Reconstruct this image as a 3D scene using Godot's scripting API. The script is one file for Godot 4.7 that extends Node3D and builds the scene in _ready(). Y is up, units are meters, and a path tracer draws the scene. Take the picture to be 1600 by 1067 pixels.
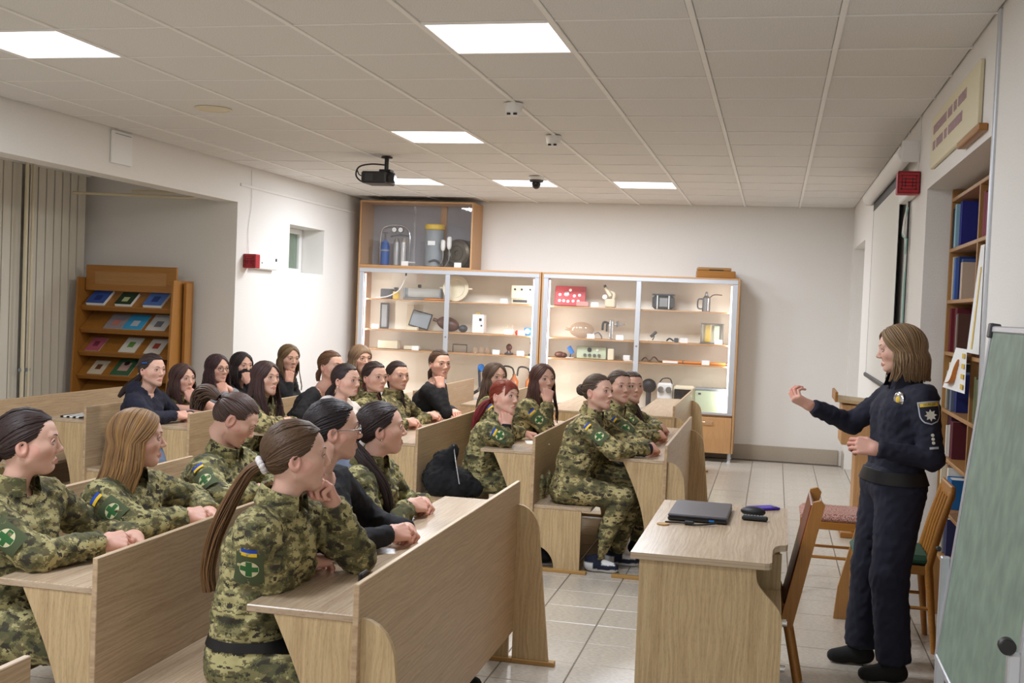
extends Node3D
# A lecture room with long bench desks, a class of seated students and a standing speaker.

var M := {}
var rng := RandomNumberGenerator.new()
var used := {}
const FAR := -13.13
const CEIL := 2.862
const RIGHT := 0.80
const LEFT := -4.98
const UPV := Vector3(0, 1, 0)

func _ready() -> void:
	rng.seed = 77
	setup_camera()
	setup_light()
	make_materials()
	build_room()
	build_ceiling()
	build_floor()
	build_desks()
	build_cabinet()
	build_exhibits()
	build_right_side()
	build_left_side()
	build_small_things()
	build_people()

func setup_camera() -> void:
	var cam := Camera3D.new()
	cam.name = "camera"
	cam.fov = rad_to_deg(2.0 * atan(533.5 / 1773.24))
	cam.near = 0.05
	cam.far = 60.0
	add_child(cam)
	cam.transform = Transform3D(Basis(UPV, 0.226805) * Basis(Vector3(1, 0, 0), -0.0317537) * Basis(Vector3(0, 0, 1), 0.0405858), Vector3(0, 1.6374, 0))
	cam.current = true

func setup_light() -> void:
	var e := Environment.new()
	e.background_mode = Environment.BG_COLOR
	e.background_color = Color(0.30, 0.34, 0.30)
	e.background_energy_multiplier = 0.5
	e.tonemap_mode = Environment.TONE_MAPPER_LINEAR
	e.tonemap_exposure = 1.1
	e.sdfgi_enabled = true
	e.ssao_enabled = true
	e.ssil_enabled = true
	var we := WorldEnvironment.new()
	we.name = "environment"
	we.environment = e
	add_child(we)
	# the fittings themselves are built in build_ceiling(); each carries its own area light

# ------------------------------------------------------------------ mesh builder
class MB:
	var v := PackedVector3Array()
	var n := PackedVector3Array()
	var t := PackedVector2Array()
	var c := PackedColorArray()
	var ix := PackedInt32Array()
	var col := Color(1, 1, 1)
	var xf := Transform3D()

	func vert(p: Vector3, nn: Vector3, uv := Vector2.ZERO) -> int:
		v.append(xf * p)
		n.append((xf.basis * nn).normalized())
		t.append(uv)
		c.append(col)
		return v.size() - 1

	func tri(a: int, b: int, d: int) -> void:
		var g := (v[b] - v[a]).cross(v[d] - v[a])
		if g.dot(n[a] + n[b] + n[d]) > 0.0:
			ix.append(a); ix.append(d); ix.append(b)
		else:
			ix.append(a); ix.append(b); ix.append(d)

	func quad(a: int, b: int, d: int, e: int) -> void:
		tri(a, b, d)
		tri(a, d, e)

	func face(p0: Vector3, p1: Vector3, p2: Vector3, p3: Vector3, nn: Vector3, uv0 := Vector2(0, 0), uv1 := Vector2(1, 0), uv2 := Vector2(1, 1), uv3 := Vector2(0, 1)) -> void:
		quad(vert(p0, nn, uv0), vert(p1, nn, uv1), vert(p2, nn, uv2), vert(p3, nn, uv3))

	# grain: 0 x, 1 y, 2 z : the texture's U runs along that axis, in metres
	func guv(p: Vector3, ax: int, grain: int, off: Vector2) -> Vector2:
		var o: int = 3 - ax - grain
		if ax == grain:
			return Vector2(p[(ax + 1) % 3], p[(ax + 2) % 3] * 0.3) + off
		return Vector2(p[grain], p[o]) + off

	func box(ctr: Vector3, size: Vector3, bev := 0.003, grain := 0, off := Vector2.ZERO) -> void:
		var h := size * 0.5
		var b: float = minf(bev, minf(h.x, minf(h.y, h.z)) * 0.9)
		for ax in 3:
			var a1: int = (ax + 1) % 3
			var a2: int = (ax + 2) % 3
			for s in [-1.0, 1.0]:
				var nn := Vector3.ZERO
				nn[ax] = s
				var id := []
				for q in [[-1, -1], [1, -1], [1, 1], [-1, 1]]:
					var p := Vector3.ZERO
					p[ax] = s * h[ax]
					p[a1] = q[0] * (h[a1] - b)
					p[a2] = q[1] * (h[a2] - b)
					p += ctr
					id.append(vert(p, nn, guv(p, ax, grain, off)))
				quad(id[0], id[1], id[2], id[3])
		if b <= 0.0:
			return
		for ax in 3:   # chamfered edges that run along ax
			var a1: int = (ax + 1) % 3
			var a2: int = (ax + 2) % 3
			for s1 in [-1.0, 1.0]:
				for s2 in [-1.0, 1.0]:
					var nn := Vector3.ZERO
					nn[a1] = s1
					nn[a2] = s2
					nn = nn.normalized()
					var id := []
					for q in [[-1.0, 0], [1.0, 0], [1.0, 1], [-1.0, 1]]:
						var p := Vector3.ZERO
						p[ax] = q[0] * (h[ax] - b)
						p[a1] = s1 * (h[a1] - (b if q[1] == 1 else 0.0))
						p[a2] = s2 * (h[a2] - (0.0 if q[1] == 1 else b))
						p += ctr
						id.append(vert(p, nn, guv(p, a1, grain, off)))
					quad(id[0], id[1], id[2], id[3])
		for sx in [-1.0, 1.0]:
			for sy in [-1.0, 1.0]:
				for sz in [-1.0, 1.0]:
					var nn := Vector3(sx, sy, sz).normalized()
					var p := Vector3(sx * h.x, sy * h.y, sz * h.z)
					tri(vert(ctr + p - Vector3(0, sy * b, sz * b), nn), vert(ctr + p - Vector3(sx * b, 0, sz * b), nn), vert(ctr + p - Vector3(sx * b, sy * b, 0), nn))

	# a flat outline (x, y) pushed from z0 to z1, then placed by m
	func prism(poly: PackedVector2Array, z0: float, z1: float, m := Transform3D(), grain_y := true, smooth := false) -> void:
		var old := xf
		xf = xf * m
		var tr := Geometry2D.triangulate_polygon(poly)
		for s in 2:
			var z: float = z1 if s == 1 else z0
			var nn := Vector3(0, 0, 1.0 if s == 1 else -1.0)
			var base := v.size()
			for p in poly:
				vert(Vector3(p.x, p.y, z), nn, Vector2(p.y, p.x) if grain_y else p)
			for k in range(0, tr.size(), 3):
				tri(base + tr[k], base + tr[k + 1], base + tr[k + 2])
		var area := 0.0
		for k in poly.size():
			var p := poly[k]
			var q := poly[(k + 1) % poly.size()]
			area += p.x * q.y - q.x * p.y
		var sg := 1.0 if area > 0 else -1.0
		for k in poly.size():
			var p := poly[k]
			var q := poly[(k + 1) % poly.size()]
			var e := (q - p).normalized()
			var nn := Vector3(e.y, -e.x, 0) * sg
			face(Vector3(p.x, p.y, z0), Vector3(q.x, q.y, z0), Vector3(q.x, q.y, z1), Vector3(p.x, p.y, z1), nn, Vector2(p.y, 0), Vector2(q.y, 0), Vector2(q.y, z1 - z0), Vector2(p.y, z1 - z0))
		xf = old

	# round tube along points with a radius for each
	func tube(pts: PackedVector3Array, rad: PackedFloat32Array, sides := 8, caps := true, flat := 1.0, up := Vector3.ZERO) -> void:
		var m := pts.size()
		var prev := Vector3.ZERO
		var base := v.size()
		for i in m:
			var dir := (pts[mini(i + 1, m - 1)] - pts[maxi(i - 1, 0)]).normalized()
			var side: Vector3
			if up != Vector3.ZERO:
				side = dir.cross(up).normalized()
			elif prev == Vector3.ZERO:
				side = dir.cross(Vector3(0, 1, 0) if absf(dir.y) < 0.9 else Vector3(1, 0, 0)).normalized()
			else:
				side = (prev - dir * prev.dot(dir)).normalized()
			prev = side
			var oth := dir.cross(side)
			var r: float = rad[mini(i, rad.size() - 1)]
			for k in sides:
				var a := TAU * k / sides
				var d := side * cos(a) + oth * sin(a) * flat
				vert(pts[i] + d * r, side * cos(a) + oth * sin(a) / maxf(flat, 0.15), Vector2(float(k) / sides, float(i) / m))
		for i in m - 1:
			for k in sides:
				var k2 := (k + 1) % sides
				quad(base + i * sides + k, base + i * sides + k2, base + (i + 1) * sides + k2, base + (i + 1) * sides + k)
		if caps:
			for e in [0, m - 1]:
				var dir := (pts[1] - pts[0]) if e == 0 else (pts[m - 1] - pts[m - 2])
				dir = dir.normalized() * (-1.0 if e == 0 else 1.0)
				var cc := vert(pts[e], dir)
				var ring := []
				for k in sides:
					ring.append(v.size())
					v.append(v[base + e * sides + k]); n.append((xf.basis * dir).normalized()); t.append(Vector2.ZERO); c.append(col)
				for k in sides:
					tri(cc, ring[k], ring[(k + 1) % sides])

	# profile: (radius, height) pairs turned about y
	func lathe(prof: Array, seg := 20, m := Transform3D()) -> void:
		var old := xf
		xf = xf * m
		for i in prof.size() - 1:
			var p: Vector2 = prof[i]
			var q: Vector2 = prof[i + 1]
			var e := (q - p)
			if e.length() < 1e-6:
				continue
			e = e.normalized()
			var b := v.size()
			for k in seg + 1:
				var a := TAU * k / seg
				var d := Vector3(cos(a), 0, sin(a))
				var nn := d * e.y + Vector3(0, -e.x, 0)
				vert(d * p.x + Vector3(0, p.y, 0), nn, Vector2(float(k) / seg, p.y))
				vert(d * q.x + Vector3(0, q.y, 0), nn, Vector2(float(k) / seg, q.y))
			for k in seg:
				quad(b + 2 * k, b + 2 * k + 1, b + 2 * k + 3, b + 2 * k + 2)
		xf = old

	func ball(ctr: Vector3, r: Vector3, seg := 14, rings := 10) -> void:
		var b := v.size()
		for i in rings + 1:
			var la := PI * i / rings - PI / 2
			for k in seg + 1:
				var a := TAU * k / seg
				var d := Vector3(cos(la) * cos(a), sin(la), cos(la) * sin(a))
				vert(ctr + d * r, d / r, Vector2(float(k) / seg, float(i) / rings))
		for i in rings:
			for k in seg:
				var q := b + i * (seg + 1) + k
				quad(q, q + 1, q + seg + 2, q + seg + 1)

	func mesh(mat: Material) -> ArrayMesh:
		var a := []
		a.resize(Mesh.ARRAY_MAX)
		a[Mesh.ARRAY_VERTEX] = v
		a[Mesh.ARRAY_NORMAL] = n
		a[Mesh.ARRAY_TEX_UV] = t
		a[Mesh.ARRAY_COLOR] = c
		a[Mesh.ARRAY_INDEX] = ix
		var am := ArrayMesh.new()
		am.add_surface_from_arrays(Mesh.PRIMITIVE_TRIANGLES, a)
		am.surface_set_material(0, mat)
		return am

# ------------------------------------------------------------------ scene helpers
func numbered(called: String) -> String:
	if not used.has(called):
		used[called] = 0
		return called
	used[called] += 1
	return "%s_%03d" % [called, used[called]]

func tag(o: Node, label: String, category: String, group := "") -> Node:
	o.set_meta("label", label)
	o.set_meta("category", category)
	if group != "":
		o.set_meta("group", group)
	return o

func thing(called: String, label: String, category: String, at := Vector3.ZERO, turn := 0.0, group := "") -> Node3D:
	var o := Node3D.new()
	o.name = numbered(called)
	add_child(o)
	o.position = at
	o.rotation.y = turn
	tag(o, label, category, group)
	return o

func obj(called: String, mb: MB, mat: Material, parent: Node = null) -> MeshInstance3D:
	return place(called, mb.mesh(mat), parent)

func place(called: String, mesh: Mesh, parent: Node = null, at := Vector3.ZERO) -> MeshInstance3D:
	var o := MeshInstance3D.new()
	o.mesh = mesh
	o.cast_shadow = GeometryInstance3D.SHADOW_CASTING_SETTING_ON
	if parent == null:
		o.name = numbered(called)
		add_child(o)
	else:
		o.name = called
		parent.add_child(o, true)
	o.position = at
	return o

func struct(called: String, mb: MB, mat: Material) -> MeshInstance3D:
	var o := obj(called, mb, mat)
	o.set_meta("kind", "structure")
	return o

func bx(ctr: Vector3, size: Vector3, bev := 0.003, grain := 0, off := Vector2.ZERO) -> MB:
	var m := MB.new()
	m.box(ctr, size, bev, grain, off)
	return m

func span(lo: Vector3, hi: Vector3, bev := 0.003, grain := 0, off := Vector2.ZERO) -> MB:
	return bx((lo + hi) * 0.5, hi - lo, bev, grain, off)

func rod(pts: Array, r: float, sides := 8) -> MB:
	var m := MB.new()
	m.tube(PackedVector3Array(pts), PackedFloat32Array([r]), sides)
	return m

func turned(prof: Array, seg := 20, m := Transform3D()) -> MB:
	var b := MB.new()
	b.lathe(prof, seg, m)
	return b

func smooth_path(p: Array, per := 6) -> PackedVector3Array:
	var out := PackedVector3Array()
	for i in p.size() - 1:
		var a: Vector3 = p[maxi(i - 1, 0)]
		var b: Vector3 = p[i]
		var c: Vector3 = p[i + 1]
		var d: Vector3 = p[mini(i + 2, p.size() - 1)]
		for k in per:
			out.append(b.cubic_interpolate(c, a, d, float(k) / per))
	out.append(p[p.size() - 1])
	return out

# ------------------------------------------------------------------ materials
func mat(called: String, col: Color, rough := 0.6, metal := 0.0, spec := 0.5) -> StandardMaterial3D:
	var m := StandardMaterial3D.new()
	m.resource_name = called
	m.albedo_color = col
	m.roughness = rough
	m.metallic = metal
	m.metallic_specular = spec
	M[called] = m
	return m

func rgb(r: float, g: float, b: float) -> Color:
	return Color(r / 255.0, g / 255.0, b / 255.0)

func noise(sd: int, freq: float, oct := 3) -> FastNoiseLite:
	var f := FastNoiseLite.new()
	f.seed = sd
	f.noise_type = FastNoiseLite.TYPE_SIMPLEX_SMOOTH
	f.frequency = freq
	f.fractal_type = FastNoiseLite.FRACTAL_FBM
	f.fractal_octaves = oct
	return f

func grain_image(sd: int, contrast: float, size := 512) -> ImageTexture:
	# streaks along U; a neutral tone that multiplies the wood colour
	var im := Image.create(size, size, false, Image.FORMAT_RGB8)
	var a := noise(sd, 1.0, 3)
	var b := noise(sd + 1, 1.0, 2)
	for y in size:
		for x in size:
			var u := float(x) / size
			var w := float(y) / size
			# mirrored so that the picture tiles
			var uu := absf(u - 0.5) * 2.0
			var ww := absf(w - 0.5) * 2.0
			var bend := a.get_noise_2d(uu * 1.1 + 7.0, ww * 3.0) * 0.05
			var s1 := a.get_noise_2d(uu * 0.9, (ww + bend) * 26.0)
			var s2 := b.get_noise_2d(uu * 4.0, (ww + bend * 0.6) * 110.0)
			var pore := maxf(0.0, b.get_noise_2d(uu * 14.0 + 40.0, ww * 150.0) - 0.32)
			var t := 0.86 + contrast * (s1 * 0.11 + s2 * 0.09 - pore * 0.30)
			im.set_pixel(x, y, Color(clampf(t, 0, 1), clampf(t - contrast * (0.012 - s1 * 0.03), 0, 1), clampf(t - contrast * (0.03 - s1 * 0.05), 0, 1)))
	return ImageTexture.create_from_image(im)

func speck_image(sd: int, lo: float, hi: float, fr: float, size := 256) -> ImageTexture:
	var im := Image.create(size, size, false, Image.FORMAT_RGB8)
	var a := noise(sd, fr, 4)
	for y in size:
		for x in size:
			var uu := absf(float(x) / size - 0.5) * 2.0
			var ww := absf(float(y) / size - 0.5) * 2.0
			var t := lerpf(lo, hi, clampf(a.get_noise_2d(uu, ww) * 0.9 + 0.5, 0, 1))
			im.set_pixel(x, y, Color(t, t, t))
	return ImageTexture.create_from_image(im)

func camo_image(sd: int) -> ImageTexture:
	var size := 256
	var im := Image.create(size, size, false, Image.FORMAT_RGB8)
	var big := noise(sd, 3.0, 2)
	var mid := noise(sd + 5, 7.0, 2)
	var fine := noise(sd + 9, 40.0, 1)
	for y in size:
		for x in size:
			var u := absf(float(x) / size - 0.5) * 2.0
			var w := absf(float(y) / size - 0.5) * 2.0
			var j := fine.get_noise_2d(u * 1.0, w * 1.6) * 0.16
			var a := big.get_noise_2d(u * 0.8, w * 1.3) + mid.get_noise_2d(u + 3.0, w * 1.5) * 0.55 + j
			var b := mid.get_noise_2d(u * 0.9 + 30.0, w * 1.5 + 11.0) + j * 1.1
			var c := rgb(124, 117, 80)
			if a > 0.16:
				c = rgb(178, 168, 122)
			elif a < -0.2:
				c = rgb(82, 82, 54)
			if b > 0.34:
				c = rgb(56, 51, 40)
			elif b < -0.40:
				c = rgb(100, 91, 64)
			im.set_pixel(x, y, c)
	return ImageTexture.create_from_image(im)

func patch_image() -> ImageTexture:
	var im := Image.create(96, 128, false, Image.FORMAT_RGB8)
	for y in 128:
		for x in 96:
			var p := Vector2(x - 48, y - 64)
			var c := rgb(72, 82, 52)
			if p.length() < 36:
				c = rgb(206, 198, 158)
				if p.length() > 33:
					c = rgb(46, 70, 40)
				elif (absf(p.x) < 11 and absf(p.y) < 31) or (absf(p.y) < 11 and absf(p.x) < 31):
					c = rgb(46, 98, 48)
			im.set_pixel(x, y, c)
	return ImageTexture.create_from_image(im)

func textured(called: String, col: Color, tex: Texture2D, scale: Vector3, rough: float, tri := false, world := false) -> StandardMaterial3D:
	var m := mat(called, col, rough)
	m.albedo_texture = tex
	m.uv1_scale = scale
	m.uv1_triplanar = tri
	m.uv1_world_triplanar = world
	return m

func make_materials() -> void:
	var g1 := grain_image(3, 0.75)
	var g2 := grain_image(31, 0.55)
	textured("oak", rgb(214, 184, 148), g1, Vector3(0.8, 1.6, 1), 0.38)
	textured("oak_side", rgb(222, 192, 146), g1, Vector3(0.9, 1.3, 1), 0.45)
	textured("oak_top", rgb(214, 190, 162), g1, Vector3(0.8, 1.6, 1), 0.25)
	mat("edge_band", rgb(208, 180, 140), 0.5)
	textured("beech", rgb(224, 172, 118), g2, Vector3(1, 2, 1), 0.42)
	textured("shelf_brown", rgb(190, 130, 58), g2, Vector3(1, 2, 1), 0.4)
	textured("pine", rgb(200, 148, 88), g2, Vector3(1, 2, 1), 0.45)
	textured("chair_wood", rgb(200, 136, 58), g2, Vector3(1, 2, 1), 0.3)
	textured("skid", rgb(206, 160, 92), g2, Vector3(1, 2, 1), 0.5)
	var plaster := speck_image(11, 0.965, 1.0, 22.0)
	textured("plaster", rgb(238, 234, 228), plaster, Vector3(2.3, 2.3, 2.3), 0.85, true, true)
	textured("ceiling_tile", rgb(240, 237, 232), speck_image(12, 0.90, 1.0, 40.0), Vector3(1.7, 1.7, 1.7), 0.9, true, true)
	mat("ceiling_rail", rgb(244, 241, 236), 0.5)
	textured("floor_tile", rgb(206, 196, 182), speck_image(13, 0.88, 1.0, 14.0), Vector3(1.1, 1.1, 3.3), 0.27, true, true)
	mat("grout", rgb(118, 108, 98), 0.9)
	textured("stone", rgb(196, 182, 164), speck_image(14, 0.80, 1.0, 30.0), Vector3(2, 2, 2), 0.5, true, true)
	mat("white", rgb(236, 234, 230), 0.45)
	mat("cream", rgb(226, 214, 184), 0.5)
	mat("aluminium", rgb(205, 208, 214), 0.35, 0.6)
	mat("chrome", rgb(220, 220, 222), 0.12, 1.0)
	mat("steel", rgb(150, 150, 150), 0.3, 0.9)
	mat("black", rgb(26, 26, 28), 0.5)
	mat("black_gloss", rgb(22, 22, 26), 0.15)
	mat("dark_grey", rgb(62, 62, 66), 0.45)
	mat("grey", rgb(140, 146, 150), 0.5)
	mat("blue", rgb(28, 84, 160), 0.35)
	mat("bright_blue", rgb(40, 120, 200), 0.4)
	mat("red", rgb(176, 24, 36), 0.45)
	mat("bright_red", rgb(214, 56, 40), 0.45)
	mat("orange", rgb(216, 130, 50), 0.5)
	mat("yellow", rgb(226, 190, 66), 0.5)
	mat("brown", rgb(84, 48, 34), 0.35)
	mat("amber", rgb(150, 84, 40), 0.25)
	mat("green_case", rgb(196, 208, 178), 0.5)
	mat("chalkboard", rgb(134, 152, 136), 0.6)
	var chalk := speck_image(15, 0.86, 1.0, 6.0)
	M.chalkboard.albedo_texture = chalk
	M.chalkboard.uv1_triplanar = true
	M.chalkboard.uv1_scale = Vector3(0.8, 0.7, 0.8)
	mat("paper", rgb(242, 242, 240), 0.8)
	mat("laptop", rgb(70, 66, 72), 0.4)
	mat("purple", rgb(70, 44, 168), 0.4)
	mat("green_seat", rgb(30, 74, 52), 0.7)
	mat("screen_cloth", rgb(232, 230, 224), 0.8)
	mat("blind", rgb(226, 220, 206), 0.75)
	M.blind.backlight_enabled = true
	M.blind.backlight = Color(0.12, 0.12, 0.1)
	var gl := mat("glass", Color(1, 1, 1, 0.01), 0.03)
	gl.transparency = BaseMaterial3D.TRANSPARENCY_ALPHA
	mat("sign_board", rgb(224, 214, 182), 0.6)
	mat("sign_letters", rgb(186, 158, 164), 0.7)
	mat("cable_green", rgb(150, 190, 176), 0.6)
	mat("brown_red", rgb(112, 52, 28), 0.3)
	mat("shield_silver", rgb(176, 178, 186), 0.6)
	mat("star_silver", rgb(216, 214, 200), 0.5)
	mat("cream_back", rgb(246, 242, 226), 0.7)
	mat("grey_back", rgb(150, 148, 154), 0.8)
	mat("pale_red", rgb(206, 150, 142), 0.3)
	mat("gunmetal", rgb(92, 84, 72), 0.3, 0.8)
	var gs := mat("glass_solid", Color(0.9, 0.93, 0.92, 0.25), 0.05)
	gs.transparency = BaseMaterial3D.TRANSPARENCY_ALPHA
	var gk := mat("smoked_glass", Color(0.72, 0.60, 0.48, 0.45), 0.06)
	gk.transparency = BaseMaterial3D.TRANSPARENCY_ALPHA
	var gw := mat("window_glass", Color(0.55, 0.65, 0.55, 0.35), 0.05)
	gw.transparency = BaseMaterial3D.TRANSPARENCY_ALPHA
	var lp := mat("panel_glow", rgb(250, 250, 255), 0.5)
	lp.emission_enabled = true
	lp.emission = Color(0.97, 0.97, 1.0)
	lp.emission_energy_multiplier = 2.2
	var ls := mat("strip_glow", rgb(255, 255, 255), 0.5)
	ls.emission_enabled = true
	ls.emission = Color(1.0, 0.97, 1.0)
	ls.emission_energy_multiplier = 2.0
	var flo := mat("floral", rgb(255, 255, 255), 0.85)
	flo.albedo_texture = floral_image()
	flo.uv1_triplanar = true
	flo.uv1_scale = Vector3(5, 5, 5)
	var cl := mat("vertex_cloth", Color(1, 1, 1), 0.85)
	cl.vertex_color_use_as_albedo = true
	var sk := mat("skin", Color(1, 1, 1), 0.48, 0.0, 0.4)
	sk.vertex_color_use_as_albedo = true
	sk.subsurf_scatter_enabled = true
	sk.subsurf_scatter_strength = 0.12
	var hr := mat("hair", Color(1, 1, 1), 0.5, 0.0, 0.42)
	hr.vertex_color_use_as_albedo = true
	for k in 3:
		var cm := textured("camo_%d" % k, [rgb(255, 255, 246), rgb(238, 240, 226), rgb(255, 250, 240)][k], camo_image(100 + k * 17), Vector3(1.15, 1.15, 1.15), 0.85, true)
		cm.texture_filter = BaseMaterial3D.TEXTURE_FILTER_NEAREST
		cm.uv1_offset = Vector3(k * 0.31, k * 0.17, k * 0.23)
		cm.uv1_triplanar_sharpness = 8.0
	var pt := mat("patch", Color(1, 1, 1), 0.85)
	pt.albedo_texture = patch_image()
	mat("flag_blue", rgb(30, 74, 176), 0.8)
	mat("flag_yellow", rgb(236, 196, 44), 0.8)
	mat("navy_cloth", rgb(25, 26, 44), 0.85)
	mat("black_cloth", rgb(24, 24, 30), 0.88)
	mat("hoodie_navy", rgb(26, 28, 48), 0.88)
	mat("white_cloth", rgb(228, 222, 220), 0.88)
	mat("grey_cloth", rgb(140, 142, 148), 0.88)
	mat("jeans", rgb(120, 132, 156), 0.85)
	mat("fur_black", rgb(16, 16, 20), 0.95)

func floral_image() -> ImageTexture:
	var im := Image.create(128, 128, false, Image.FORMAT_RGB8)
	var a := noise(51, 9.0, 2)
	var b := noise(52, 14.0, 2)
	for y in 128:
		for x in 128:
			var u := absf(x / 128.0 - 0.5) * 2.0
			var w := absf(y / 128.0 - 0.5) * 2.0
			var c := rgb(206, 190, 176)
			if a.get_noise_2d(u, w) > 0.12:
				c = rgb(168, 70, 60)
			elif b.get_noise_2d(u, w) > 0.22:
				c = rgb(104, 60, 84)
			elif b.get_noise_2d(u + 9.0, w) > 0.25:
				c = rgb(232, 206, 170)
			im.set_pixel(x, y, c)
	return ImageTexture.create_from_image(im)

# ------------------------------------------------------------------ the room
func wall(called: String, lo: Vector3, hi: Vector3, mt := "plaster") -> MeshInstance3D:
	return struct(called, span(lo, hi, 0.0), M[mt])

func build_room() -> void:
	var top := 3.0
	wall("wall_far", Vector3(LEFT - 0.3, -0.1, FAR - 0.2), Vector3(1.5, top, FAR))
	# right wall: doorway at the far end, then plain wall, a deep niche for the bookcase, then the near pier
	wall("wall_right", Vector3(RIGHT, -0.1, -11.3), Vector3(RIGHT + 0.45, top, -6.77))
	wall("wall_right_lintel", Vector3(RIGHT, 2.4, -12.85), Vector3(RIGHT + 0.45, top, -11.3))
	wall("wall_right_corner", Vector3(RIGHT, -0.1, FAR), Vector3(RIGHT + 0.45, top, -12.85))
	wall("wall_right_niche_back", Vector3(1.30, -0.1, -6.77), Vector3(1.5, top, -4.74))
	wall("wall_right_niche_lintel", Vector3(RIGHT, 2.385, -6.77), Vector3(1.30, top, -4.74))
	wall("wall_right_pier", Vector3(RIGHT, -0.1, -4.74), Vector3(1.5, top, 2.2))
	wall("wall_right_reveal", Vector3(1.25, -0.1, FAR), Vector3(1.4, top, -6.77))
	struct("door_1", span(Vector3(1.10, 0.0, -12.84), Vector3(1.15, 2.395, -11.31), 0.004), M.white)
	# left wall with its small deep-set window
	wall("wall_left", Vector3(LEFT - 0.35, -0.1, FAR), Vector3(LEFT, 1.895, -9.86))
	wall("wall_left_above_window", Vector3(LEFT - 0.35, 2.392, FAR), Vector3(LEFT, top, -9.86))
	wall("wall_left_beside_window", Vector3(LEFT - 0.35, 1.895, -11.05), Vector3(LEFT, 2.392, -9.86))
	wall("wall_left_window_corner", Vector3(LEFT - 0.35, 1.895, FAR), Vector3(LEFT, 2.392, -11.98))
	wall("wall_alcove_end", Vector3(-6.75, -0.1, -10.0), Vector3(LEFT - 0.35, top, -9.86))
	wall("wall_alcove_side", Vector3(-6.9, -0.1, -10.0), Vector3(-6.62, top, 2.2))
	wall("wall_beam", Vector3(LEFT - 0.20, 2.505, -9.86), Vector3(LEFT, top, 2.2))
	wall("wall_back", Vector3(-6.9, -0.1, 2.2), Vector3(1.5, top, 2.4))
	wall("ceiling_alcove", Vector3(-6.9, 2.865, -10.0), Vector3(LEFT - 0.2, top, 2.2))
	# raised plaster band on the left wall
	struct("trim_1", span(Vector3(LEFT, 2.66, -13.1), Vector3(LEFT + 0.012, 2.69, -9.9), 0.003), M.plaster)
	struct("trim_2", span(Vector3(RIGHT - 0.012, 0.0, -4.755), Vector3(RIGHT + 0.03, CEIL, -4.715), 0.004), M.aluminium)
	# baseboards
	var bb := MB.new()
	bb.box(Vector3(-2.1, 0.085, FAR + 0.008), Vector3(5.7, 0.17, 0.016), 0.003)
	struct("baseboard_far", bb, M.stone)
	var br := MB.new()
	br.box(Vector3(RIGHT - 0.007, 0.085, -9.03), Vector3(0.014, 0.17, 4.5), 0.003)
	struct("baseboard_right", br, M.stone)
	struct("baseboard_corner", bx(Vector3(RIGHT - 0.007, 0.085, -12.98), Vector3(0.014, 0.17, 0.26), 0.003), M.stone)
	# the window in its recess
	var w := struct("window_1", span(Vector3(LEFT - 0.32, 1.90, -11.97), Vector3(LEFT - 0.26, 1.95, -11.06), 0.004), M.white)
	for q in [[2.335, 2.39, -11.97, -11.06], [1.95, 2.335, -11.97, -11.90], [1.95, 2.335, -11.13, -11.06], [1.95, 2.335, -11.55, -11.48]]:
		obj("window_frame", span(Vector3(LEFT - 0.32, q[0], q[2]), Vector3(LEFT - 0.26, q[1], q[3]), 0.004), M.white, w)
	obj("window_pane", span(Vector3(LEFT - 0.295, 1.95, -11.90), Vector3(LEFT - 0.288, 2.335, -11.55), 0.0), M.window_glass, w)
	obj("window_pane", span(Vector3(LEFT - 0.295, 1.95, -11.48), Vector3(LEFT - 0.288, 2.335, -11.13), 0.0), M.window_glass, w)
	obj("window_handle", span(Vector3(LEFT - 0.26, 2.20, -11.53), Vector3(LEFT - 0.235, 2.31, -11.505), 0.004), M.white, w)

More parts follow.
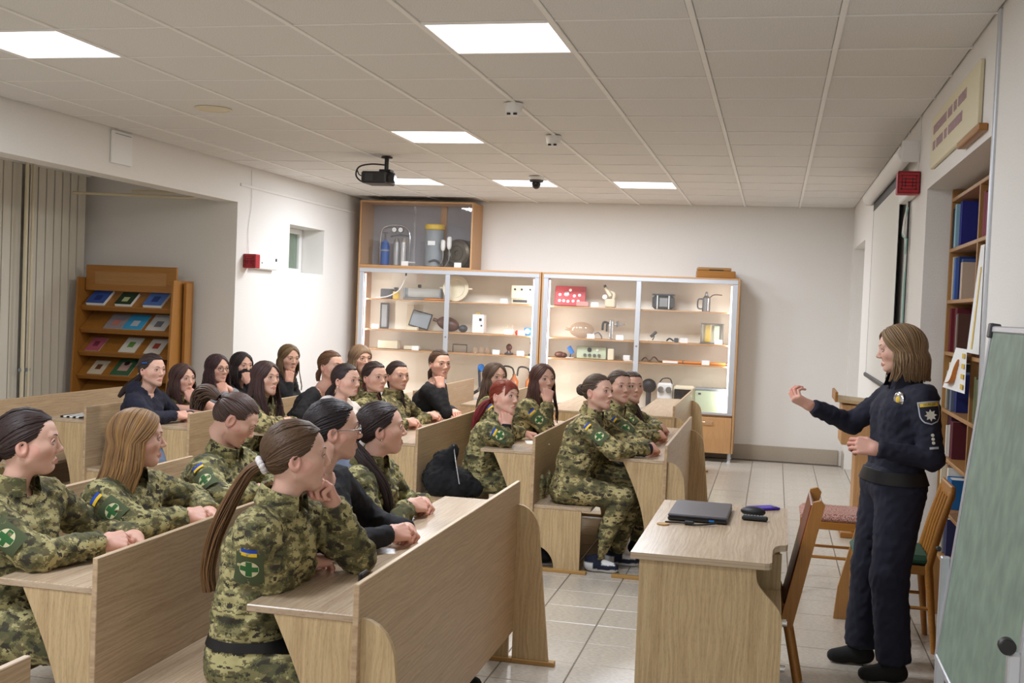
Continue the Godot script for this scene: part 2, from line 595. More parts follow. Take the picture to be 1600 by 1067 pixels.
func build_ceiling() -> void:
	struct("ceiling", span(Vector3(LEFT - 0.05, CEIL + 0.016, FAR - 0.1), Vector3(1.4, 3.1, 2.3), 0.0), M.plaster)
	var c := get_node("ceiling")
	var x0 := -0.9908
	var z0 := -4.8045
	var lit := {}
	for q in [[-1, 0], [-5, 0], [-3, 5], [-5, 10], [-3, 10], [-1, 10], [-3, -5], [-5, -10], [-1, -10]]:
		lit[Vector2i(q[0], q[1])] = true
	var tile := bx(Vector3.ZERO, Vector3(0.572, 0.014, 0.572), 0.003).mesh(M.ceiling_tile)
	var rest := MB.new()
	for i in range(-7, 3):
		for j in range(-12, 14):
			if lit.has(Vector2i(i, j)):
				continue
			var a := x0 + 0.6 * i
			var b := z0 - 0.6 * j
			var lo := Vector3(maxf(a, LEFT), 0, maxf(b - 0.6, FAR))
			var hi := Vector3(minf(a + 0.6, RIGHT), 0, minf(b, 2.2))
			if hi.x - lo.x < 0.03 or hi.z - lo.z < 0.03:
				continue
			var ctr := Vector3((lo.x + hi.x) / 2, CEIL + 0.009 + (((i * 7 + j * 13) % 5) - 2) * 0.0006, (lo.z + hi.z) / 2)
			if j < -1:
				rest.box(ctr, Vector3(hi.x - lo.x - 0.026, 0.014, hi.z - lo.z - 0.026), 0.003)
			elif hi.x - lo.x > 0.59 and hi.z - lo.z > 0.59:
				place("ceiling_tile", tile, c, ctr)
			else:
				obj("ceiling_tile", bx(ctr, Vector3(hi.x - lo.x - 0.026, 0.014, hi.z - lo.z - 0.026), 0.003), M.ceiling_tile, c)
	var ro := obj("ceiling_tiles_overhead", rest, M.ceiling_tile, c)
	ro.set_meta("kind", "stuff")
	for i in range(-6, 4):
		var x := x0 + 0.6 * i
		if x < RIGHT - 0.01:
			obj("grid_rail", span(Vector3(x - 0.0125, CEIL - 0.006, FAR), Vector3(x + 0.0125, CEIL + 0.014, 2.2), 0.002), M.ceiling_rail, c)
	for j in range(-11, 14):
		var z := z0 - 0.6 * j
		obj("grid_rail", span(Vector3(LEFT, CEIL - 0.0015, z - 0.0085), Vector3(RIGHT, CEIL + 0.014, z + 0.0085), 0.001), M.ceiling_rail, c)
	var names := {Vector2i(-1, 0): "large square ceiling light panel at the top middle, nearest to the right wall", Vector2i(-5, 0): "square ceiling light panel cut by the left edge of the picture",
		Vector2i(-3, 5): "square ceiling light panel above the black projector, halfway down the room", Vector2i(-5, 10): "ceiling light panel partly behind the black projector",
		Vector2i(-3, 10): "far ceiling light panel just behind the small dome camera", Vector2i(-1, 10): "far ceiling light panel right of the dome camera",
		Vector2i(-3, -5): "ceiling light panel above the front desks, out of the picture", Vector2i(-5, -10): "ceiling light panel at the back left, out of the picture", Vector2i(-1, -10): "ceiling light panel at the back right, out of the picture"}
	for q in lit:
		var ctr := Vector3(x0 + 0.6 * q.x + 0.3, CEIL, z0 - 0.6 * q.y - 0.3)
		var t := thing("ceiling_light", names[q], "ceiling light", ctr, 0.0, "square light panels in the ceiling grid")
		var fr := MB.new()
		for s in [-1.0, 1.0]:
			fr.box(Vector3(s * 0.286, 0.004, 0), Vector3(0.014, 0.018, 0.586), 0.002)
			fr.box(Vector3(0, 0.004, s * 0.286), Vector3(0.558, 0.018, 0.014), 0.002)
		obj("frame", fr, M.ceiling_rail, t)
		obj("diffuser_light", bx(Vector3(0, 0.004, 0), Vector3(0.556, 0.008, 0.556), 0.0), M.panel_glow, t)
		var al := AreaLight3D.new()
		al.name = "panel_light"
		al.area_size = Vector2(0.55, 0.55)
		al.light_color = Color(1.0, 0.975, 0.92) if q == Vector2i(-3, 5) else Color(0.93, 0.96, 1.0)
		al.light_energy = PANEL
		al.area_range = 30.0
		al.area_attenuation = 2.0
		al.shadow_enabled = true
		t.add_child(al)
		al.position = Vector3(0, -0.012, 0)
		al.rotation.x = -PI / 2

const PANEL := 4.45

func build_floor() -> void:
	struct("floor", span(Vector3(-6.9, -0.2, FAR - 0.2), Vector3(1.5, -0.003, 2.4), 0.0), M.grout)
	var f := get_node("floor")
	var s := 0.3275
	var xk := -0.5
	var zk := -5.795
	var shown := bx(Vector3.ZERO, Vector3(s - 0.006, 0.012, s - 0.006), 0.002)
	var mesh := shown.mesh(M.floor_tile)
	var rest := MB.new()
	for i in range(-20, 7):
		for j in range(-25, 24):
			var c := Vector3(xk + s * (i + 0.5), -0.006 + (((i * 5 + j * 11) % 7) - 3) * 0.00012, zk - s * (j + 0.5))
			if c.z < FAR or c.z > 2.2 or c.x > 1.4 or c.x < -6.7:
				continue
			if i >= -4 and i <= 3 and j >= -3 and j <= 22:
				place("floor_tile", mesh, f, c)
			else:
				rest.box(c, Vector3(s - 0.006, 0.012, s - 0.006), 0.0)
	var r := obj("floor_tiles_beyond", rest, M.floor_tile, f)
	r.set_meta("kind", "stuff")

# ------------------------------------------------------------------ bench desks
const DESK_H := 0.737
const SEAT_H := 0.41

func arc_side() -> PackedVector2Array:
	# outline of a desk end: x = distance from the front panel towards the sitter (negative), y = height
	var p := PackedVector2Array([Vector2(0, 0.02), Vector2(0, DESK_H - 0.022), Vector2(-0.25, DESK_H - 0.022)])
	for k in range(1, 13):
		var t := k / 12.0
		p.append(Vector2(-0.25 + 0.15 * sin(t * PI / 2), lerpf(DESK_H - 0.022, 0.24, t)))
	p.append(Vector2(-0.10, 0.02))
	return p

func arc_seat() -> PackedVector2Array:
	# seat end with the quarter circle cut out next to the panel
	var p := PackedVector2Array([Vector2(0.30, 0.02), Vector2(0.30, SEAT_H - 0.022), Vector2(0.0, SEAT_H - 0.022), Vector2(0.0, 0.16)])
	for k in range(1, 9):
		var a := k / 8.0 * PI / 2
		p.append(Vector2(0.14 * sin(a), 0.02 + 0.14 * cos(a)))
	return p

func fin_side() -> PackedVector2Array:
	var p := PackedVector2Array([Vector2(0.0, 0.02), Vector2(0.17, 0.02), Vector2(0.105, 0.60)])
	for k in range(1, 7):
		var a := k / 6.0 * PI / 2
		p.append(Vector2(0.105 * cos(a) - 0.0, 0.60 + 0.13 * sin(a)))
	return p

# px: x of the front panel, z0 near end, z1 far end
func bench_desk(px: float, z0: float, z1: float, bench: bool, label: String) -> void:
	var t := thing("bench_desk", label, "desk", Vector3(px, 0, z0), 0.0, "long bench desks")
	var ln := z0 - z1
	var off := Vector2(fposmod(px * 3.7 + z0, 1.0), fposmod(px * 1.9, 1.0))
	obj("table_top", span(Vector3(-0.355, DESK_H - 0.022, -ln), Vector3(-0.019, DESK_H, 0), 0.003, 2, off), M.oak_top, t)
	obj("front_panel", span(Vector3(-0.018, 0.14, -ln - 0.02), Vector3(0.0, 0.832, 0.02), 0.002, 2, off + Vector2(0.3, 0.2)), M.oak, t)
	for z in [-0.012, -ln + 0.012]:
		var e := MB.new()
		e.prism(arc_side(), z - 0.009, z + 0.009, Transform3D(Basis(), Vector3(-0.019, 0, 0)))
		obj("end_panel", e, M.oak_side, t)
		obj("skid", span(Vector3(-0.31, 0.0, z - 0.02), Vector3(0.0, 0.02, z + 0.02), 0.002), M.skid, t)
		if bench:
			var s := MB.new()
			s.prism(arc_seat(), z - 0.009, z + 0.009)
			obj("seat_support", s, M.oak_side, t)
			obj("skid", span(Vector3(0.001, 0.0, z - 0.02), Vector3(0.345, 0.02, z + 0.02), 0.002), M.skid, t)
		else:
			var s := MB.new()
			s.prism(fin_side(), z - 0.009, z + 0.009)
			obj("fin", s, M.oak_side, t)
			obj("skid", span(Vector3(0.001, 0.0, z - 0.02), Vector3(0.20, 0.02, z + 0.02), 0.002), M.skid, t)
	if bench:
		obj("seat", span(Vector3(0.001, SEAT_H - 0.022, -ln), Vector3(0.36, SEAT_H, 0), 0.003, 2, off + Vector2(0.5, 0.1)), M.oak_top, t)

func build_desks() -> void:
	# nearest block
	bench_desk(-1.107, -3.03, -5.07, false, "front bench desk in the foreground with a broad bare front panel")
	bench_desk(-1.937, -3.03, -5.07, true, "bench desk at the lower left where three cadets sit in front of the blond one")
	bench_desk(-2.765, -3.03, -5.07, true, "bench desk behind the three cadets on the far left")
	bench_desk(-1.545, 0.0, -2.14, false, "bench desk whose end just shows in the lower left corner")
	# middle block
	var mid := [-0.593, -1.406, -2.165, -2.965, -3.755, -4.53, -5.25]
	var ml := ["bench desk with the three cadets nearest the teacher's desk, the bun-haired one at its end", "bench desk of the red-haired cadet, its curved seat end facing the aisle",
		"bench desk with a black bag lying on its seat", "bench desk where the long-haired cadet in the middle block sits", "bench desk in front of the girl in the navy hoodie",
		"bench desk behind the navy hoodie girl with striped papers on it", "rearmost bench desk beside the window blinds"]
	for k in 7:
		bench_desk(mid[k], -6.87, -8.87, k > 0, ml[k])
	# far block, mostly hidden
	var fl := ["far bench desk whose front panel shows left of the cabinet door", "far bench desk behind the heads of the bun-haired cadets", "far bench desk behind the cadet with a hand on her mouth", "far bench desk whose panel rises behind the girl in the black sweater"]
	var fx := [-0.80, -1.58, -2.36, -3.14]
	for k in 4:
		bench_desk(fx[k], -9.8, -11.85, k > 0, fl[k])

# ------------------------------------------------------------------ display cabinets
const CZ0 := -12.68
const CZ1 := -13.12
const SHELF := [1.655, 1.295, 1.06]
const BASE := 0.52

func build_cabinet() -> void:
	var labels := ["left half of the glass display cabinet along the far wall", "right half of the glass display cabinet along the far wall, ending near the corner"]
	var xs := [[-4.83, -2.615], [-2.605, -0.39]]
	for k in 2:
		var a: float = xs[k][0]
		var b: float = xs[k][1]
		var w := b - a
		var t := thing("display_cabinet", labels[k], "cabinet", Vector3(a, 0, CZ0), 0.0, "glass display cabinets")
		var d := CZ1 - CZ0
		obj("side_panel", span(Vector3(0, 0.10, d), Vector3(0.018, 2.03, 0), 0.002, 1), M.beech, t)
		obj("side_panel", span(Vector3(w - 0.018, 0.10, d), Vector3(w, 2.03, 0), 0.002, 1), M.beech, t)
		obj("top_panel", span(Vector3(0.018, 2.012, d), Vector3(w - 0.018, 2.03, 0), 0.002, 0), M.beech, t)
		obj("back_panel", span(Vector3(0.018, 0.10, d), Vector3(w - 0.018, 2.012, d + 0.012), 0.0), M.cream_back, t)
		obj("base_panel", span(Vector3(0.018, BASE - 0.02, d + 0.012), Vector3(w - 0.018, BASE, -0.02), 0.002, 0), M.beech, t)
		for y in SHELF:
			obj("shelf", span(Vector3(0.03, y - 0.016, d + 0.012), Vector3(w - 0.03, y, -0.045), 0.002, 0), M.beech, t)
		# aluminium sliding door frames
		obj("top_rail", span(Vector3(0.018, 1.965, -0.03), Vector3(w - 0.018, 2.012, 0.006), 0.003), M.aluminium, t)
		obj("bottom_rail", span(Vector3(0.018, BASE, -0.03), Vector3(w - 0.018, BASE + 0.028, 0.006), 0.003), M.aluminium, t)
		for q in [[0.018, 0.075], [w * 0.5 - 0.028, w * 0.5 + 0.028], [w - 0.075, w - 0.018]]:
			obj("door_stile", span(Vector3(q[0], BASE + 0.028, -0.022), Vector3(q[1], 1.965, 0.004), 0.004), M.aluminium, t)
		for q in [[0.075, w * 0.5 - 0.028], [w * 0.5 + 0.028, w - 0.075]]:
			obj("glass_door", span(Vector3(q[0], BASE + 0.028, -0.014), Vector3(q[1], 1.965, -0.009), 0.0), M.glass, t)
		var lk := MB.new()
		lk.lathe([Vector2(0, 0.008), Vector2(0.009, 0.006), Vector2(0.011, 0.0)], 12, Transform3D(Basis(Vector3(1, 0, 0), PI / 2), Vector3(w * 0.5, 1.24, 0.004)))
		obj("lock", lk, M.steel, t)
		# lower wooden doors
		for s in 4:
			var da := 0.02 + (w - 0.04) / 4 * s
			var dr := obj("lower_door", span(Vector3(da + 0.003, 0.10, -0.012), Vector3(da + (w - 0.04) / 4 - 0.003, BASE - 0.024, 0.006), 0.003, 1), M.beech, t)
			var hm := MB.new()
			var cx := da + (w - 0.04) / 8
			hm.tube(smooth_path([Vector3(cx - 0.06, 0.44, 0.006), Vector3(cx - 0.05, 0.44, 0.03), Vector3(cx + 0.05, 0.44, 0.03), Vector3(cx + 0.06, 0.44, 0.006)], 4), PackedFloat32Array([0.005]), 6)
			obj("handle", hm, M.chrome, dr)
		for fx in [0.04, w - 0.04]:
			for fz in [-0.06, d + 0.06]:
				obj("foot", turned([Vector2(0.0, 0.10), Vector2(0.02, 0.10), Vector2(0.018, 0.02), Vector2(0.024, 0.0), Vector2(0, 0)], 12, Transform3D(Basis(), Vector3(fx, 0, fz))), M.aluminium, t)
		# light strips behind the outer stiles
		for s in 2:
			var sx: float = 0.088 if s == 0 else w - 0.088
			obj("light_strip", bx(Vector3(sx, 1.245, -0.034), Vector3(0.016, 1.40, 0.01), 0.0), M.strip_glow, t)
			var al := AreaLight3D.new()
			al.name = "strip_light"
			al.area_size = Vector2(0.03, 1.38)
			al.light_color = Color(1.0, 0.99, 0.98)
			al.light_energy = STRIP
			al.area_range = 20.0
			al.area_attenuation = 2.0
			al.shadow_enabled = true
			t.add_child(al)
			# looks inwards across the bay and to the back panel
			var inward := 1.0 if s == 0 else -1.0
			al.position = Vector3(sx + inward * 0.012, 1.245, -0.045)
			al.basis = Basis.looking_at(Vector3(inward * 0.8, 0, -0.6), UPV)
	# the smaller glazed box on top
	var t := thing("upper_cabinet", "small orange wood cabinet with dark interior on top of the display cabinet", "cabinet", Vector3(-4.83, 2.031, CZ0))
	var w := 1.385
	var h := 0.775
	var d := CZ1 - CZ0
	obj("side_panel", span(Vector3(0, 0, d), Vector3(0.02, h, 0), 0.002, 1), M.beech, t)
	obj("side_panel", span(Vector3(w - 0.02, 0, d), Vector3(w, h, 0), 0.002, 1), M.beech, t)
	obj("top_panel", span(Vector3(0.02, h - 0.02, d), Vector3(w - 0.02, h, 0), 0.002, 0), M.beech, t)
	obj("bottom_panel", span(Vector3(0.02, 0, d), Vector3(w - 0.02, 0.02, 0), 0.002, 0), M.beech, t)
	obj("back_panel", span(Vector3(0.02, 0.02, d), Vector3(w - 0.02, h - 0.02, d + 0.012), 0.0), M.grey_back, t)
	obj("centre_post", span(Vector3(w * 0.63, 0.02, d + 0.012), Vector3(w * 0.63 + 0.075, h - 0.02, d + 0.03), 0.002, 1), M.beech, t)
	for q in [[0.02, w * 0.5], [w * 0.5 - 0.02, w - 0.02]]:
		obj("glass_door", span(Vector3(q[0], 0.022, -0.02 if q[0] < 0.1 else -0.012), Vector3(q[1], h - 0.022, -0.015 if q[0] < 0.1 else -0.007), 0.0), M.glass, t)
	obj("lock", bx(Vector3(w - 0.05, h - 0.07, -0.002), Vector3(0.016, 0.016, 0.008), 0.003), M.chrome, t)

const STRIP := 0.42

# ------------------------------------------------------------------ what stands in the cabinets
func part(t: Node, called: String, mb: MB, m: String) -> MeshInstance3D:
	return obj(called, mb, M[m], t)

func cyl(r: float, h: float, at := Vector3.ZERO, seg := 18, bev := 0.004) -> MB:
	return turned([Vector2(0, 0), Vector2(r - bev, 0), Vector2(r, bev), Vector2(r, h - bev), Vector2(r - bev, h), Vector2(0, h)], seg, Transform3D(Basis(), at))

func cylx(r: float, h: float, at: Vector3, dir: Vector3, seg := 18, bev := 0.003) -> MB:
	var b := Basis(Quaternion(UPV, dir.normalized()))
	return turned([Vector2(0, 0), Vector2(r - bev, 0), Vector2(r, bev), Vector2(r, h - bev), Vector2(r - bev, h), Vector2(0, h)], seg, Transform3D(b, at))

func card(x: float, y: float, where: String, z := -12.76) -> void:
	var t := thing("label_card", "small blank white card " + where, "card", Vector3(x, y + 0.001, z), 0.0, "small white cards on the cabinet shelves")
	var m := MB.new()
	m.box(Vector3(0, 0.027, 0), Vector3(0.085, 0.054, 0.002), 0.0)
	m.box(Vector3(0, 0.001, -0.012), Vector3(0.085, 0.002, 0.024), 0.0)
	obj("folded_card", m, M.paper, t)

func build_exhibits() -> void:
	var z := -12.90
	var t: Node3D
	var s1: float = SHELF[0] + 0.001
	var s2: float = SHELF[1] + 0.001
	var s3: float = SHELF[2] + 0.001
	var s0 := BASE + 0.001
	# --- top shelf, first bay
	t = thing("power_unit", "small dark box with a yellow knob left of the glass tube exhibit", "device", Vector3(-4.53, s1, z))
	part(t, "body", bx(Vector3(0, 0.06, 0), Vector3(0.13, 0.12, 0.14), 0.01), "dark_grey")
	part(t, "yellow_knob", cyl(0.04, 0.09, Vector3(0.12, 0, 0.03)), "yellow")
	part(t, "lens", cyl(0.028, 0.05, Vector3(0.12, 0.09, 0.03)), "black")
	t = thing("white_cable", "white cable curving down in the upper left bay of the cabinet", "cable", Vector3(-4.36, s1, z + 0.10))
	part(t, "wire", rod(smooth_path([Vector3(-0.26, 0.008, 0.04), Vector3(-0.12, 0.03, 0.02), Vector3(0.02, 0.12, 0), Vector3(0.08, 0.28, -0.02)], 8), 0.007), "white")
	part(t, "plug", rod([Vector3(0.08, 0.28, -0.02), Vector3(0.085, 0.32, -0.02)], 0.011), "dark_grey")
	t = thing("glass_tube_exhibit", "long clear tube in a metal cradle on the upper left shelf", "instrument", Vector3(-4.08, s1, z))
	part(t, "cradle", bx(Vector3(0, 0.015, 0), Vector3(0.46, 0.03, 0.14), 0.005), "steel")
	for s in [-0.22, 0.22]:
		part(t, "end_plate", bx(Vector3(s, 0.075, 0), Vector3(0.02, 0.13, 0.13), 0.005), "grey")
	part(t, "tube", cylx(0.055, 0.42, Vector3(-0.21, 0.085, 0), Vector3(1, 0, 0)), "glass_solid")
	part(t, "gauge", bx(Vector3(-0.05, 0.165, 0), Vector3(0.04, 0.04, 0.03), 0.008), "black")
	t = thing("white_round_plate", "round cream dish standing on edge behind the cabinet's left door frame", "dish", Vector3(-3.68, s1, z))
	var pl := MB.new()
	var pb := Transform3D(Basis(Vector3(1, 0, 0), PI / 2 - 0.12), Vector3(0, 0.155, 0))
	pl.lathe([Vector2(0, 0.0), Vector2(0.10, 0.0), Vector2(0.115, 0.02), Vector2(0.155, 0.025), Vector2(0.16, 0.015), Vector2(0.12, -0.012), Vector2(0, -0.015)], 28, pb)
	part(t, "dish", pl, "cream")
	for s in [-1.0, 1.0]:
		part(t, "lug", bx(Vector3(s * 0.175, 0.155, 0), Vector3(0.05, 0.02, 0.02), 0.004), "cream")
	t = thing("orange_strap", "bright orange strap lying before the cream dish", "strap", Vector3(-3.90, s1, z + 0.12))
	part(t, "band", rod(smooth_path([Vector3(-0.12, 0.012, 0), Vector3(-0.03, 0.012, 0.03), Vector3(0.05, 0.012, -0.02), Vector3(0.13, 0.012, 0.02)], 6), 0.011), "orange")
	# --- second bay
	t = thing("cream_meter", "cream box instrument with a dark display window on the upper shelf", "instrument", Vector3(-2.86, s1, z))
	part(t, "body", bx(Vector3(0, 0.135, 0), Vector3(0.26, 0.16, 0.2), 0.012), "cream")
	part(t, "foot_block", bx(Vector3(0.0, 0.03, 0), Vector3(0.25, 0.058, 0.18), 0.006), "cream")
	part(t, "display", bx(Vector3(-0.02, 0.035, 0.092), Vector3(0.17, 0.03, 0.006), 0.002), "dark_grey")
	for s in [-0.08, 0.0, 0.1]:
		part(t, "knob", cylx(0.012, 0.02, Vector3(s, 0.17, 0.1), Vector3(0, 0, 1), 12), "black")
	t = thing("small_stand", "thin dark stand right of the cream box instrument", "stand", Vector3(-2.70, s1, z + 0.05))
	part(t, "base", cyl(0.03, 0.015), "dark_grey")
	part(t, "post", cyl(0.006, 0.17, Vector3(0, 0.012, 0)), "brown")
	card(-3.06, s1, "left of the cream box instrument")
	# --- third bay
	t = thing("medal_board", "dark red board pinned with badges leaning at the back of the upper shelf", "board", Vector3(-2.32, s1, -12.98))
	var rb := MB.new()
	rb.xf = Transform3D(Basis(Vector3(1, 0, 0), -0.22), Vector3(0, 0.0, 0.05))
	rb.box(Vector3(0, 0.12, 0), Vector3(0.36, 0.23, 0.02), 0.004)
	part(t, "board", rb, "red")
	for q in [[-0.12, 0.06], [-0.07, 0.06], [-0.02, 0.055], [0.04, 0.06], [0.1, 0.06], [0.05, 0.12], [0.11, 0.13], [-0.12, 0.13], [0.0, 0.185]]:
		var mm := MB.new()
		mm.lathe([Vector2(0, 0.006), Vector2(0.016, 0.004), Vector2(0.018, 0)], 12, Transform3D(Basis(Vector3(1, 0, 0), -0.22) * Basis(Vector3(1, 0, 0), PI / 2), Vector3(q[0], q[1], 0.062 - q[1] * 0.21)))
		part(t, "badge", mm, "paper")
	var mm2 := MB.new()
	mm2.lathe([Vector2(0, 0.008), Vector2(0.03, 0.004), Vector2(0.032, 0)], 16, Transform3D(Basis(Vector3(1, 0, 0), -0.22) * Basis(Vector3(1, 0, 0), PI / 2), Vector3(-0.04, 0.14, 0.062 - 0.03)))
	part(t, "large_badge", mm2, "steel")
	t = thing("clear_case", "low clear box with reddish contents before the badge board", "box", Vector3(-2.14, s1, -12.80))
	part(t, "box", bx(Vector3(0, 0.03, 0), Vector3(0.14, 0.055, 0.10), 0.005), "pale_red")
	t = thing("microscope", "pale grey microscope on the upper shelf of the third bay", "microscope", Vector3(-1.84, s1, z))
	part(t, "foot", bx(Vector3(0, 0.05, 0), Vector3(0.12, 0.10, 0.14), 0.015), "cream")
	part(t, "arm", rod(smooth_path([Vector3(0.03, 0.1, 0), Vector3(0.035, 0.16, 0), Vector3(-0.01, 0.19, 0)], 5), 0.022, 10), "cream")
	part(t, "tube", rod([Vector3(0.0, 0.13, 0.03), Vector3(-0.06, 0.23, 0.03)], 0.022, 12), "cream")
	part(t, "eyepiece", rod([Vector3(-0.06, 0.23, 0.03), Vector3(-0.075, 0.255, 0.03)], 0.016, 12), "black")
	part(t, "focus_knob", cylx(0.028, 0.02, Vector3(-0.06, 0.12, 0.05), Vector3(0, 0, 1)), "paper")
	card(-2.0, s1, "left of the microscope")
	# --- fourth bay
	t = thing("metal_canister", "black ribbed case with a chrome front on the upper right shelf", "case", Vector3(-1.24, s1, z))
	part(t, "body", bx(Vector3(0, 0.085, 0), Vector3(0.24, 0.16, 0.16), 0.03), "black")
	part(t, "lid", bx(Vector3(0, 0.17, 0), Vector3(0.25, 0.02, 0.17), 0.008), "dark_grey")
	part(t, "window", bx(Vector3(0.01, 0.085, 0.082), Vector3(0.09, 0.10, 0.006), 0.003), "steel")
	for s in [-0.06, 0.07]:
		part(t, "strap", bx(Vector3(s, 0.085, 0.083), Vector3(0.012, 0.15, 0.006), 0.002), "paper")
	t = thing("oil_can", "metal oil can with a thin spout and handle on the upper right shelf", "oil can", Vector3(-0.76, s1, z))
	part(t, "body", turned([Vector2(0, 0), Vector2(0.044, 0), Vector2(0.046, 0.01), Vector2(0.044, 0.15), Vector2(0.02, 0.18), Vector2(0.012, 0.22), Vector2(0, 0.225)], 18), "steel")
	part(t, "spout", rod(smooth_path([Vector3(0.03, 0.15, 0), Vector3(0.08, 0.19, 0), Vector3(0.17, 0.19, 0)], 5), 0.006), "brown")
	part(t, "handle", rod(smooth_path([Vector3(-0.04, 0.03, 0), Vector3(-0.09, 0.04, 0), Vector3(-0.09, 0.13, 0), Vector3(-0.04, 0.14, 0)], 5), 0.008), "dark_grey")
	# --- middle shelf
	t = thing("framed_panel", "tall dark framed panel at the far left of the middle shelf", "panel", Vector3(-4.60, s2, -13.03))
	part(t, "frame", bx(Vector3(0, 0.155, 0), Vector3(0.11, 0.31, 0.02), 0.004), "black")
	part(t, "face", bx(Vector3(0, 0.155, 0.012), Vector3(0.07, 0.27, 0.006), 0.002), "grey")
	t = thing("wooden_plaque", "pale narrow wooden board standing at the back of the middle shelf", "board", Vector3(-4.28, s2, -13.05))
	part(t, "board", bx(Vector3(0, 0.15, 0), Vector3(0.09, 0.30, 0.016), 0.004), "cream")
	t = thing("picture_frame", "tilted grey picture in a thin black frame on the middle shelf", "picture frame", Vector3(-4.14, s2, -12.92))
	var pf := MB.new()
	pf.xf = Transform3D(Basis(Vector3(0, 0, 1), -0.22) * Basis(Vector3(1, 0, 0), -0.25), Vector3(0.01, 0.025, 0.03))
	pf.box(Vector3(0, 0.105, 0), Vector3(0.25, 0.20, 0.014), 0.003)
	part(t, "frame", pf, "black")
	var pp := MB.new()
	pp.xf = pf.xf
	pp.box(Vector3(0, 0.105, 0.006), Vector3(0.225, 0.175, 0.01), 0.001)
	part(t, "picture", pp, "grey")
	card(-4.62, s2, "under the tall dark panel at the cabinet's left end")
	t = thing("yellow_trays", "small yellow box on the middle shelf in front of the tilted picture", "box", Vector3(-4.17, s2, -12.78))
	part(t, "box", bx(Vector3(0, 0.02, 0), Vector3(0.15, 0.04, 0.07), 0.005), "cream")
	t = thing("leather_ball", "brown oval leather ball on the middle shelf", "ball", Vector3(-3.76, s2, z))
	var lb := MB.new()
	lb.xf = Transform3D(Basis(Vector3(0, 0, 1), -0.25), Vector3(0, 0.092, 0))
	lb.ball(Vector3.ZERO, Vector3(0.14, 0.082, 0.09), 20, 12)
	part(t, "ball", lb, "brown")
	part(t, "neck", rod([Vector3(-0.12, 0.12, 0), Vector3(-0.185, 0.14, 0)], 0.02, 10), "brown")
	t = thing("dark_pouch", "small dark rounded pouch right of the brown ball", "pouch", Vector3(-3.575, s2, z))
	var pm := MB.new()
	pm.ball(Vector3(0, 0.045, 0), Vector3(0.055, 0.045, 0.06), 14, 10)
	part(t, "pouch", pm, "dark_grey")
	t = thing("white_analyzer", "white upright box with buttons on the middle shelf", "device", Vector3(-3.38, s2, z))
	part(t, "body", bx(Vector3(0, 0.11, 0), Vector3(0.14, 0.22, 0.14), 0.008), "white")
	part(t, "cap", bx(Vector3(-0.01, 0.23, 0), Vector3(0.05, 0.02, 0.05), 0.004), "yellow")
	part(t, "screen", bx(Vector3(0.03, 0.16, 0.072), Vector3(0.03, 0.03, 0.004), 0.001), "black")
	part(t, "button", bx(Vector3(0.045, 0.09, 0.072), Vector3(0.02, 0.02, 0.006), 0.002), "dark_grey")
	t = thing("white_carton", "small open white carton with sticks at the right of the middle shelf", "carton", Vector3(-3.0, s2, -12.82))
	part(t, "box", bx(Vector3(0, 0.03, 0), Vector3(0.10, 0.06, 0.06), 0.003), "paper")
	for k in 5:
		part(t, "stick", rod([Vector3(-0.03 + k * 0.015, 0.05, 0), Vector3(-0.05 + k * 0.024, 0.11, 0.01)], 0.003, 6), "cream")
	t = thing("red_capsule", "small red object beside the white carton", "object", Vector3(-2.90, s2, -12.84))
	part(t, "body", bx(Vector3(0, 0.028, 0), Vector3(0.06, 0.055, 0.05), 0.015), "bright_red")
	card(-2.84, s2, "before the blue and white dials")
	t = thing("blue_dial_pack", "blue box with two round white dials on the middle shelf", "box", Vector3(-2.75, s2, -12.88))
	part(t, "box", bx(Vector3(0, 0.045, 0), Vector3(0.15, 0.09, 0.08), 0.006), "bright_blue")
	for s in [-0.035, 0.035]:
		part(t, "dial", cylx(0.03, 0.008, Vector3(s, 0.05, 0.04), Vector3(0, 0, 1)), "paper")
	t = thing("glass_retort", "large clear and brown glass bulb lying on the middle shelf", "flask", Vector3(-2.16, s2, z))
	var gb := MB.new()
	gb.ball(Vector3(0, 0.093, 0), Vector3(0.145, 0.092, 0.10), 22, 14)
	part(t, "bulb", gb, "smoked_glass")
	part(t, "neck", rod([Vector3(-0.13, 0.09, 0), Vector3(-0.19, 0.10, 0)], 0.018, 10), "smoked_glass")
	t = thing("wire_trinkets", "small tangle of wire beside the glass bulb", "parts", Vector3(-1.97, s2, -12.82))
	part(t, "coil", rod(smooth_path([Vector3(-0.04, 0.01, 0), Vector3(-0.02, 0.06, 0.02), Vector3(0.02, 0.07, 0), Vector3(0.05, 0.03, -0.02), Vector3(0.06, 0.01, 0.02)], 5), 0.008), "steel")
	card(-2.03, s2, "under the glass bulb")
	t = thing("hand_pump", "chrome cylinder pump with a black side handle on the middle shelf", "pump", Vector3(-1.82, s2, z))
	part(t, "cylinder", cyl(0.026, 0.22), "chrome")
	part(t, "handle", rod(smooth_path([Vector3(-0.03, 0.18, 0), Vector3(-0.09, 0.19, 0), Vector3(-0.10, 0.10, 0)], 5), 0.013), "black")
	part(t, "side_handle", bx(Vector3(-0.05, 0.13, 0), Vector3(0.02, 0.09, 0.02), 0.004), "black")
	part(t, "nozzle", rod([Vector3(0.02, 0.17, 0), Vector3(0.16, 0.18, 0)], 0.008), "steel")
	part(t, "valve", rod([Vector3(0.07, 0.14, 0), Vector3(0.07, 0.21, 0)], 0.014), "steel")
	card(-1.70, s2, "right of the chrome hand pump")
	t = thing("small_lamp_model", "tiny angled lamp on a round foot at the left of the last bay", "lamp", Vector3(-1.34, s2, -12.86))
	part(t, "foot", cyl(0.05, 0.012), "cream")
	part(t, "stem", rod([Vector3(0, 0.012, 0), Vector3(0.02, 0.06, 0)], 0.007), "dark_grey")
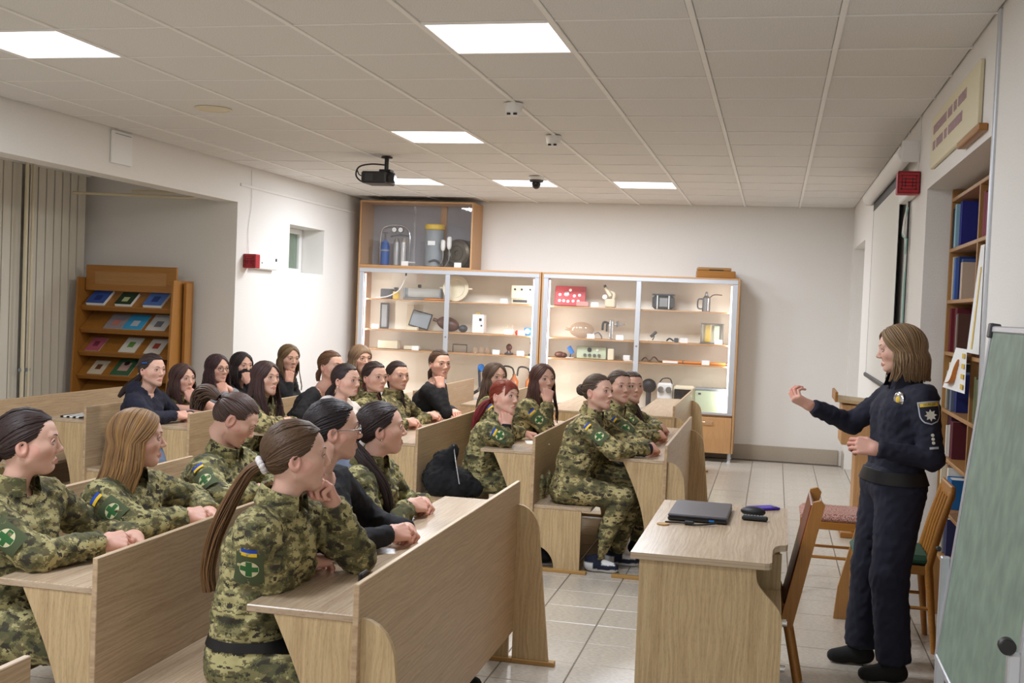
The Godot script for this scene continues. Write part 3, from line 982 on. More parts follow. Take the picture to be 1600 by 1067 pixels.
	part(t, "head", rod([Vector3(-0.02, 0.05, 0), Vector3(0.04, 0.11, 0)], 0.018, 10), "dark_grey")
	t = thing("dark_clamp", "small dark clamp lying on the middle shelf of the last bay", "clamp", Vector3(-1.12, s2, -12.84))
	part(t, "jaw", rod(smooth_path([Vector3(-0.06, 0.012, 0), Vector3(-0.03, 0.04, 0.0), Vector3(0.0, 0.03, 0), Vector3(0.02, 0.012, 0)], 5), 0.009), "black")
	part(t, "block", bx(Vector3(0.05, 0.025, 0), Vector3(0.05, 0.05, 0.04), 0.008), "dark_grey")
	card(-0.98, s2, "between the dark clamp and the glass-fronted meter")
	t = thing("glass_meter_case", "glass-fronted cream instrument case at the right end of the middle shelf", "instrument", Vector3(-0.68, s2, z))
	part(t, "back", bx(Vector3(0, 0.115, -0.05), Vector3(0.25, 0.23, 0.02), 0.003), "cream")
	part(t, "top", bx(Vector3(0, 0.225, 0), Vector3(0.25, 0.012, 0.12), 0.003), "steel")
	part(t, "bottom", bx(Vector3(0, 0.008, 0), Vector3(0.26, 0.016, 0.13), 0.003), "steel")
	for s in [-0.12, 0.12]:
		part(t, "side", bx(Vector3(s, 0.115, 0), Vector3(0.008, 0.21, 0.11), 0.001), "steel")
	part(t, "scale", bx(Vector3(-0.05, 0.115, -0.03), Vector3(0.06, 0.19, 0.012), 0.002), "yellow")
	part(t, "mechanism", bx(Vector3(0.05, 0.12, -0.02), Vector3(0.07, 0.17, 0.03), 0.006), "green_case")
	part(t, "front_glass", bx(Vector3(0, 0.115, 0.056), Vector3(0.24, 0.20, 0.003), 0.0), "glass")
	card(-0.60, s2, "under the glass-fronted meter", -12.75)
	# --- lower shelf
	for q in [[-4.47, 0.24, 0.10, "long cream tray at the left of the lower shelf"], [-4.18, 0.17, 0.05, "flat grey tray beside the long cream tray"]]:
		t = thing("tray", q[3], "tray", Vector3(q[0], s3, -12.86))
		part(t, "floor", bx(Vector3(0, 0.005, 0), Vector3(q[1], 0.01, 0.12), 0.002), "cream")
		for s in [-1.0, 1.0]:
			part(t, "long_side", bx(Vector3(0, q[2] / 2, s * 0.057), Vector3(q[1], q[2], 0.006), 0.002), "cream")
			part(t, "short_side", bx(Vector3(s * (q[1] / 2 - 0.003), q[2] / 2, 0), Vector3(0.006, q[2], 0.108), 0.002), "cream")
	card(-4.11, s3, "on the lower shelf by the trays")
	t = thing("black_wire_stand", "thin black wire stand on the lower shelf behind the door frame", "stand", Vector3(-3.60, s3, z))
	part(t, "wire", rod([Vector3(-0.09, 0.0, 0), Vector3(-0.09, 0.09, 0), Vector3(0.08, 0.09, 0), Vector3(0.08, 0.0, 0)], 0.006), "black")
	for k in 3:
		t = thing("glass_jar", ["first", "second", "third"][k] + " of three little glass jars on the lower shelf, counted from the left", "jar", Vector3(-3.40 + k * 0.075, s3, -12.84))
		part(t, "jar", turned([Vector2(0, 0.001), Vector2(0.028, 0.0), Vector2(0.03, 0.01), Vector2(0.03, 0.055), Vector2(0.024, 0.062), Vector2(0.024, 0.07)], 14), "smoked_glass")
	card(-3.13, s3, "left of the small dark bust")
	t = thing("small_bust", "small dark bust-like model on a square foot on the lower shelf", "model", Vector3(-3.0, s3, -12.86))
	part(t, "foot", bx(Vector3(0, 0.012, 0), Vector3(0.09, 0.024, 0.07), 0.004), "dark_grey")
	part(t, "figure", turned([Vector2(0.03, 0.024), Vector2(0.018, 0.05), Vector2(0.035, 0.075), Vector2(0.036, 0.10), Vector2(0.018, 0.125), Vector2(0, 0.13)], 14), "brown")
	card(-2.84, s3, "right of the small dark bust")
	t = thing("brass_microscope", "little brass microscope at the right end of the lower shelf", "microscope", Vector3(-2.72, s3, z))
	part(t, "foot", bx(Vector3(0, 0.012, 0), Vector3(0.10, 0.024, 0.08), 0.006), "dark_grey")
	part(t, "pillar", rod([Vector3(0.02, 0.02, 0), Vector3(0.0, 0.11, 0)], 0.01), "amber")
	part(t, "tube", rod([Vector3(0.02, 0.06, 0.01), Vector3(-0.03, 0.16, 0.01)], 0.014), "amber")
	t = thing("brown_bust", "small brown lump at the left of the lower shelf in the third bay", "model", Vector3(-2.40, s3, -12.86))
	var bm := MB.new()
	bm.ball(Vector3(0, 0.035, 0), Vector3(0.06, 0.036, 0.05), 14, 8)
	bm.ball(Vector3(0.05, 0.03, 0.0), Vector3(0.04, 0.03, 0.04), 12, 8)
	part(t, "body", bm, "brown")
	t = thing("blue_spot_lamp", "small blue cylinder lamp tilted on a white foot", "lamp", Vector3(-2.27, s3, -12.82))
	part(t, "foot", cyl(0.05, 0.01), "white")
	part(t, "stem", rod([Vector3(0, 0.01, 0), Vector3(0.01, 0.06, 0)], 0.006), "black")
	part(t, "head", rod([Vector3(0.03, 0.055, 0), Vector3(-0.02, 0.13, 0)], 0.026, 12), "bright_blue")
	t = thing("control_panel", "grey front panel with three knobs and a meter on the lower shelf", "instrument", Vector3(-2.03, s3, z))
	part(t, "body", bx(Vector3(0, 0.072, 0), Vector3(0.34, 0.14, 0.12), 0.006), "green_case")
	for k in 4:
		part(t, "knob", cylx(0.018, 0.02, Vector3(-0.07 + k * 0.055, 0.045, 0.06), Vector3(0, 0, 1), 14), "steel")
	part(t, "meter", cylx(0.026, 0.01, Vector3(-0.02, 0.105, 0.06), Vector3(0, 0, 1)), "dark_grey")
	part(t, "socket", cylx(0.016, 0.008, Vector3(0.07, 0.105, 0.06), Vector3(0, 0, 1)), "paper")
	t = thing("cream_block", "upright cream block against the right of the grey knob panel", "block", Vector3(-1.80, s3, -12.84))
	part(t, "block", bx(Vector3(0, 0.065, 0), Vector3(0.07, 0.13, 0.08), 0.008), "cream")
	t = thing("white_clip", "little white device near the right of the third bay", "device", Vector3(-1.62, s3, -12.84))
	part(t, "body", bx(Vector3(0, 0.035, 0), Vector3(0.08, 0.06, 0.05), 0.008), "white")
	part(t, "stand", bx(Vector3(0.02, 0.004, 0), Vector3(0.10, 0.008, 0.06), 0.002), "white")
	t = thing("cord_bundle", "brown cord looped at the left of the lower shelf in the last bay", "cord", Vector3(-1.33, s3, -12.84))
	part(t, "cord", rod(smooth_path([Vector3(-0.12, 0.012, 0), Vector3(-0.08, 0.05, 0.01), Vector3(-0.03, 0.014, 0.03), Vector3(0.02, 0.06, 0), Vector3(0.07, 0.016, -0.02), Vector3(0.13, 0.014, 0.01)], 6), 0.008), "brown")
	for k in 3:
		t = thing("orange_rod", ["leftmost", "middle", "rightmost"][k] + " of three orange rods lying on the lower right shelf", "rod", Vector3(-1.1 + k * 0.24, s3, -12.86 + 0.03 * k))
		part(t, "rod", cylx(0.016, 0.24, Vector3(-0.12, 0.017, 0), Vector3(1, 0, 0.08)), "orange")
		part(t, "cap", cylx(0.018, 0.03, Vector3(0.11, 0.018, 0.02), Vector3(1, 0, 0.08)), "brown")
	t = thing("paper_roll", "small white folded leaflet among the orange rods", "paper", Vector3(-1.12, s3, -12.77))
	part(t, "leaflet", bx(Vector3(0, 0.014, 0), Vector3(0.17, 0.026, 0.05), 0.004), "paper")
	card(-0.73, s3, "in front of the orange rods")
	# --- cabinet floor
	t = thing("blue_joint_arm", "black jointed arm with a round blue end standing in the second bay", "model", Vector3(-3.36, s0, -12.86))
	part(t, "lower_arm", rod([Vector3(-0.12, 0.02, 0), Vector3(0.03, 0.12, 0)], 0.018), "black")
	part(t, "upper_arm", rod([Vector3(0.03, 0.12, 0), Vector3(0.01, 0.36, 0)], 0.016), "dark_grey")
	part(t, "joint", cylx(0.026, 0.05, Vector3(0.03, 0.12, -0.025), Vector3(0, 0, 1)), "steel")
	part(t, "blue_disc", cylx(0.045, 0.035, Vector3(0.02, 0.37, 0), Vector3(1, 0.1, 0.5)), "bright_blue")
	t = thing("red_joint_arm", "black jointed arm with a round red end standing in the second bay", "model", Vector3(-3.05, s0, -12.86))
	part(t, "arm", rod([Vector3(0.02, 0.0, 0), Vector3(0.01, 0.36, 0)], 0.016), "dark_grey")
	part(t, "red_disc", cylx(0.045, 0.035, Vector3(-0.03, 0.37, 0), Vector3(-1, 0.1, 0.5)), "bright_red")
	for k in 2:
		t = thing("brown_bottle", ["left", "right"][k] + " of two amber bottles joined by black hoses at the bottom of the cabinet", "bottle", Vector3(-2.93 + k * 0.19, s0, -12.88))
		part(t, "bottle", turned([Vector2(0, 0), Vector2(0.05, 0), Vector2(0.052, 0.02), Vector2(0.052, 0.24), Vector2(0.02, 0.29), Vector2(0.02, 0.32), Vector2(0, 0.32)], 18), "amber")
		part(t, "hose", rod(smooth_path([Vector3(0, 0.31, 0), Vector3(-0.03, 0.39, 0), Vector3(-0.13, 0.40, 0.01), Vector3(-0.15, 0.30, 0.02)], 5), 0.01), "black")
	t = thing("sphere_tripod", "black round-headed device on a post at the bottom right of the cabinet", "device", Vector3(-1.36, s0, -12.88))
	part(t, "post", cyl(0.03, 0.20), "dark_grey")
	var sb := MB.new()
	sb.ball(Vector3(0, 0.27, 0), Vector3(0.085, 0.08, 0.07), 16, 10)
	part(t, "head", sb, "black")
	t = thing("white_projector", "white machine with two round lenses at the bottom right of the cabinet", "device", Vector3(-1.17, s0, -12.88))
	part(t, "body", bx(Vector3(0, 0.16, 0), Vector3(0.17, 0.31, 0.16), 0.02), "white")
	for s in [-0.045, 0.045]:
		part(t, "lens", cylx(0.036, 0.03, Vector3(s, 0.24, 0.08), Vector3(0, 0, 1)), "steel")
	part(t, "cable", rod(smooth_path([Vector3(-0.07, 0.31, 0), Vector3(-0.03, 0.36, 0.02), Vector3(0.05, 0.36, 0.02), Vector3(0.08, 0.28, 0.06)], 5), 0.007), "black")
	t = thing("crt_monitor", "cream cased monitor with a dark rounded screen in the cabinet", "monitor", Vector3(-0.955, s0, -12.88))
	part(t, "case", bx(Vector3(0, 0.15, -0.02), Vector3(0.24, 0.29, 0.2), 0.025), "cream")
	part(t, "screen_glass", bx(Vector3(-0.015, 0.16, 0.082), Vector3(0.19, 0.19, 0.012), 0.006), "black_gloss")
	t = thing("green_case", "pale green metal case low in the right end of the cabinet", "case", Vector3(-0.66, s0, -12.88))
	part(t, "body", bx(Vector3(0, 0.13, 0), Vector3(0.34, 0.26, 0.22), 0.012), "green_case")
	part(t, "lid", bx(Vector3(0, 0.27, 0), Vector3(0.345, 0.025, 0.225), 0.006), "grey")
	part(t, "latch", bx(Vector3(-0.12, 0.22, 0.113), Vector3(0.03, 0.02, 0.008), 0.002), "dark_grey")
	t = thing("specimen_tray", "flat glass topped tray with a card at the bottom of the second bay", "tray", Vector3(-3.12, s0, -12.78))
	part(t, "tray", bx(Vector3(0, 0.025, 0), Vector3(0.22, 0.05, 0.12), 0.006), "grey")
	part(t, "card", bx(Vector3(-0.01, 0.06, 0.062), Vector3(0.09, 0.06, 0.002), 0.0), "paper")
	# --- top cabinet
	var y := 2.052
	t = thing("blue_cylinder", "slim blue gas cylinder with a valve in the top cabinet", "gas cylinder", Vector3(-4.58, y, z))
	part(t, "bottle", turned([Vector2(0, 0), Vector2(0.05, 0), Vector2(0.055, 0.01), Vector2(0.055, 0.23), Vector2(0.04, 0.28), Vector2(0.018, 0.31), Vector2(0, 0.31)], 18), "blue")
	part(t, "valve", rod([Vector3(0, 0.31, 0), Vector3(0, 0.38, 0)], 0.012), "brown")
	part(t, "handwheel", cylx(0.03, 0.012, Vector3(0, 0.385, 0), UPV), "dark_grey")
	part(t, "band", cyl(0.058, 0.02, Vector3(0, 0.17, 0)), "grey")
	t = thing("tube_frame", "bent chrome tube frame around the cylinders in the top cabinet", "frame", Vector3(-4.49, y, -13.0))
	part(t, "hoop", rod(smooth_path([Vector3(-0.18, 0, 0), Vector3(-0.18, 0.38, 0), Vector3(-0.10, 0.48, 0), Vector3(0.10, 0.48, 0), Vector3(0.18, 0.38, 0), Vector3(0.18, 0.06, 0)], 8), 0.01), "chrome")
	part(t, "foot_bar", rod([Vector3(0.10, 0.05, 0), Vector3(0.26, 0.05, 0)], 0.01), "white")
	for k in 2:
		t = thing("steel_cylinder", ["nearer the blue gas cylinder, slim polished steel cylinder in the top cabinet", "polished steel cylinder next to the white card in the top cabinet"][k], "gas cylinder", Vector3(-4.43 + k * 0.095, y, z + 0.02))
		part(t, "bottle", turned([Vector2(0, 0), Vector2(0.036, 0), Vector2(0.04, 0.01), Vector2(0.04, 0.28), Vector2(0.02, 0.33), Vector2(0, 0.33)], 18), "chrome" if k == 1 else "steel")
	t = thing("gauge_set", "pair of round pressure gauges above the steel cylinders", "gauge", Vector3(-4.42, y, z - 0.02))
	part(t, "pipe", rod(smooth_path([Vector3(-0.10, 0.35, 0), Vector3(0.0, 0.37, 0), Vector3(0.12, 0.36, 0)], 4), 0.01), "dark_grey")
	for s in [-0.05, 0.03]:
		part(t, "dial", cylx(0.036, 0.03, Vector3(s, 0.43, 0), Vector3(0, 0, 1)), "dark_grey")
		part(t, "dial_face", cylx(0.028, 0.004, Vector3(s, 0.43, 0.03), Vector3(0, 0, 1)), "paper")
	card(-4.28, y, "beside the steel cylinders in the top cabinet")
	t = thing("grey_tank", "tall grey tank with a yellow lid in the top cabinet", "tank", Vector3(-3.98, y, -12.94))
	part(t, "tank", cyl(0.115, 0.44, Vector3.ZERO, 28, 0.01), "grey")
	part(t, "lid", cyl(0.118, 0.065, Vector3(0, 0.441, 0), 28, 0.012), "yellow")
	part(t, "tag", bx(Vector3(0, 0.28, 0.117), Vector3(0.09, 0.05, 0.002), 0.0), "paper")
	t = thing("white_vials", "two white capped vials on bent pipes before the grey tank", "vials", Vector3(-3.80, y, z + 0.08))
	for s in [[-0.035, 0.20, 0.32], [0.04, 0.22, 0.36]]:
		part(t, "vial", turned([Vector2(0, s[1] - 0.02), Vector2(0.02, s[1]), Vector2(0.028, s[1] + 0.03), Vector2(0.028, s[2] - 0.02), Vector2(0.018, s[2]), Vector2(0, s[2])], 14, Transform3D(Basis(), Vector3(s[0], 0, 0))), "white")
		part(t, "pipe", rod(smooth_path([Vector3(s[0], s[1], 0), Vector3(s[0], 0.09, 0), Vector3(s[0] - 0.05, 0.0, 0)], 5), 0.008), "steel")
	part(t, "hose", rod(smooth_path([Vector3(-0.03, 0.02, 0), Vector3(-0.12, 0.08, 0), Vector3(-0.2, 0.06, 0.02)], 5), 0.01), "dark_grey")
	t = thing("metal_drum", "dark ribbed metal drum lying on its side in the top cabinet", "drum", Vector3(-3.67, y, -12.92))
	var dm := MB.new()
	dm.lathe([Vector2(0, 0.0), Vector2(0.03, 0.0), Vector2(0.035, 0.015), Vector2(0.08, 0.012), Vector2(0.09, 0.022), Vector2(0.13, 0.018), Vector2(0.163, 0.0), Vector2(0.168, -0.02), Vector2(0.16, -0.04), Vector2(0.166, -0.06), Vector2(0.166, -0.20), Vector2(0, -0.20)], 32, Transform3D(Basis(Vector3(1, 0, 0), PI / 2) * Basis(Vector3(0, 0, 1), 0.25), Vector3(0, 0.17, 0.06)))
	part(t, "drum", dm, "gunmetal")
	card(-3.62, y, "under the metal drum in the top cabinet", -12.72)
	# --- on top of the cabinet
	t = thing("cardboard_box", "flat torn brown box lying on top of the display cabinet", "box", Vector3(-0.67, 2.031, -12.86), 0.12)
	part(t, "box", bx(Vector3(0, 0.04, 0), Vector3(0.42, 0.08, 0.24), 0.006), "shelf_brown")
	part(t, "lid", bx(Vector3(-0.02, 0.098, -0.02), Vector3(0.37, 0.035, 0.22), 0.008), "pine")
	part(t, "torn_hole", bx(Vector3(0.0, 0.085, 0.112), Vector3(0.16, 0.014, 0.004), 0.001), "black")

# ------------------------------------------------------------------ right side: bookcase, screen, board, teacher's desk, chairs
const BOOK_Y := [2.33, 2.05, 1.765, 1.48, 1.165, 0.91, 0.64, 0.37]

func book(c: Color, at: Vector3, th: float, h: float, d: float, label: String, lean := 0.0) -> void:
	var t := thing("book", label, "book", at, 0.0, "books in the bookcase")
	t.rotation.x = lean
	var m := MB.new()
	m.col = c.srgb_to_linear()
	var h2 := h * 0.5
	m.box(Vector3(-0.002, h2, -th / 2 + 0.0015), Vector3(d, h, 0.003), 0.001)
	m.box(Vector3(-0.002, h2, th / 2 - 0.0015), Vector3(d, h, 0.003), 0.001)
	m.box(Vector3(-d / 2 - 0.001, h2, 0), Vector3(0.004, h, th), 0.0015)
	obj("cover", m, M.vertex_cloth, t)
	obj("pages", bx(Vector3(0.003, h2, 0), Vector3(d - 0.012, h - 0.012, th - 0.007), 0.0), M.paper, t)

func build_right_side() -> void:
	# ---- bookcase in the niche
	var t := thing("bookcase", "tall pine bookcase filled with books in the wall niche", "bookcase", Vector3(0.93, 0, -6.75))
	obj("side_board", span(Vector3(0, 0, 0), Vector3(0.30, 2.60 - 0.22, 0.02), 0.002, 1), M.pine, t)
	obj("side_board", span(Vector3(0, 0, 1.96), Vector3(0.30, 2.38, 1.98), 0.002, 1), M.pine, t)
	obj("divider", span(Vector3(0, 0.05, 0.90), Vector3(0.30, 2.33, 0.92), 0.002, 1), M.pine, t)
	obj("back_board", span(Vector3(0.30, 0, 0), Vector3(0.31, 2.38, 1.98), 0.0, 1), M.shelf_brown, t)
	for y in BOOK_Y:
		obj("shelf_board", span(Vector3(0, y - 0.02, 0.02), Vector3(0.30, y, 0.90), 0.002, 2), M.pine, t)
		obj("shelf_board", span(Vector3(0, y - 0.02, 0.92), Vector3(0.30, y, 1.96), 0.002, 2), M.pine, t)
	var rows := [
		[1, "second shelf from the top", [["charcoal", rgb(44, 44, 50), 0.05, 0.22], ["dark grey", rgb(60, 58, 60), 0.045, 0.21], ["cream", rgb(214, 200, 150), 0.03, 0.20], ["pale blue", rgb(150, 190, 205), 0.05, 0.235], ["thick royal blue", rgb(34, 40, 128), 0.07, 0.245]]],
		[2, "third shelf from the top", [["maroon edged white", rgb(205, 196, 186), 0.035, 0.24], ["yellow-green", rgb(150, 160, 60), 0.05, 0.235], ["white and blue", rgb(70, 110, 190), 0.045, 0.23], ["dark blue", rgb(34, 54, 110), 0.06, 0.235], ["steel blue", rgb(70, 92, 150), 0.05, 0.22], ["beige", rgb(200, 180, 160), 0.06, 0.20]]],
		[3, "shelf with red volumes", [["dark red first", rgb(112, 34, 46), 0.06, 0.24], ["dark red second", rgb(120, 40, 50), 0.06, 0.24], ["dark red third", rgb(110, 32, 44), 0.05, 0.235], ["dark red fourth", rgb(98, 26, 38), 0.05, 0.24], ["ivory", rgb(206, 196, 170), 0.04, 0.20], ["grey-green", rgb(140, 156, 150), 0.06, 0.205], ["brown", rgb(90, 60, 50), 0.05, 0.21]]],
		[4, "shelf behind the hanging sheet", [["ivory wide", rgb(226, 220, 180), 0.06, 0.255], ["grey", rgb(150, 146, 136), 0.05, 0.21], ["black", rgb(34, 36, 36), 0.06, 0.25], ["navy first", rgb(34, 34, 84), 0.05, 0.21], ["grey-blue", rgb(98, 108, 126), 0.06, 0.21], ["navy second", rgb(28, 34, 100), 0.07, 0.20]]],
		[5, "shelf with dark maroon folders", [["deep maroon", rgb(62, 18, 34), 0.14, 0.225], ["white thin", rgb(216, 210, 200), 0.03, 0.17], ["pale grey thin", rgb(190, 186, 180), 0.03, 0.175], ["maroon", rgb(88, 28, 38), 0.09, 0.20]]],
		[6, "shelf above the green-seated chair", [["ivory thin", rgb(222, 214, 188), 0.04, 0.21], ["tan", rgb(160, 130, 96), 0.05, 0.21], ["white", rgb(226, 222, 214), 0.05, 0.20], ["bright blue wide", rgb(30, 104, 168), 0.16, 0.16]]],
		[7, "lowest visible shelf", [["cream", rgb(216, 206, 170), 0.06, 0.20], ["grey", rgb(130, 130, 130), 0.06, 0.19], ["dark blue", rgb(40, 46, 84), 0.08, 0.2]]],
	]
	for r in rows:
		var z := -6.726
		for b in r[2]:
			var th: float = b[2]
			book(b[1], Vector3(1.035 + rng.randf_range(-0.02, 0.02), BOOK_Y[r[0]] + 0.0005, z + th / 2), th - 0.002, b[3], 0.17, "%s book on the %s" % [b[0], r[1]])
			z += th
	var near := [["wine red", rgb(130, 60, 76), 1], ["slate", rgb(110, 120, 130), 2], ["russet", rgb(120, 70, 50), 3], ["olive", rgb(100, 104, 70), 4]]
	for q in near:
		for k in 3:
			book(q[1], Vector3(1.03, BOOK_Y[q[2]] + 0.0005, -5.77 + k * 0.06), 0.05, 0.22 - k * 0.01, 0.17, "%s book, number %s beyond the divider on its shelf" % [q[0], ["one", "two", "three"][k]])
	# printed sheet and white chart hanging on the bookcase
	t = thing("safety_sheet", "white printed sheet with yellow pictures hanging on the bookcase", "sheet", Vector3(0.905, 1.30, -6.0))
	var sm := MB.new()
	var n := 10
	for i in n + 1:
		var v := float(i) / n
		for j in 2:
			var zz: float = lerpf(-0.33 + 0.18 * v, 0.19, j)
			sm.vert(Vector3(-0.03 * (1 - v) * (1 - j), 0.215 * v, zz), Vector3(-1, 0.1, 0), Vector2(j, 1 - v))
	for i in n:
		sm.quad(i * 2, i * 2 + 1, i * 2 + 3, i * 2 + 2)
	var bk := MB.new()
	obj("paper_sheet", sm, M.paper, t)
	for k in 4:
		obj("printed_box", bx(Vector3(-0.004 - 0.004 * (3 - k) * 0.3, 0.03 + k * 0.05, 0.125), Vector3(0.002, 0.024, 0.075), 0.0), M.yellow, t)
	var ft := MB.new()
	ft.tube(smooth_path([Vector3(-0.024, 0.03, -0.2), Vector3(-0.022, 0.045, -0.06), Vector3(-0.018, 0.11, -0.01), Vector3(-0.012, 0.16, 0.03)], 5), PackedFloat32Array([0.03, 0.034, 0.03, 0.028, 0.024, 0.02, 0.018, 0.016, 0.014, 0.013, 0.012, 0.011, 0.01, 0.008, 0.006, 0.004]), 8, true, 0.08, Vector3(0, 1, 0))
	obj("printed_figure", ft, M.orange, t)
	t = thing("white_chart", "white paper chart with a yellow stripe hanging beside the near pier", "chart", Vector3(0.905, 1.5, -5.60))
	var wc := MB.new()
	wc.face(Vector3(0, 0.0, -0.22), Vector3(0, 0.0, 0.12), Vector3(0.0, 0.50, 0.12), Vector3(0, 0.50, 0.02), Vector3(-1, 0, 0))
	wc.face(Vector3(0.004, 0.0, -0.22), Vector3(0.004, 0.0, 0.12), Vector3(0.004, 0.50, 0.12), Vector3(0.004, 0.50, 0.02), Vector3(1, 0, 0))
	obj("paper_sheet", wc, M.paper, t)
	var ws := MB.new()
	ws.face(Vector3(-0.002, 0.02, -0.10), Vector3(-0.002, 0.02, -0.06), Vector3(-0.002, 0.40, 0.08), Vector3(-0.002, 0.40, 0.05), Vector3(-1, 0, 0))
	obj("stripe", ws, M.yellow, t)
	# ---- the long framed motto on the wall
	t = thing("wall_sign", "long pale yellow sign with two lines of faded pink lettering above the niche", "sign", Vector3(RIGHT, 2.465, -6.53))
	obj("board", span(Vector3(-0.022, 0, 0), Vector3(-0.002, 0.275, 1.48), 0.004), M.sign_board, t)
	for line in 2:
		var words: Array = [[10, 3, 2, 5], [2, 5, 2, 9]][line]
		var z := 0.10
		for w in words:
			var lt := MB.new()
			for k in w:
				lt.box(Vector3(-0.0235, 0.195 - line * 0.085, z + 0.004), Vector3(0.003, 0.046, 0.007), 0.0)
				lt.box(Vector3(-0.0235, 0.195 - line * 0.085, z + 0.027), Vector3(0.003, 0.046, 0.007), 0.0)
				lt.box(Vector3(-0.0235, 0.195 - line * 0.085 + ((k * 7) % 3 - 1) * 0.02, z + 0.0155), Vector3(0.003, 0.008, 0.017), 0.0)
				z += 0.048
			obj("lettering", lt, M.sign_letters, t)
			z += 0.04
	t = thing("wooden_bar", "short brown wooden bar projecting above the bookcase niche", "bar", Vector3(RIGHT, 2.42, -5.45))
	obj("bar", span(Vector3(-0.04, 0, 0), Vector3(-0.001, 0.03, 0.55), 0.004, 2), M.shelf_brown, t)
	# ---- projection screen
	t = thing("projection_screen", "white roll-down projection screen on the right wall", "screen", Vector3(0.73, 0, -8.60))
	var tb := MB.new()
	tb.lathe([Vector2(0, -1.38), Vector2(0.045, -1.38), Vector2(0.052, -1.365), Vector2(0.052, 1.365), Vector2(0.045, 1.38), Vector2(0, 1.38)], 20, Transform3D(Basis(Vector3(1, 0, 0), PI / 2), Vector3(-0.01, 2.65, 0)))
	obj("roller_case", tb, M.white, t)
	for s in [-1.0, 1.0]:
		obj("bracket", bx(Vector3(0.015, 2.66, s * 1.385), Vector3(0.10, 0.13, 0.012), 0.004), M.white, t)
	obj("cloth", span(Vector3(0.028, 1.20, -1.29), Vector3(0.03, 2.62, 0.75), 0.0), M.screen_cloth, t)
	for q in [[-1.32, -1.29], [0.75, 0.78]]:
		obj("black_border", span(Vector3(0.028, 1.20, q[0]), Vector3(0.03, 2.62, q[1]), 0.0), M.black, t)
	obj("black_border", span(Vector3(0.026, 2.54, -1.32), Vector3(0.0275, 2.62, 0.78), 0.0), M.black, t)
	obj("weight_bar", span(Vector3(0.012, 1.165, -1.33), Vector3(0.042, 1.20, 0.79), 0.008), M.dark_grey, t)
	# ---- sounder boxes with red faces, one on each side wall
	sounder(Vector3(RIGHT, 2.455, -7.19), -1.0, "red and white alarm sounder high on the right wall by the screen")
	sounder(Vector3(LEFT, 1.955, -10.10), 1.0, "red and white alarm sounder on the left wall near the small window")
	t = thing("cable_bundle", "tangle of white cables hanging below the sounder on the right wall", "cable", Vector3(0.775, 2.35, -7.50))
	for k in 4:
		obj("cable", rod(smooth_path([Vector3(0.0, 0, -0.02 + k * 0.012), Vector3(-0.02, -0.1 - k * 0.02, 0.03 - k * 0.02), Vector3(0, -0.2, -0.03 + k * 0.015), Vector3(0, -0.3, 0.02), Vector3(0.0, -0.6 - k * 0.2, 0.0 + k * 0.01)], 6), 0.006, 6), M.white if k < 3 else M.cable_green, t)
	t = thing("cable_duct", "narrow dark vertical cable strip on the right wall beside the screen", "duct", Vector3(0.788, 1.0, -7.55))
	obj("strip", bx(Vector3(0, 0.78, 0), Vector3(0.014, 1.46, 0.025), 0.003), M.dark_grey, t)
	# ---- lectern
	t = thing("lectern", "light wooden lectern standing by the far right wall", "lectern", Vector3(0.53, 0, -9.0))
	var lc := MB.new()
	lc.xf = Transform3D(Basis(Vector3(0, 0, 1), -0.07), Vector3(0.09, 1.02, 0))
	lc.box(Vector3.ZERO, Vector3(0.28, 0.025, 0.5), 0.003, 2)
	obj("reading_top", lc, M.oak_side, t)
	obj("lip", bx(Vector3(-0.058, 1.055, 0), Vector3(0.02, 0.075, 0.5), 0.003, 2), M.shelf_brown, t)
	obj("body", span(Vector3(-0.01, 0.70, -0.22), Vector3(0.24, 1.0, 0.22), 0.006, 1), M.beech, t)
	obj("column", span(Vector3(0.10, 0.04, -0.16), Vector3(0.24, 0.70, 0.16), 0.004, 1), M.beech, t)
	obj("foot", span(Vector3(0.02, 0, -0.2), Vector3(0.25, 0.04, 0.2), 0.004), M.shelf_brown, t)
	# ---- chalkboard on a metal stand
	t = thing("chalkboard", "green chalkboard in a pale metal frame tilted at the right edge", "chalkboard", Vector3(0.585, 0, -3.5))
	var tilt := Basis(Vector3(0, 0, 1), -0.108)
	var o := Transform3D(tilt, Vector3(0.0, 0.50, 0.0))
	var cb := MB.new()
	cb.xf = o
	cb.box(Vector3(0.012, 0.565, -0.03), Vector3(0.016, 1.11, 1.06), 0.002)
	obj("writing_surface", cb, M.chalkboard, t)
	var fr := MB.new()
	fr.xf = o
	for q in [[0.0, 0.0, 1.10, 0.022], [1.13, 0.0, 1.10, 0.022]]:
		fr.box(Vector3(0.012, q[0], -0.03), Vector3(0.026, 0.022, 1.12), 0.004)
	for zz in [-0.58, 0.52]:
		fr.box(Vector3(0.012, 0.565, zz), Vector3(0.026, 1.13, 0.022), 0.004)
	obj("frame", fr, M.aluminium, t)
	var cn := MB.new()
	cn.xf = o
	cn.box(Vector3(0.01, 1.125, -0.575), Vector3(0.034, 0.05, 0.05), 0.004)
	obj("corner_clip", cn, M.dark_grey, t)
	for zz in [-0.60, 0.545]:
		var lg := MB.new()
		lg.box(Vector3(0.02, 0.42, zz), Vector3(0.03, 0.84, 0.03), 0.004)
		lg.box(Vector3(0.04, 0.016, zz), Vector3(0.42, 0.03, 0.035), 0.004)
		obj("stand_leg", lg, M.aluminium, t)
		obj("pivot_knob", cylx(0.02 if zz > 0 else 0.009, 0.03 if zz > 0 else 0.015, Vector3(0.0, 0.86, zz + (-0.03 if zz < 0 else 0.0)), Vector3(0, 0, 1)), M.black, t)
	obj("cross_bar", bx(Vector3(0.10, 0.25, -0.03), Vector3(0.025, 0.025, 1.12), 0.004), M.aluminium, t)
	# ---- teacher's desk
	teacher_desk()
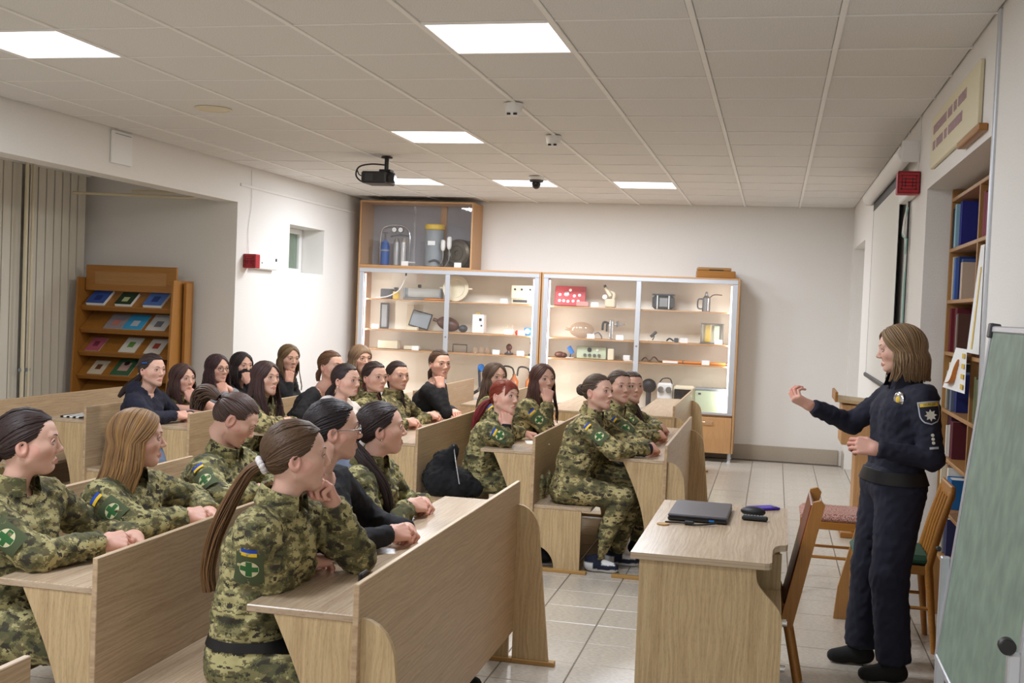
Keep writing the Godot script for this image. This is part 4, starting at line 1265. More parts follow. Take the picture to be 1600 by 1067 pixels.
	# ---- chairs
	plank_chair(Vector3(0.0, 0, -5.06), "wooden chair with a slanted solid back pushed up to the teacher's desk")
	wood_chair(Vector3(0.40, 0, -7.12), 0.0, "floral", "wooden chair with a patterned red and white seat left of the speaker", false)
	wood_chair(Vector3(0.64, 0, -6.08), 0.0, "green_seat", "wooden chair with a dark green seat and slatted back behind the speaker", true)
	t = thing("wooden_board", "tapered wooden board leaning upright behind the speaker's legs", "board", Vector3(0.43, 0, -6.42))
	var wb := MB.new()
	wb.prism(PackedVector2Array([Vector2(-0.045, 0.0), Vector2(0.055, 0.0), Vector2(0.10, 0.50), Vector2(0.05, 0.50), Vector2(-0.03, 0.17)]), -0.015, 0.015)
	obj("board", wb, M.pine, t)

func sounder(at: Vector3, out: float, label: String) -> void:
	var t := thing("alarm_sounder", label, "alarm", at, 0.0, "alarm sounders on the side walls")
	obj("white_box", bx(Vector3(out * 0.03, 0, -0.30), Vector3(0.056, 0.125, 0.52), 0.008), M.white, t)
	obj("red_face", bx(Vector3(out * 0.066, 0.005, 0.045), Vector3(0.13, 0.135, 0.10), 0.006), M.red, t)
	var gr := MB.new()
	for k in 3:
		gr.box(Vector3(out * 0.066, 0.005, 0.0955), Vector3(0.12 - k * 0.03, 0.003, 0.003), 0.0)
		for s in [-1.0, 1.0]:
			gr.box(Vector3(out * 0.066, 0.005 + s * (0.06 - k * 0.02), 0.0955), Vector3(0.12 - k * 0.02, 0.004, 0.003), 0.0)
			gr.box(Vector3(out * 0.066 + s * (0.06 - k * 0.02), 0.005, 0.0955), Vector3(0.004, 0.12 - k * 0.03, 0.003), 0.0)
	obj("grille", gr, M.black, t)
	obj("lamp_dot", bx(Vector3(out * 0.059, 0, -0.20), Vector3(0.004, 0.014, 0.014), 0.002), M.dark_grey, t)
	obj("corner_square", bx(Vector3(out * 0.059, 0.04, -0.52), Vector3(0.004, 0.03, 0.035), 0.001), M.dark_grey, t)
	obj("wire", rod(smooth_path([Vector3(out * 0.012, 0.06, 0.0), Vector3(out * 0.006, 0.3, 0.02), Vector3(out * 0.008, 0.55, -0.03), Vector3(out * 0.006, CEIL - at.y - 0.02, -0.02)], 5), 0.003, 5), M.white, t)

func teacher_desk() -> void:
	var t := thing("teacher_desk", "light oak teacher's desk with a wavy front edge in the right foreground", "desk", Vector3(-0.20, 0, -4.75))
	var p := PackedVector2Array()
	# outline in (x, z) of the top, seen from above
	for q in [[-0.478, -4.148], [0.005, -4.148]]:
		p.append(Vector2(q[0] + 0.20, q[1] + 4.75))
	for q in [[0.022, -4.155], [0.030, -4.175], [0.032, -4.40], [0.040, -4.46], [0.058, -4.50], [0.082, -4.515], [0.090, -4.54], [0.095, -5.38], [-0.468, -5.372]]:
		p.append(Vector2(q[0] + 0.20, q[1] + 4.75))
	var m := MB.new()
	m.prism(p, -0.75, -0.726, Transform3D(Basis(Vector3(1, 0, 0), PI / 2), Vector3.ZERO), true)
	obj("desk_top", m, M.oak_top, t)
	# outline of the near side, curved towards the drawers
	var s := PackedVector2Array([Vector2(-0.245, 0.0), Vector2(-0.245, 0.725), Vector2(0.175, 0.725), Vector2(0.178, 0.69)])
	for k in range(1, 8):
		var a := k / 8.0
		s.append(Vector2(0.178 + 0.092 * (a * a * (3 - 2 * a)), lerpf(0.69, 0.555, a)))
	s.append(Vector2(0.275, 0.54))
	s.append(Vector2(0.275, 0.0))
	for z in [0.575, -0.60]:
		var e := MB.new()
		e.prism(s, z - 0.01, z + 0.01)
		obj("side_panel", e, M.oak_side, t)
	obj("front_panel", span(Vector3(-0.245, 0.05, -0.588), Vector3(-0.228, 0.725, 0.563), 0.002, 2), M.oak, t)
	obj("inner_panel", span(Vector3(-0.225, 0.02, 0.155), Vector3(0.27, 0.70, 0.172), 0.002, 1), M.oak_side, t)
	for k in 3:
		var y := 0.04 + k * 0.175
		var d := obj("drawer", span(Vector3(-0.20, y, 0.178), Vector3(0.272, y + 0.168, 0.558), 0.003, 2), M.oak_side, t)
		obj("knob", cylx(0.014, 0.025, Vector3(0.272, y + 0.09, 0.36), Vector3(1, 0, 0), 12), M.chrome, d)

func plank_chair(at: Vector3, label: String) -> void:
	# sits at the desk, faces towards -x
	var t := thing("plank_chair", label, "chair", at)
	obj("seat", span(Vector3(-0.30, 0.42, -0.19), Vector3(0.085, 0.45, 0.19), 0.008, 0), M.chair_wood, t)
	for s in [-1.0, 1.0]:
		var b := MB.new()
		b.prism(PackedVector2Array([Vector2(0.075, 0.34), Vector2(0.13, 0.34), Vector2(0.238, 0.86), Vector2(0.222, 0.88), Vector2(0.19, 0.87)]), s * 0.19 - 0.015, s * 0.19 + 0.015)
		obj("back_stile", b, M.chair_wood, t)
		obj("leg", rod([Vector3(0.09, 0.43, s * 0.17), Vector3(0.18, 0.0, s * 0.19)], 0.016), M.chair_wood, t)
		obj("leg", rod([Vector3(-0.27, 0.43, s * 0.17), Vector3(-0.30, 0.0, s * 0.18)], 0.016), M.chair_wood, t)
	var bk := MB.new()
	bk.xf = Transform3D(Basis(Vector3(0, 0, 1), -0.21), Vector3(0.085, 0.37, 0))
	bk.box(Vector3(0.0, 0.25, 0), Vector3(0.014, 0.50, 0.35), 0.005, 1)
	obj("backrest", bk, M.brown_red, t)

func wood_chair(at: Vector3, turn: float, seat_mat: String, label: String, slats: bool) -> void:
	var t := thing("wooden_chair", label, "chair", at, turn)
	for s in [-1.0, 1.0]:
		var fl := MB.new()
		fl.tube(PackedVector3Array([Vector3(-0.17, 0.42, s * 0.17), Vector3(-0.18, 0.0, s * 0.175)]), PackedFloat32Array([0.02, 0.013]), 8)
		obj("leg", fl, M.chair_wood, t)
		var bl := MB.new()
		bl.tube(PackedVector3Array([Vector3(0.25, 0.80, s * 0.17), Vector3(0.20, 0.62, s * 0.17), Vector3(0.155, 0.43, s * 0.17), Vector3(0.20, 0.0, s * 0.175)]), PackedFloat32Array([0.014, 0.018, 0.022, 0.014]), 8)
		obj("leg", bl, M.chair_wood, t)
		obj("side_rail", bx(Vector3(-0.01, 0.41, s * 0.17), Vector3(0.34, 0.045, 0.022), 0.003, 0), M.chair_wood, t)
		obj("stretcher", rod([Vector3(-0.18, 0.22, s * 0.172), Vector3(0.175, 0.22, s * 0.172)], 0.009), M.chair_wood, t)
	obj("front_rail", bx(Vector3(-0.17, 0.41, 0), Vector3(0.022, 0.045, 0.34), 0.003, 2), M.chair_wood, t)
	for y in [0.29, 0.22]:
		obj("stretcher", rod([Vector3(-0.172, y, -0.17), Vector3(-0.172, y, 0.17)], 0.009), M.chair_wood, t)
	var st := MB.new()
	st.box(Vector3(-0.015, 0.455, 0), Vector3(0.37, 0.055, 0.37), 0.022)
	obj("seat_cushion", st, M[seat_mat], t)
	var tr := MB.new()
	tr.box(Vector3(0.252, 0.80, 0), Vector3(0.022, 0.07, 0.35), 0.006, 2)
	obj("top_rail", tr, M.chair_wood, t)
	for k in (4 if slats else 2):
		var z := (k - (1.5 if slats else 0.5)) * 0.075
		obj("slat", rod([Vector3(0.165, 0.46, z), Vector3(0.20, 0.62, z), Vector3(0.25, 0.79, z)], 0.010), M.chair_wood, t)

# ------------------------------------------------------------------ left side: blinds, magazine rack, pipes
func build_left_side() -> void:
	var t := thing("vertical_blinds", "pale vertical slat blinds covering the window wall on the left", "blinds", Vector3(-6.46, 0, -9.7))
	obj("head_rail", span(Vector3(-0.03, 2.70, 0), Vector3(0.03, 2.74, 7.5), 0.004), M.white, t)
	var sl := MB.new()
	sl.xf = Transform3D(Basis(UPV, 0.06), Vector3.ZERO)
	for k in 6:
		var a := -0.066 + k * 0.022
		var b := a + 0.022
		var fa := -0.002 + a * a * 0.8
		var fb := -0.002 + b * b * 0.8
		sl.face(Vector3(fa, 0, a), Vector3(fb, 0, b), Vector3(fb, 2.42, b), Vector3(fa, 2.42, a), Vector3(1, 0, -a * 1.6))
		sl.face(Vector3(fa - 0.002, 0, a), Vector3(fb - 0.002, 0, b), Vector3(fb - 0.002, 2.42, b), Vector3(fa - 0.002, 2.42, a), Vector3(-1, 0, a * 1.6))
	var mesh := sl.mesh(M.blind)
	for k in 62:
		if k == 7:
			continue
		place("slat", mesh, t, Vector3(0, 0.28, 0.10 + k * 0.118))
	for k in 2:
		t = thing("heating_pipe", ["nearer", "farther"][k] + " of two thin white pipes running up the gap in the blinds", "pipe", Vector3(-6.38, 0, -8.68 + (-0.085 if k == 1 else 0.0)), 0.0, "pipes in the gap between the blinds")
		obj("pipe", rod([Vector3(0, 0.001, 0), Vector3(0, 2.85, 0)], 0.018 if k == 0 else 0.012, 10), M.cream, t)
		obj("clip", bx(Vector3(-0.01, 0.9, 0), Vector3(0.03, 0.03, 0.05), 0.004), M.grey, t)
	t = thing("curtain_rod", "thin white pipe running under the alcove beam along the end wall", "pipe", Vector3(-5.8, 2.50, -9.5))
	obj("pipe", rod(smooth_path([Vector3(-0.62, 0.02, 0.1), Vector3(0.0, 0.012, 0.06), Vector3(0.50, 0.0, 0.05), Vector3(0.60, 0.02, 0.0), Vector3(0.50, 0.05, -0.05), Vector3(-0.1, 0.06, -0.06)], 8), 0.014, 8), M.cream, t)
	# magazine rack
	t = thing("magazine_rack", "brown wooden display rack of sloping shelves in the left alcove", "magazine rack", Vector3(-6.36, 0, -9.55))
	var w := 1.0
	for x in [0.0, w - 0.02]:
		var s := MB.new()
		s.prism(PackedVector2Array([Vector2(-0.22, 0.0), Vector2(0.24, 0.0), Vector2(0.14, 1.74), Vector2(-0.22, 1.74)]), 0.0, 0.02, Transform3D(Basis(UPV, -PI / 2), Vector3(x + 0.02, 0, 0)))
		obj("side_board", s, M.shelf_brown, t)
	obj("back_board", span(Vector3(0.02, 0.0, -0.22), Vector3(w - 0.02, 1.74, -0.205), 0.0, 1), M.shelf_brown, t)
	obj("header_board", span(Vector3(0.03, 1.62, 0.02), Vector3(w - 0.03, 1.86, 0.045), 0.004, 0), M.shelf_brown, t)
	obj("header_inset", span(Vector3(0.13, 1.68, 0.046), Vector3(w - 0.13, 1.80, 0.048), 0.0, 0), M.pine, t)
	obj("side_post", span(Vector3(w + 0.02, 0.0, -0.10), Vector3(w + 0.05, 1.72, 0.0), 0.003, 1), M.shelf_brown, t)
	var ys := [1.485, 1.275, 1.06, 0.845, 0.63, 0.41]
	var slope := -0.95
	var mags := [
		[[0.17, 0.19, 0.215, rgb(52, 84, 160), "thick blue book, leftmost on the top slope of the rack"], [0.46, 0.17, 0.19, rgb(34, 58, 36), "dark green book in the middle of the rack's top slope"], [0.76, 0.19, 0.245, rgb(78, 112, 180), "large blue book at the right of the rack's top slope"]],
		[[0.36, 0.19, 0.225, rgb(150, 140, 146), "grey-pink magazine on the rack's second slope"], [0.56, 0.20, 0.23, rgb(60, 160, 210), "light blue magazine on the rack's second slope"], [0.80, 0.20, 0.24, rgb(206, 204, 200), "white printed leaflet at the right of the second slope"]],
		[[0.16, 0.15, 0.20, rgb(172, 88, 104), "pink booklet at the left of the rack's third slope"], [0.52, 0.17, 0.225, rgb(216, 212, 204), "white booklet with a green picture on the third slope"], [0.78, 0.17, 0.22, rgb(214, 206, 196), "white booklet with a red picture on the third slope"]],
		[[0.20, 0.15, 0.20, rgb(206, 192, 168), "cream booklet with a brown picture on the fourth slope"], [0.46, 0.20, 0.24, rgb(58, 96, 66), "green magazine with a portrait picture on the fourth slope"], [0.72, 0.16, 0.2, rgb(214, 212, 206), "white booklet beside the portrait magazine on the fourth slope"]],
	]
	var inset := {"2_1": rgb(104, 150, 64), "2_2": rgb(164, 70, 50), "3_0": rgb(110, 64, 44), "3_1": rgb(186, 150, 140), "2_0": rgb(120, 40, 60), "0_0": rgb(30, 50, 120), "0_1": rgb(180, 190, 140), "0_2": rgb(40, 66, 130), "1_1": rgb(190, 196, 206), "1_0": rgb(190, 120, 110), "1_2": rgb(120, 120, 124)}
	for r in ys.size():
		var b := MB.new()
		var tf := Transform3D(Basis(Vector3(1, 0, 0), slope), Vector3(0, ys[r], 0.16 - ys[r] * 0.06))
		b.xf = tf
		b.box(Vector3(w / 2, 0.12, 0), Vector3(w - 0.05, 0.30, 0.014), 0.002, 0)
		obj("sloped_shelf", b, M.shelf_brown, t)
		var lp := MB.new()
		lp.xf = tf
		lp.box(Vector3(w / 2, -0.032, -0.014), Vector3(w - 0.05, 0.014, 0.05), 0.002, 0)
		# the lip lies in front
		lp.xf = tf * Transform3D(Basis(), Vector3(0, 0, 0.03))
		obj("lip", lp, M.shelf_brown, t)
		if r < mags.size():
			for k in mags[r].size():
				var q: Array = mags[r][k]
				var at: Vector3 = t.position + tf * Vector3(q[0], -0.022, 0.0075)
				var mg := thing("magazine", q[4], "magazine", at, 0.0, "books and magazines on the rack")
				mg.basis = Basis(Vector3(1, 0, 0), slope) * Basis(Vector3(0, 0, 1), -0.0)
				var th := 0.03 if r == 0 else 0.006
				obj("pages", bx(Vector3(0, q[2] / 2, th / 2), Vector3(q[1] - 0.004, q[2] - 0.004, th), 0.001), M.paper, mg)
				var cm := MB.new()
				cm.col = (q[3] as Color).srgb_to_linear()
				cm.box(Vector3(0, q[2] / 2, th + 0.001), Vector3(q[1], q[2], 0.002), 0.0005)
				obj("cover", cm, M.vertex_cloth, mg)
				var key := "%d_%d" % [r, k]
				if inset.has(key):
					var im := MB.new()
					im.col = (inset[key] as Color).srgb_to_linear()
					var big := 0.5 if r == 3 and k == 1 else 0.36
					im.box(Vector3(0, q[2] * (0.52 if r > 1 else 0.4), th + 0.0024), Vector3(q[1] * big, q[2] * big, 0.001), 0.0)
					obj("cover_picture", im, M.vertex_cloth, mg)
					if r == 3 and k == 1:
						var hm := MB.new()
						hm.col = Color(0.02, 0.015, 0.012)
						hm.ball(Vector3(0.0, q[2] * 0.72, th + 0.002), Vector3(0.032, 0.034, 0.002), 12, 6)
						obj("printed_hair", hm, M.vertex_cloth, mg)
	t = thing("wall_plate", "thin white rectangular plate mounted on the beam on the left", "plate", Vector3(LEFT, 2.60, -7.88))
	obj("plate", span(Vector3(0.001, 0, -0.14), Vector3(0.018, 0.25, 0.14), 0.004), M.white, t)
	obj("slot", span(Vector3(0.018, 0.225, -0.12), Vector3(0.0195, 0.23, 0.10), 0.0), M.grey, t)

# ------------------------------------------------------------------ ceiling gear and things on the desks
func build_small_things() -> void:
	var t: Node3D
	for k in 2:
		t = thing("smoke_detector", ["nearer", "farther"][k] + " of the two small white smoke detectors on the ceiling", "smoke detector", Vector3(-1.60, CEIL - 0.006, -6.72 - k * 1.27), 0.0, "smoke detectors")
		obj("housing", turned([Vector2(0, -0.075), Vector2(0.03, -0.075), Vector2(0.05, -0.05), Vector2(0.058, 0.0), Vector2(0, 0.0)], 20), M.white, t)
		for s in [-1.0, 1.0]:
			obj("slot", bx(Vector3(s * 0.020, -0.066, 0.038), Vector3(0.022, 0.012, 0.01), 0.001), M.black, t)
	t = thing("dome_camera", "small dark dome camera hanging from the ceiling before a light panel", "camera", Vector3(-2.25, CEIL - 0.006, -10.5))
	obj("base", turned([Vector2(0, -0.03), Vector2(0.07, -0.03), Vector2(0.075, 0.0), Vector2(0, 0)], 20), M.white, t)
	obj("ring", turned([Vector2(0, -0.05), Vector2(0.062, -0.05), Vector2(0.07, -0.03), Vector2(0, -0.03)], 20), M.dark_grey, t)
	var db := MB.new()
	db.ball(Vector3(0, -0.055, 0), Vector3(0.045, 0.06, 0.045), 16, 10)
	obj("dome", db, M.black_gloss, t)
	t = thing("ceiling_speaker", "flat round beige grille in the ceiling tile at the left", "speaker", Vector3(-3.70, CEIL + 0.001, -6.93))
	obj("rim", turned([Vector2(0.10, -0.004), Vector2(0.11, -0.010), Vector2(0.12, -0.004), Vector2(0.12, 0.0)], 28), M.cream, t)
	obj("grille", turned([Vector2(0, -0.012), Vector2(0.06, -0.010), Vector2(0.10, -0.004)], 28), M.cream, t)
	# projector
	t = thing("projector", "black projector with looped cable hanging from the ceiling", "projector", Vector3(-3.33, CEIL - 0.006, -9.2), 0.0)
	obj("mount_pole", rod([Vector3(0.05, 0, 0), Vector3(0.05, -0.11, 0)], 0.018, 10), M.black, t)
	obj("mount_plate", cyl(0.05, 0.012, Vector3(0.05, -0.012, 0)), M.black, t)
	obj("yoke", bx(Vector3(0.05, -0.12, 0), Vector3(0.10, 0.02, 0.10), 0.005), M.black, t)
	obj("body", bx(Vector3(-0.02, -0.185, 0), Vector3(0.22, 0.10, 0.26), 0.012), M.black, t)
	var vt := MB.new()
	for k in 6:
		vt.box(Vector3(-0.09 + k * 0.012, -0.185, 0.131), Vector3(0.006, 0.06, 0.004), 0.0)
	obj("vent", vt, M.dark_grey, t)
	obj("lens_barrel", cylx(0.045, 0.05, Vector3(0.09, -0.185, 0.04), Vector3(1, 0, 0)), M.black, t)
	obj("lens", cylx(0.036, 0.006, Vector3(0.14, -0.185, 0.04), Vector3(1, 0, 0)), M.black_gloss, t)
	obj("cable", rod(smooth_path([Vector3(0.05, -0.07, 0), Vector3(-0.08, -0.065, 0.02), Vector3(-0.19, -0.09, 0.02), Vector3(-0.215, -0.16, 0.02), Vector3(-0.17, -0.21, 0.02), Vector3(-0.12, -0.215, 0.0)], 6), 0.007, 6), M.black, t)
	obj("cable", rod(smooth_path([Vector3(-0.205, -0.12, 0.02), Vector3(-0.18, -0.16, 0.02), Vector3(-0.12, -0.165, 0.0)], 6), 0.005, 6), M.black, t)
	# on the teacher's desk
	var y := 0.7505
	t = thing("laptop", "closed dark grey laptop on the teacher's desk", "laptop", Vector3(-0.278, y, -5.03), -0.02)
	obj("base", bx(Vector3(0, 0.010, 0), Vector3(0.25, 0.016, 0.385), 0.005), M.black, t)
	obj("lid", bx(Vector3(0, 0.024, 0), Vector3(0.25, 0.012, 0.385), 0.005), M.laptop, t)
	obj("port_light", bx(Vector3(0.06, 0.012, 0.193), Vector3(0.022, 0.008, 0.003), 0.0), M.bright_blue, t)
	for s in [-1.0, 1.0]:
		obj("rubber_foot", bx(Vector3(s * 0.10, 0.001, 0.16), Vector3(0.03, 0.003, 0.02), 0.0), M.black, t)
	t = thing("charger_cable", "short black cable running from the laptop's side", "cable", Vector3(-0.32, y, -4.80))
	obj("cable", rod(smooth_path([Vector3(0.12, 0.010, 0.0), Vector3(0.05, 0.006, 0.04), Vector3(-0.02, 0.006, 0.02), Vector3(-0.09, 0.006, 0.03)], 6), 0.004, 6), M.black, t)
	obj("plug", bx(Vector3(0.01, 0.009, 0.03), Vector3(0.04, 0.016, 0.018), 0.004), M.black, t)
	t = thing("wooden_disc", "small round wooden coaster left of the laptop", "coaster", Vector3(-0.415, y, -4.74))
	obj("disc", cyl(0.026, 0.004), M.skid, t)
	t = thing("phone", "purple mobile phone lying at the far edge of the teacher's desk", "phone", Vector3(-0.015, y, -5.315), 0.62)
	obj("case", bx(Vector3(0, 0.006, 0), Vector3(0.145, 0.011, 0.075), 0.004), M.purple, t)
	obj("camera_bump", bx(Vector3(0.05, 0.0125, 0.02), Vector3(0.02, 0.002, 0.02), 0.001), M.black_gloss, t)
	t = thing("mouse", "black computer mouse on the teacher's desk", "mouse", Vector3(-0.055, y, -5.10), -0.2)
	var mo := MB.new()
	mo.ball(Vector3(0, 0.0225, 0), Vector3(0.056, 0.022, 0.032), 16, 10)
	obj("body", mo, M.black, t)
	t = thing("remote_control", "black remote control with pale keys beside the mouse", "remote", Vector3(-0.045, y, -5.00), -0.05)
	obj("body", bx(Vector3(0, 0.011, 0), Vector3(0.11, 0.02, 0.036), 0.006), M.black, t)
	var ky := MB.new()
	for k in 7:
		for q in 2:
			ky.box(Vector3(-0.04 + k * 0.013, 0.0215, -0.008 + q * 0.014), Vector3(0.008, 0.002, 0.007), 0.0)
	obj("keys", ky, M.grey, t)
	# papers and a bag
	t = thing("striped_cloth", "black and white striped cloth lying on the desk at the far left", "cloth", Vector3(-4.72, DESK_H + 0.0005, -7.05))
	for k in 7:
		obj("stripe", bx(Vector3(-0.06 + k * 0.024, 0.006, 0), Vector3(0.024, 0.011, 0.22), 0.003), M.black if k % 2 == 0 else M.paper, t)
	t = thing("papers", "white sheet of paper on the desk by the red-haired cadet's elbow", "paper", Vector3(-1.50, DESK_H + 0.0005, -7.35), 0.3)
	obj("sheet", bx(Vector3(0, 0.001, 0), Vector3(0.15, 0.002, 0.21), 0.0), M.paper, t)
	t = thing("phone_on_desk", "dark phone standing at the edge of the front bench desk", "phone", Vector3(-1.145, DESK_H + 0.0005, -3.14))
	obj("case", bx(Vector3(0, 0.05, 0), Vector3(0.012, 0.10, 0.06), 0.004), M.black, t)
	black_bag()

func black_bag() -> void:
	var t := thing("black_bag", "shaggy black bag with a zip slumped on the bench seat", "bag", Vector3(-1.98, SEAT_H, -6.985))
	var f := Field.new(Vector3(-0.26, -0.03, -0.28), Vector3(0.26, 0.40, 0.24), 0.013)
	f.cap(Vector3(-0.06, 0.09, -0.06), Vector3(-0.05, 0.09, 0.06), 0.10, 0.10, 0.05)
	f.cap(Vector3(0.05, 0.075, -0.05), Vector3(0.07, 0.075, 0.05), 0.085, 0.085, 0.05)
	f.cap(Vector3(0.06, 0.07, 0.0), Vector3(0.165, 0.052, 0.02), 0.08, 0.052, 0.05)
	f.cap(Vector3(-0.08, 0.12, 0.0), Vector3(-0.05, 0.22, 0.02), 0.09, 0.06, 0.06)
	f.cap(Vector3(-0.02, 0.22, 0.02), Vector3(0.03, 0.30, 0.04), 0.05, 0.028, 0.04)
	f.cut_below(0.004)
	var m := MB.new()
	f.net(m, Color(1, 1, 1))
	rumple(m, 0.010, 16.0, 4)
	obj("body", m, M.fur_black, t)
	obj("zip", rod(smooth_path([Vector3(0.03, 0.33, 0.06), Vector3(0.045, 0.26, 0.075), Vector3(0.08, 0.17, 0.13), Vector3(0.11, 0.10, 0.18)], 6), 0.005, 6), M.steel, t)

# ------------------------------------------------------------------ distance field on a grid, meshed as surface nets
class Field:
	var o: Vector3
	var c: float
	var nx: int
	var ny: int
	var nz: int
	var d := PackedFloat32Array()

	func _init(lo: Vector3, hi: Vector3, cell: float) -> void:
		o = lo
		c = cell
		nx = int((hi.x - lo.x) / cell) + 2
		ny = int((hi.y - lo.y) / cell) + 2
		nz = int((hi.z - lo.z) / cell) + 2
		d.resize(nx * ny * nz)
		d.fill(1.0)

	# tapered capsule; flat cuts it off square at b
	func cap(a: Vector3, b: Vector3, ra: float, rb: float, k: float, flat := false, sub := false) -> void:
		var pad := k + 2.2 * c
		var x0 := maxi(0, int((minf(a.x - ra, b.x - rb) - pad - o.x) / c))
		var x1 := mini(nx - 1, int((maxf(a.x + ra, b.x + rb) + pad - o.x) / c) + 1)
		var y0 := maxi(0, int((minf(a.y - ra, b.y - rb) - pad - o.y) / c))
		var y1 := mini(ny - 1, int((maxf(a.y + ra, b.y + rb) + pad - o.y) / c) + 1)
		var z0 := maxi(0, int((minf(a.z - ra, b.z - rb) - pad - o.z) / c))
		var z1 := mini(nz - 1, int((maxf(a.z + ra, b.z + rb) + pad - o.z) / c) + 1)
		var ba := b - a
		var l2 := maxf(ba.length_squared(), 1e-9)
		var inv := 1.0 / l2
		var il := 1.0 / sqrt(l2)
		var dr := rb - ra
		var ik := 0.25 / maxf(k, 1e-6)
		for z in range(z0, z1 + 1):
			var pz := o.z + z * c - a.z
			for y in range(y0, y1 + 1):
				var py := o.y + y * c - a.y
				var i := (z * ny + y) * nx + x0
				var px := o.x + x0 * c - a.x
				var yz := py * ba.y + pz * ba.z
				for x in range(x0, x1 + 1):
					var raw := (px * ba.x + yz) * inv
					var t := clampf(raw, 0.0, 1.0)
					var ex := px - ba.x * t
					var ey := py - ba.y * t
					var ez := pz - ba.z * t
					var s := sqrt(ex * ex + ey * ey + ez * ez) - ra - dr * t
					if flat:
						s = maxf(s, (raw - 1.0) * l2 * il)
					var q := d[i]
					if sub:
						s = -s
						var hs := maxf(k - absf(s - q), 0.0)
						d[i] = maxf(s, q) + hs * hs * ik
					else:
						var h := maxf(k - absf(s - q), 0.0)
						d[i] = minf(s, q) - h * h * ik
					i += 1
					px += c

	func ell(ctr: Vector3, r: Vector3, k: float, sub := false) -> void:
		var pad := k + 2.2 * c
		var x0 := maxi(0, int((ctr.x - r.x - pad - o.x) / c))
		var x1 := mini(nx - 1, int((ctr.x + r.x + pad - o.x) / c) + 1)
		var y0 := maxi(0, int((ctr.y - r.y - pad - o.y) / c))
		var y1 := mini(ny - 1, int((ctr.y + r.y + pad - o.y) / c) + 1)
		var z0 := maxi(0, int((ctr.z - r.z - pad - o.z) / c))
		var z1 := mini(nz - 1, int((ctr.z + r.z + pad - o.z) / c) + 1)
		var ik := 0.25 / maxf(k, 1e-6)
		var ir := Vector3(1.0 / r.x, 1.0 / r.y, 1.0 / r.z)
		for z in range(z0, z1 + 1):
			for y in range(y0, y1 + 1):
				var i := (z * ny + y) * nx + x0
				for x in range(x0, x1 + 1):
					var p := (o + Vector3(x, y, z) * c - ctr) * ir
					var k0 := p.length()
					var k1 := (p * ir).length()
					var s := -0.5 * minf(r.x, minf(r.y, r.z))
					if k1 > 1e-6:
						s = k0 * (k0 - 1.0) / k1
					var q := d[i]
					if sub:
						s = -s
						var hs := maxf(k - absf(s - q), 0.0)
						d[i] = maxf(s, q) + hs * hs * ik
					else:
						var h := maxf(k - absf(s - q), 0.0)
						d[i] = minf(s, q) - h * h * ik
					i += 1

	func cut_below(y: float) -> void:
		for zz in nz:
			for yy in ny:
				var s := y - (o.y + yy * c)
				if s < -3.0 * c:
					break
				var i := (zz * ny + yy) * nx
				for x in nx:
					d[i] = maxf(d[i], s)
					i += 1

	# cuts away the side of a plane that n points to
	func cut(p: Vector3, n: Vector3) -> void:
		var i := 0
		for zz in nz:
			for yy in ny:
				var s := (o + Vector3(0, yy, zz) * c - p).dot(n)
				var st := c * n.x
				for x in nx:
					if s > d[i]:
						d[i] = s
					s += st
					i += 1

	func net(m: MB, col: Color) -> void:
		var sy := nx
		var sz := nx * ny
		var id := PackedInt32Array()
		id.resize(d.size())
		var off := PackedInt32Array([0, 1, sy, sy + 1, sz, sz + 1, sz + sy, sz + sy + 1])
		var ea := PackedInt32Array([0, 2, 4, 6, 0, 1, 4, 5, 0, 1, 2, 3])
		var eb := PackedInt32Array([1, 3, 5, 7, 2, 3, 6, 7, 4, 5, 6, 7])
		var w := PackedFloat32Array()
		w.resize(8)
		var corner := PackedVector3Array([Vector3(0, 0, 0), Vector3(1, 0, 0), Vector3(0, 1, 0), Vector3(1, 1, 0), Vector3(0, 0, 1), Vector3(1, 0, 1), Vector3(0, 1, 1), Vector3(1, 1, 1)])
		var band := 2.4 * c
		m.col = col
		for z in nz - 1:
			for y in ny - 1:
				var i := z * sz + y * sy - 1
				for x in nx - 1:
					i += 1
					var v0 := d[i]
					if v0 > band or v0 < -band:
						continue
					var neg := 0
					for k in 8:
						var q := d[i + off[k]]
						w[k] = q
						if q < 0.0:
							neg += 1
					if neg == 0 or neg == 8:
						continue
					var sum := Vector3.ZERO
					var n := 0
					for e in 12:
						var a := w[ea[e]]
						var b := w[eb[e]]
						if (a < 0.0) != (b < 0.0):
							sum += corner[ea[e]].lerp(corner[eb[e]], a / (a - b))
							n += 1
					var p := o + (Vector3(x, y, z) + sum / n) * c
					var g := Vector3(w[1] + w[3] + w[5] + w[7] - w[0] - w[2] - w[4] - w[6], w[2] + w[3] + w[6] + w[7] - w[0] - w[1] - w[4] - w[5], w[4] + w[5] + w[6] + w[7] - w[0] - w[1] - w[2] - w[3])
					m.v.append(p)
					m.n.append(g.normalized())
					m.t.append(Vector2.ZERO)
					m.c.append(col)
					id[i] = m.v.size() - 1
					var inside := w[0] < 0.0
					if y > 0 and z > 0 and inside != (w[1] < 0.0):
						_quad(m, id[i - sy - sz], id[i - sz], id[i], id[i - sy], inside)
					if x > 0 and z > 0 and inside != (w[2] < 0.0):
						_quad(m, id[i - 1 - sz], id[i - 1], id[i], id[i - sz], inside)
					if x > 0 and y > 0 and inside != (w[4] < 0.0):
						_quad(m, id[i - 1 - sy], id[i - sy], id[i], id[i - 1], inside)

	func _quad(m: MB, a: int, b: int, e: int, f: int, inside: bool) -> void:
		if inside:
			m.ix.append(a); m.ix.append(e); m.ix.append(b)
			m.ix.append(a); m.ix.append(f); m.ix.append(e)
		else:
			m.ix.append(a); m.ix.append(b); m.ix.append(e)
			m.ix.append(a); m.ix.append(e); m.ix.append(f)

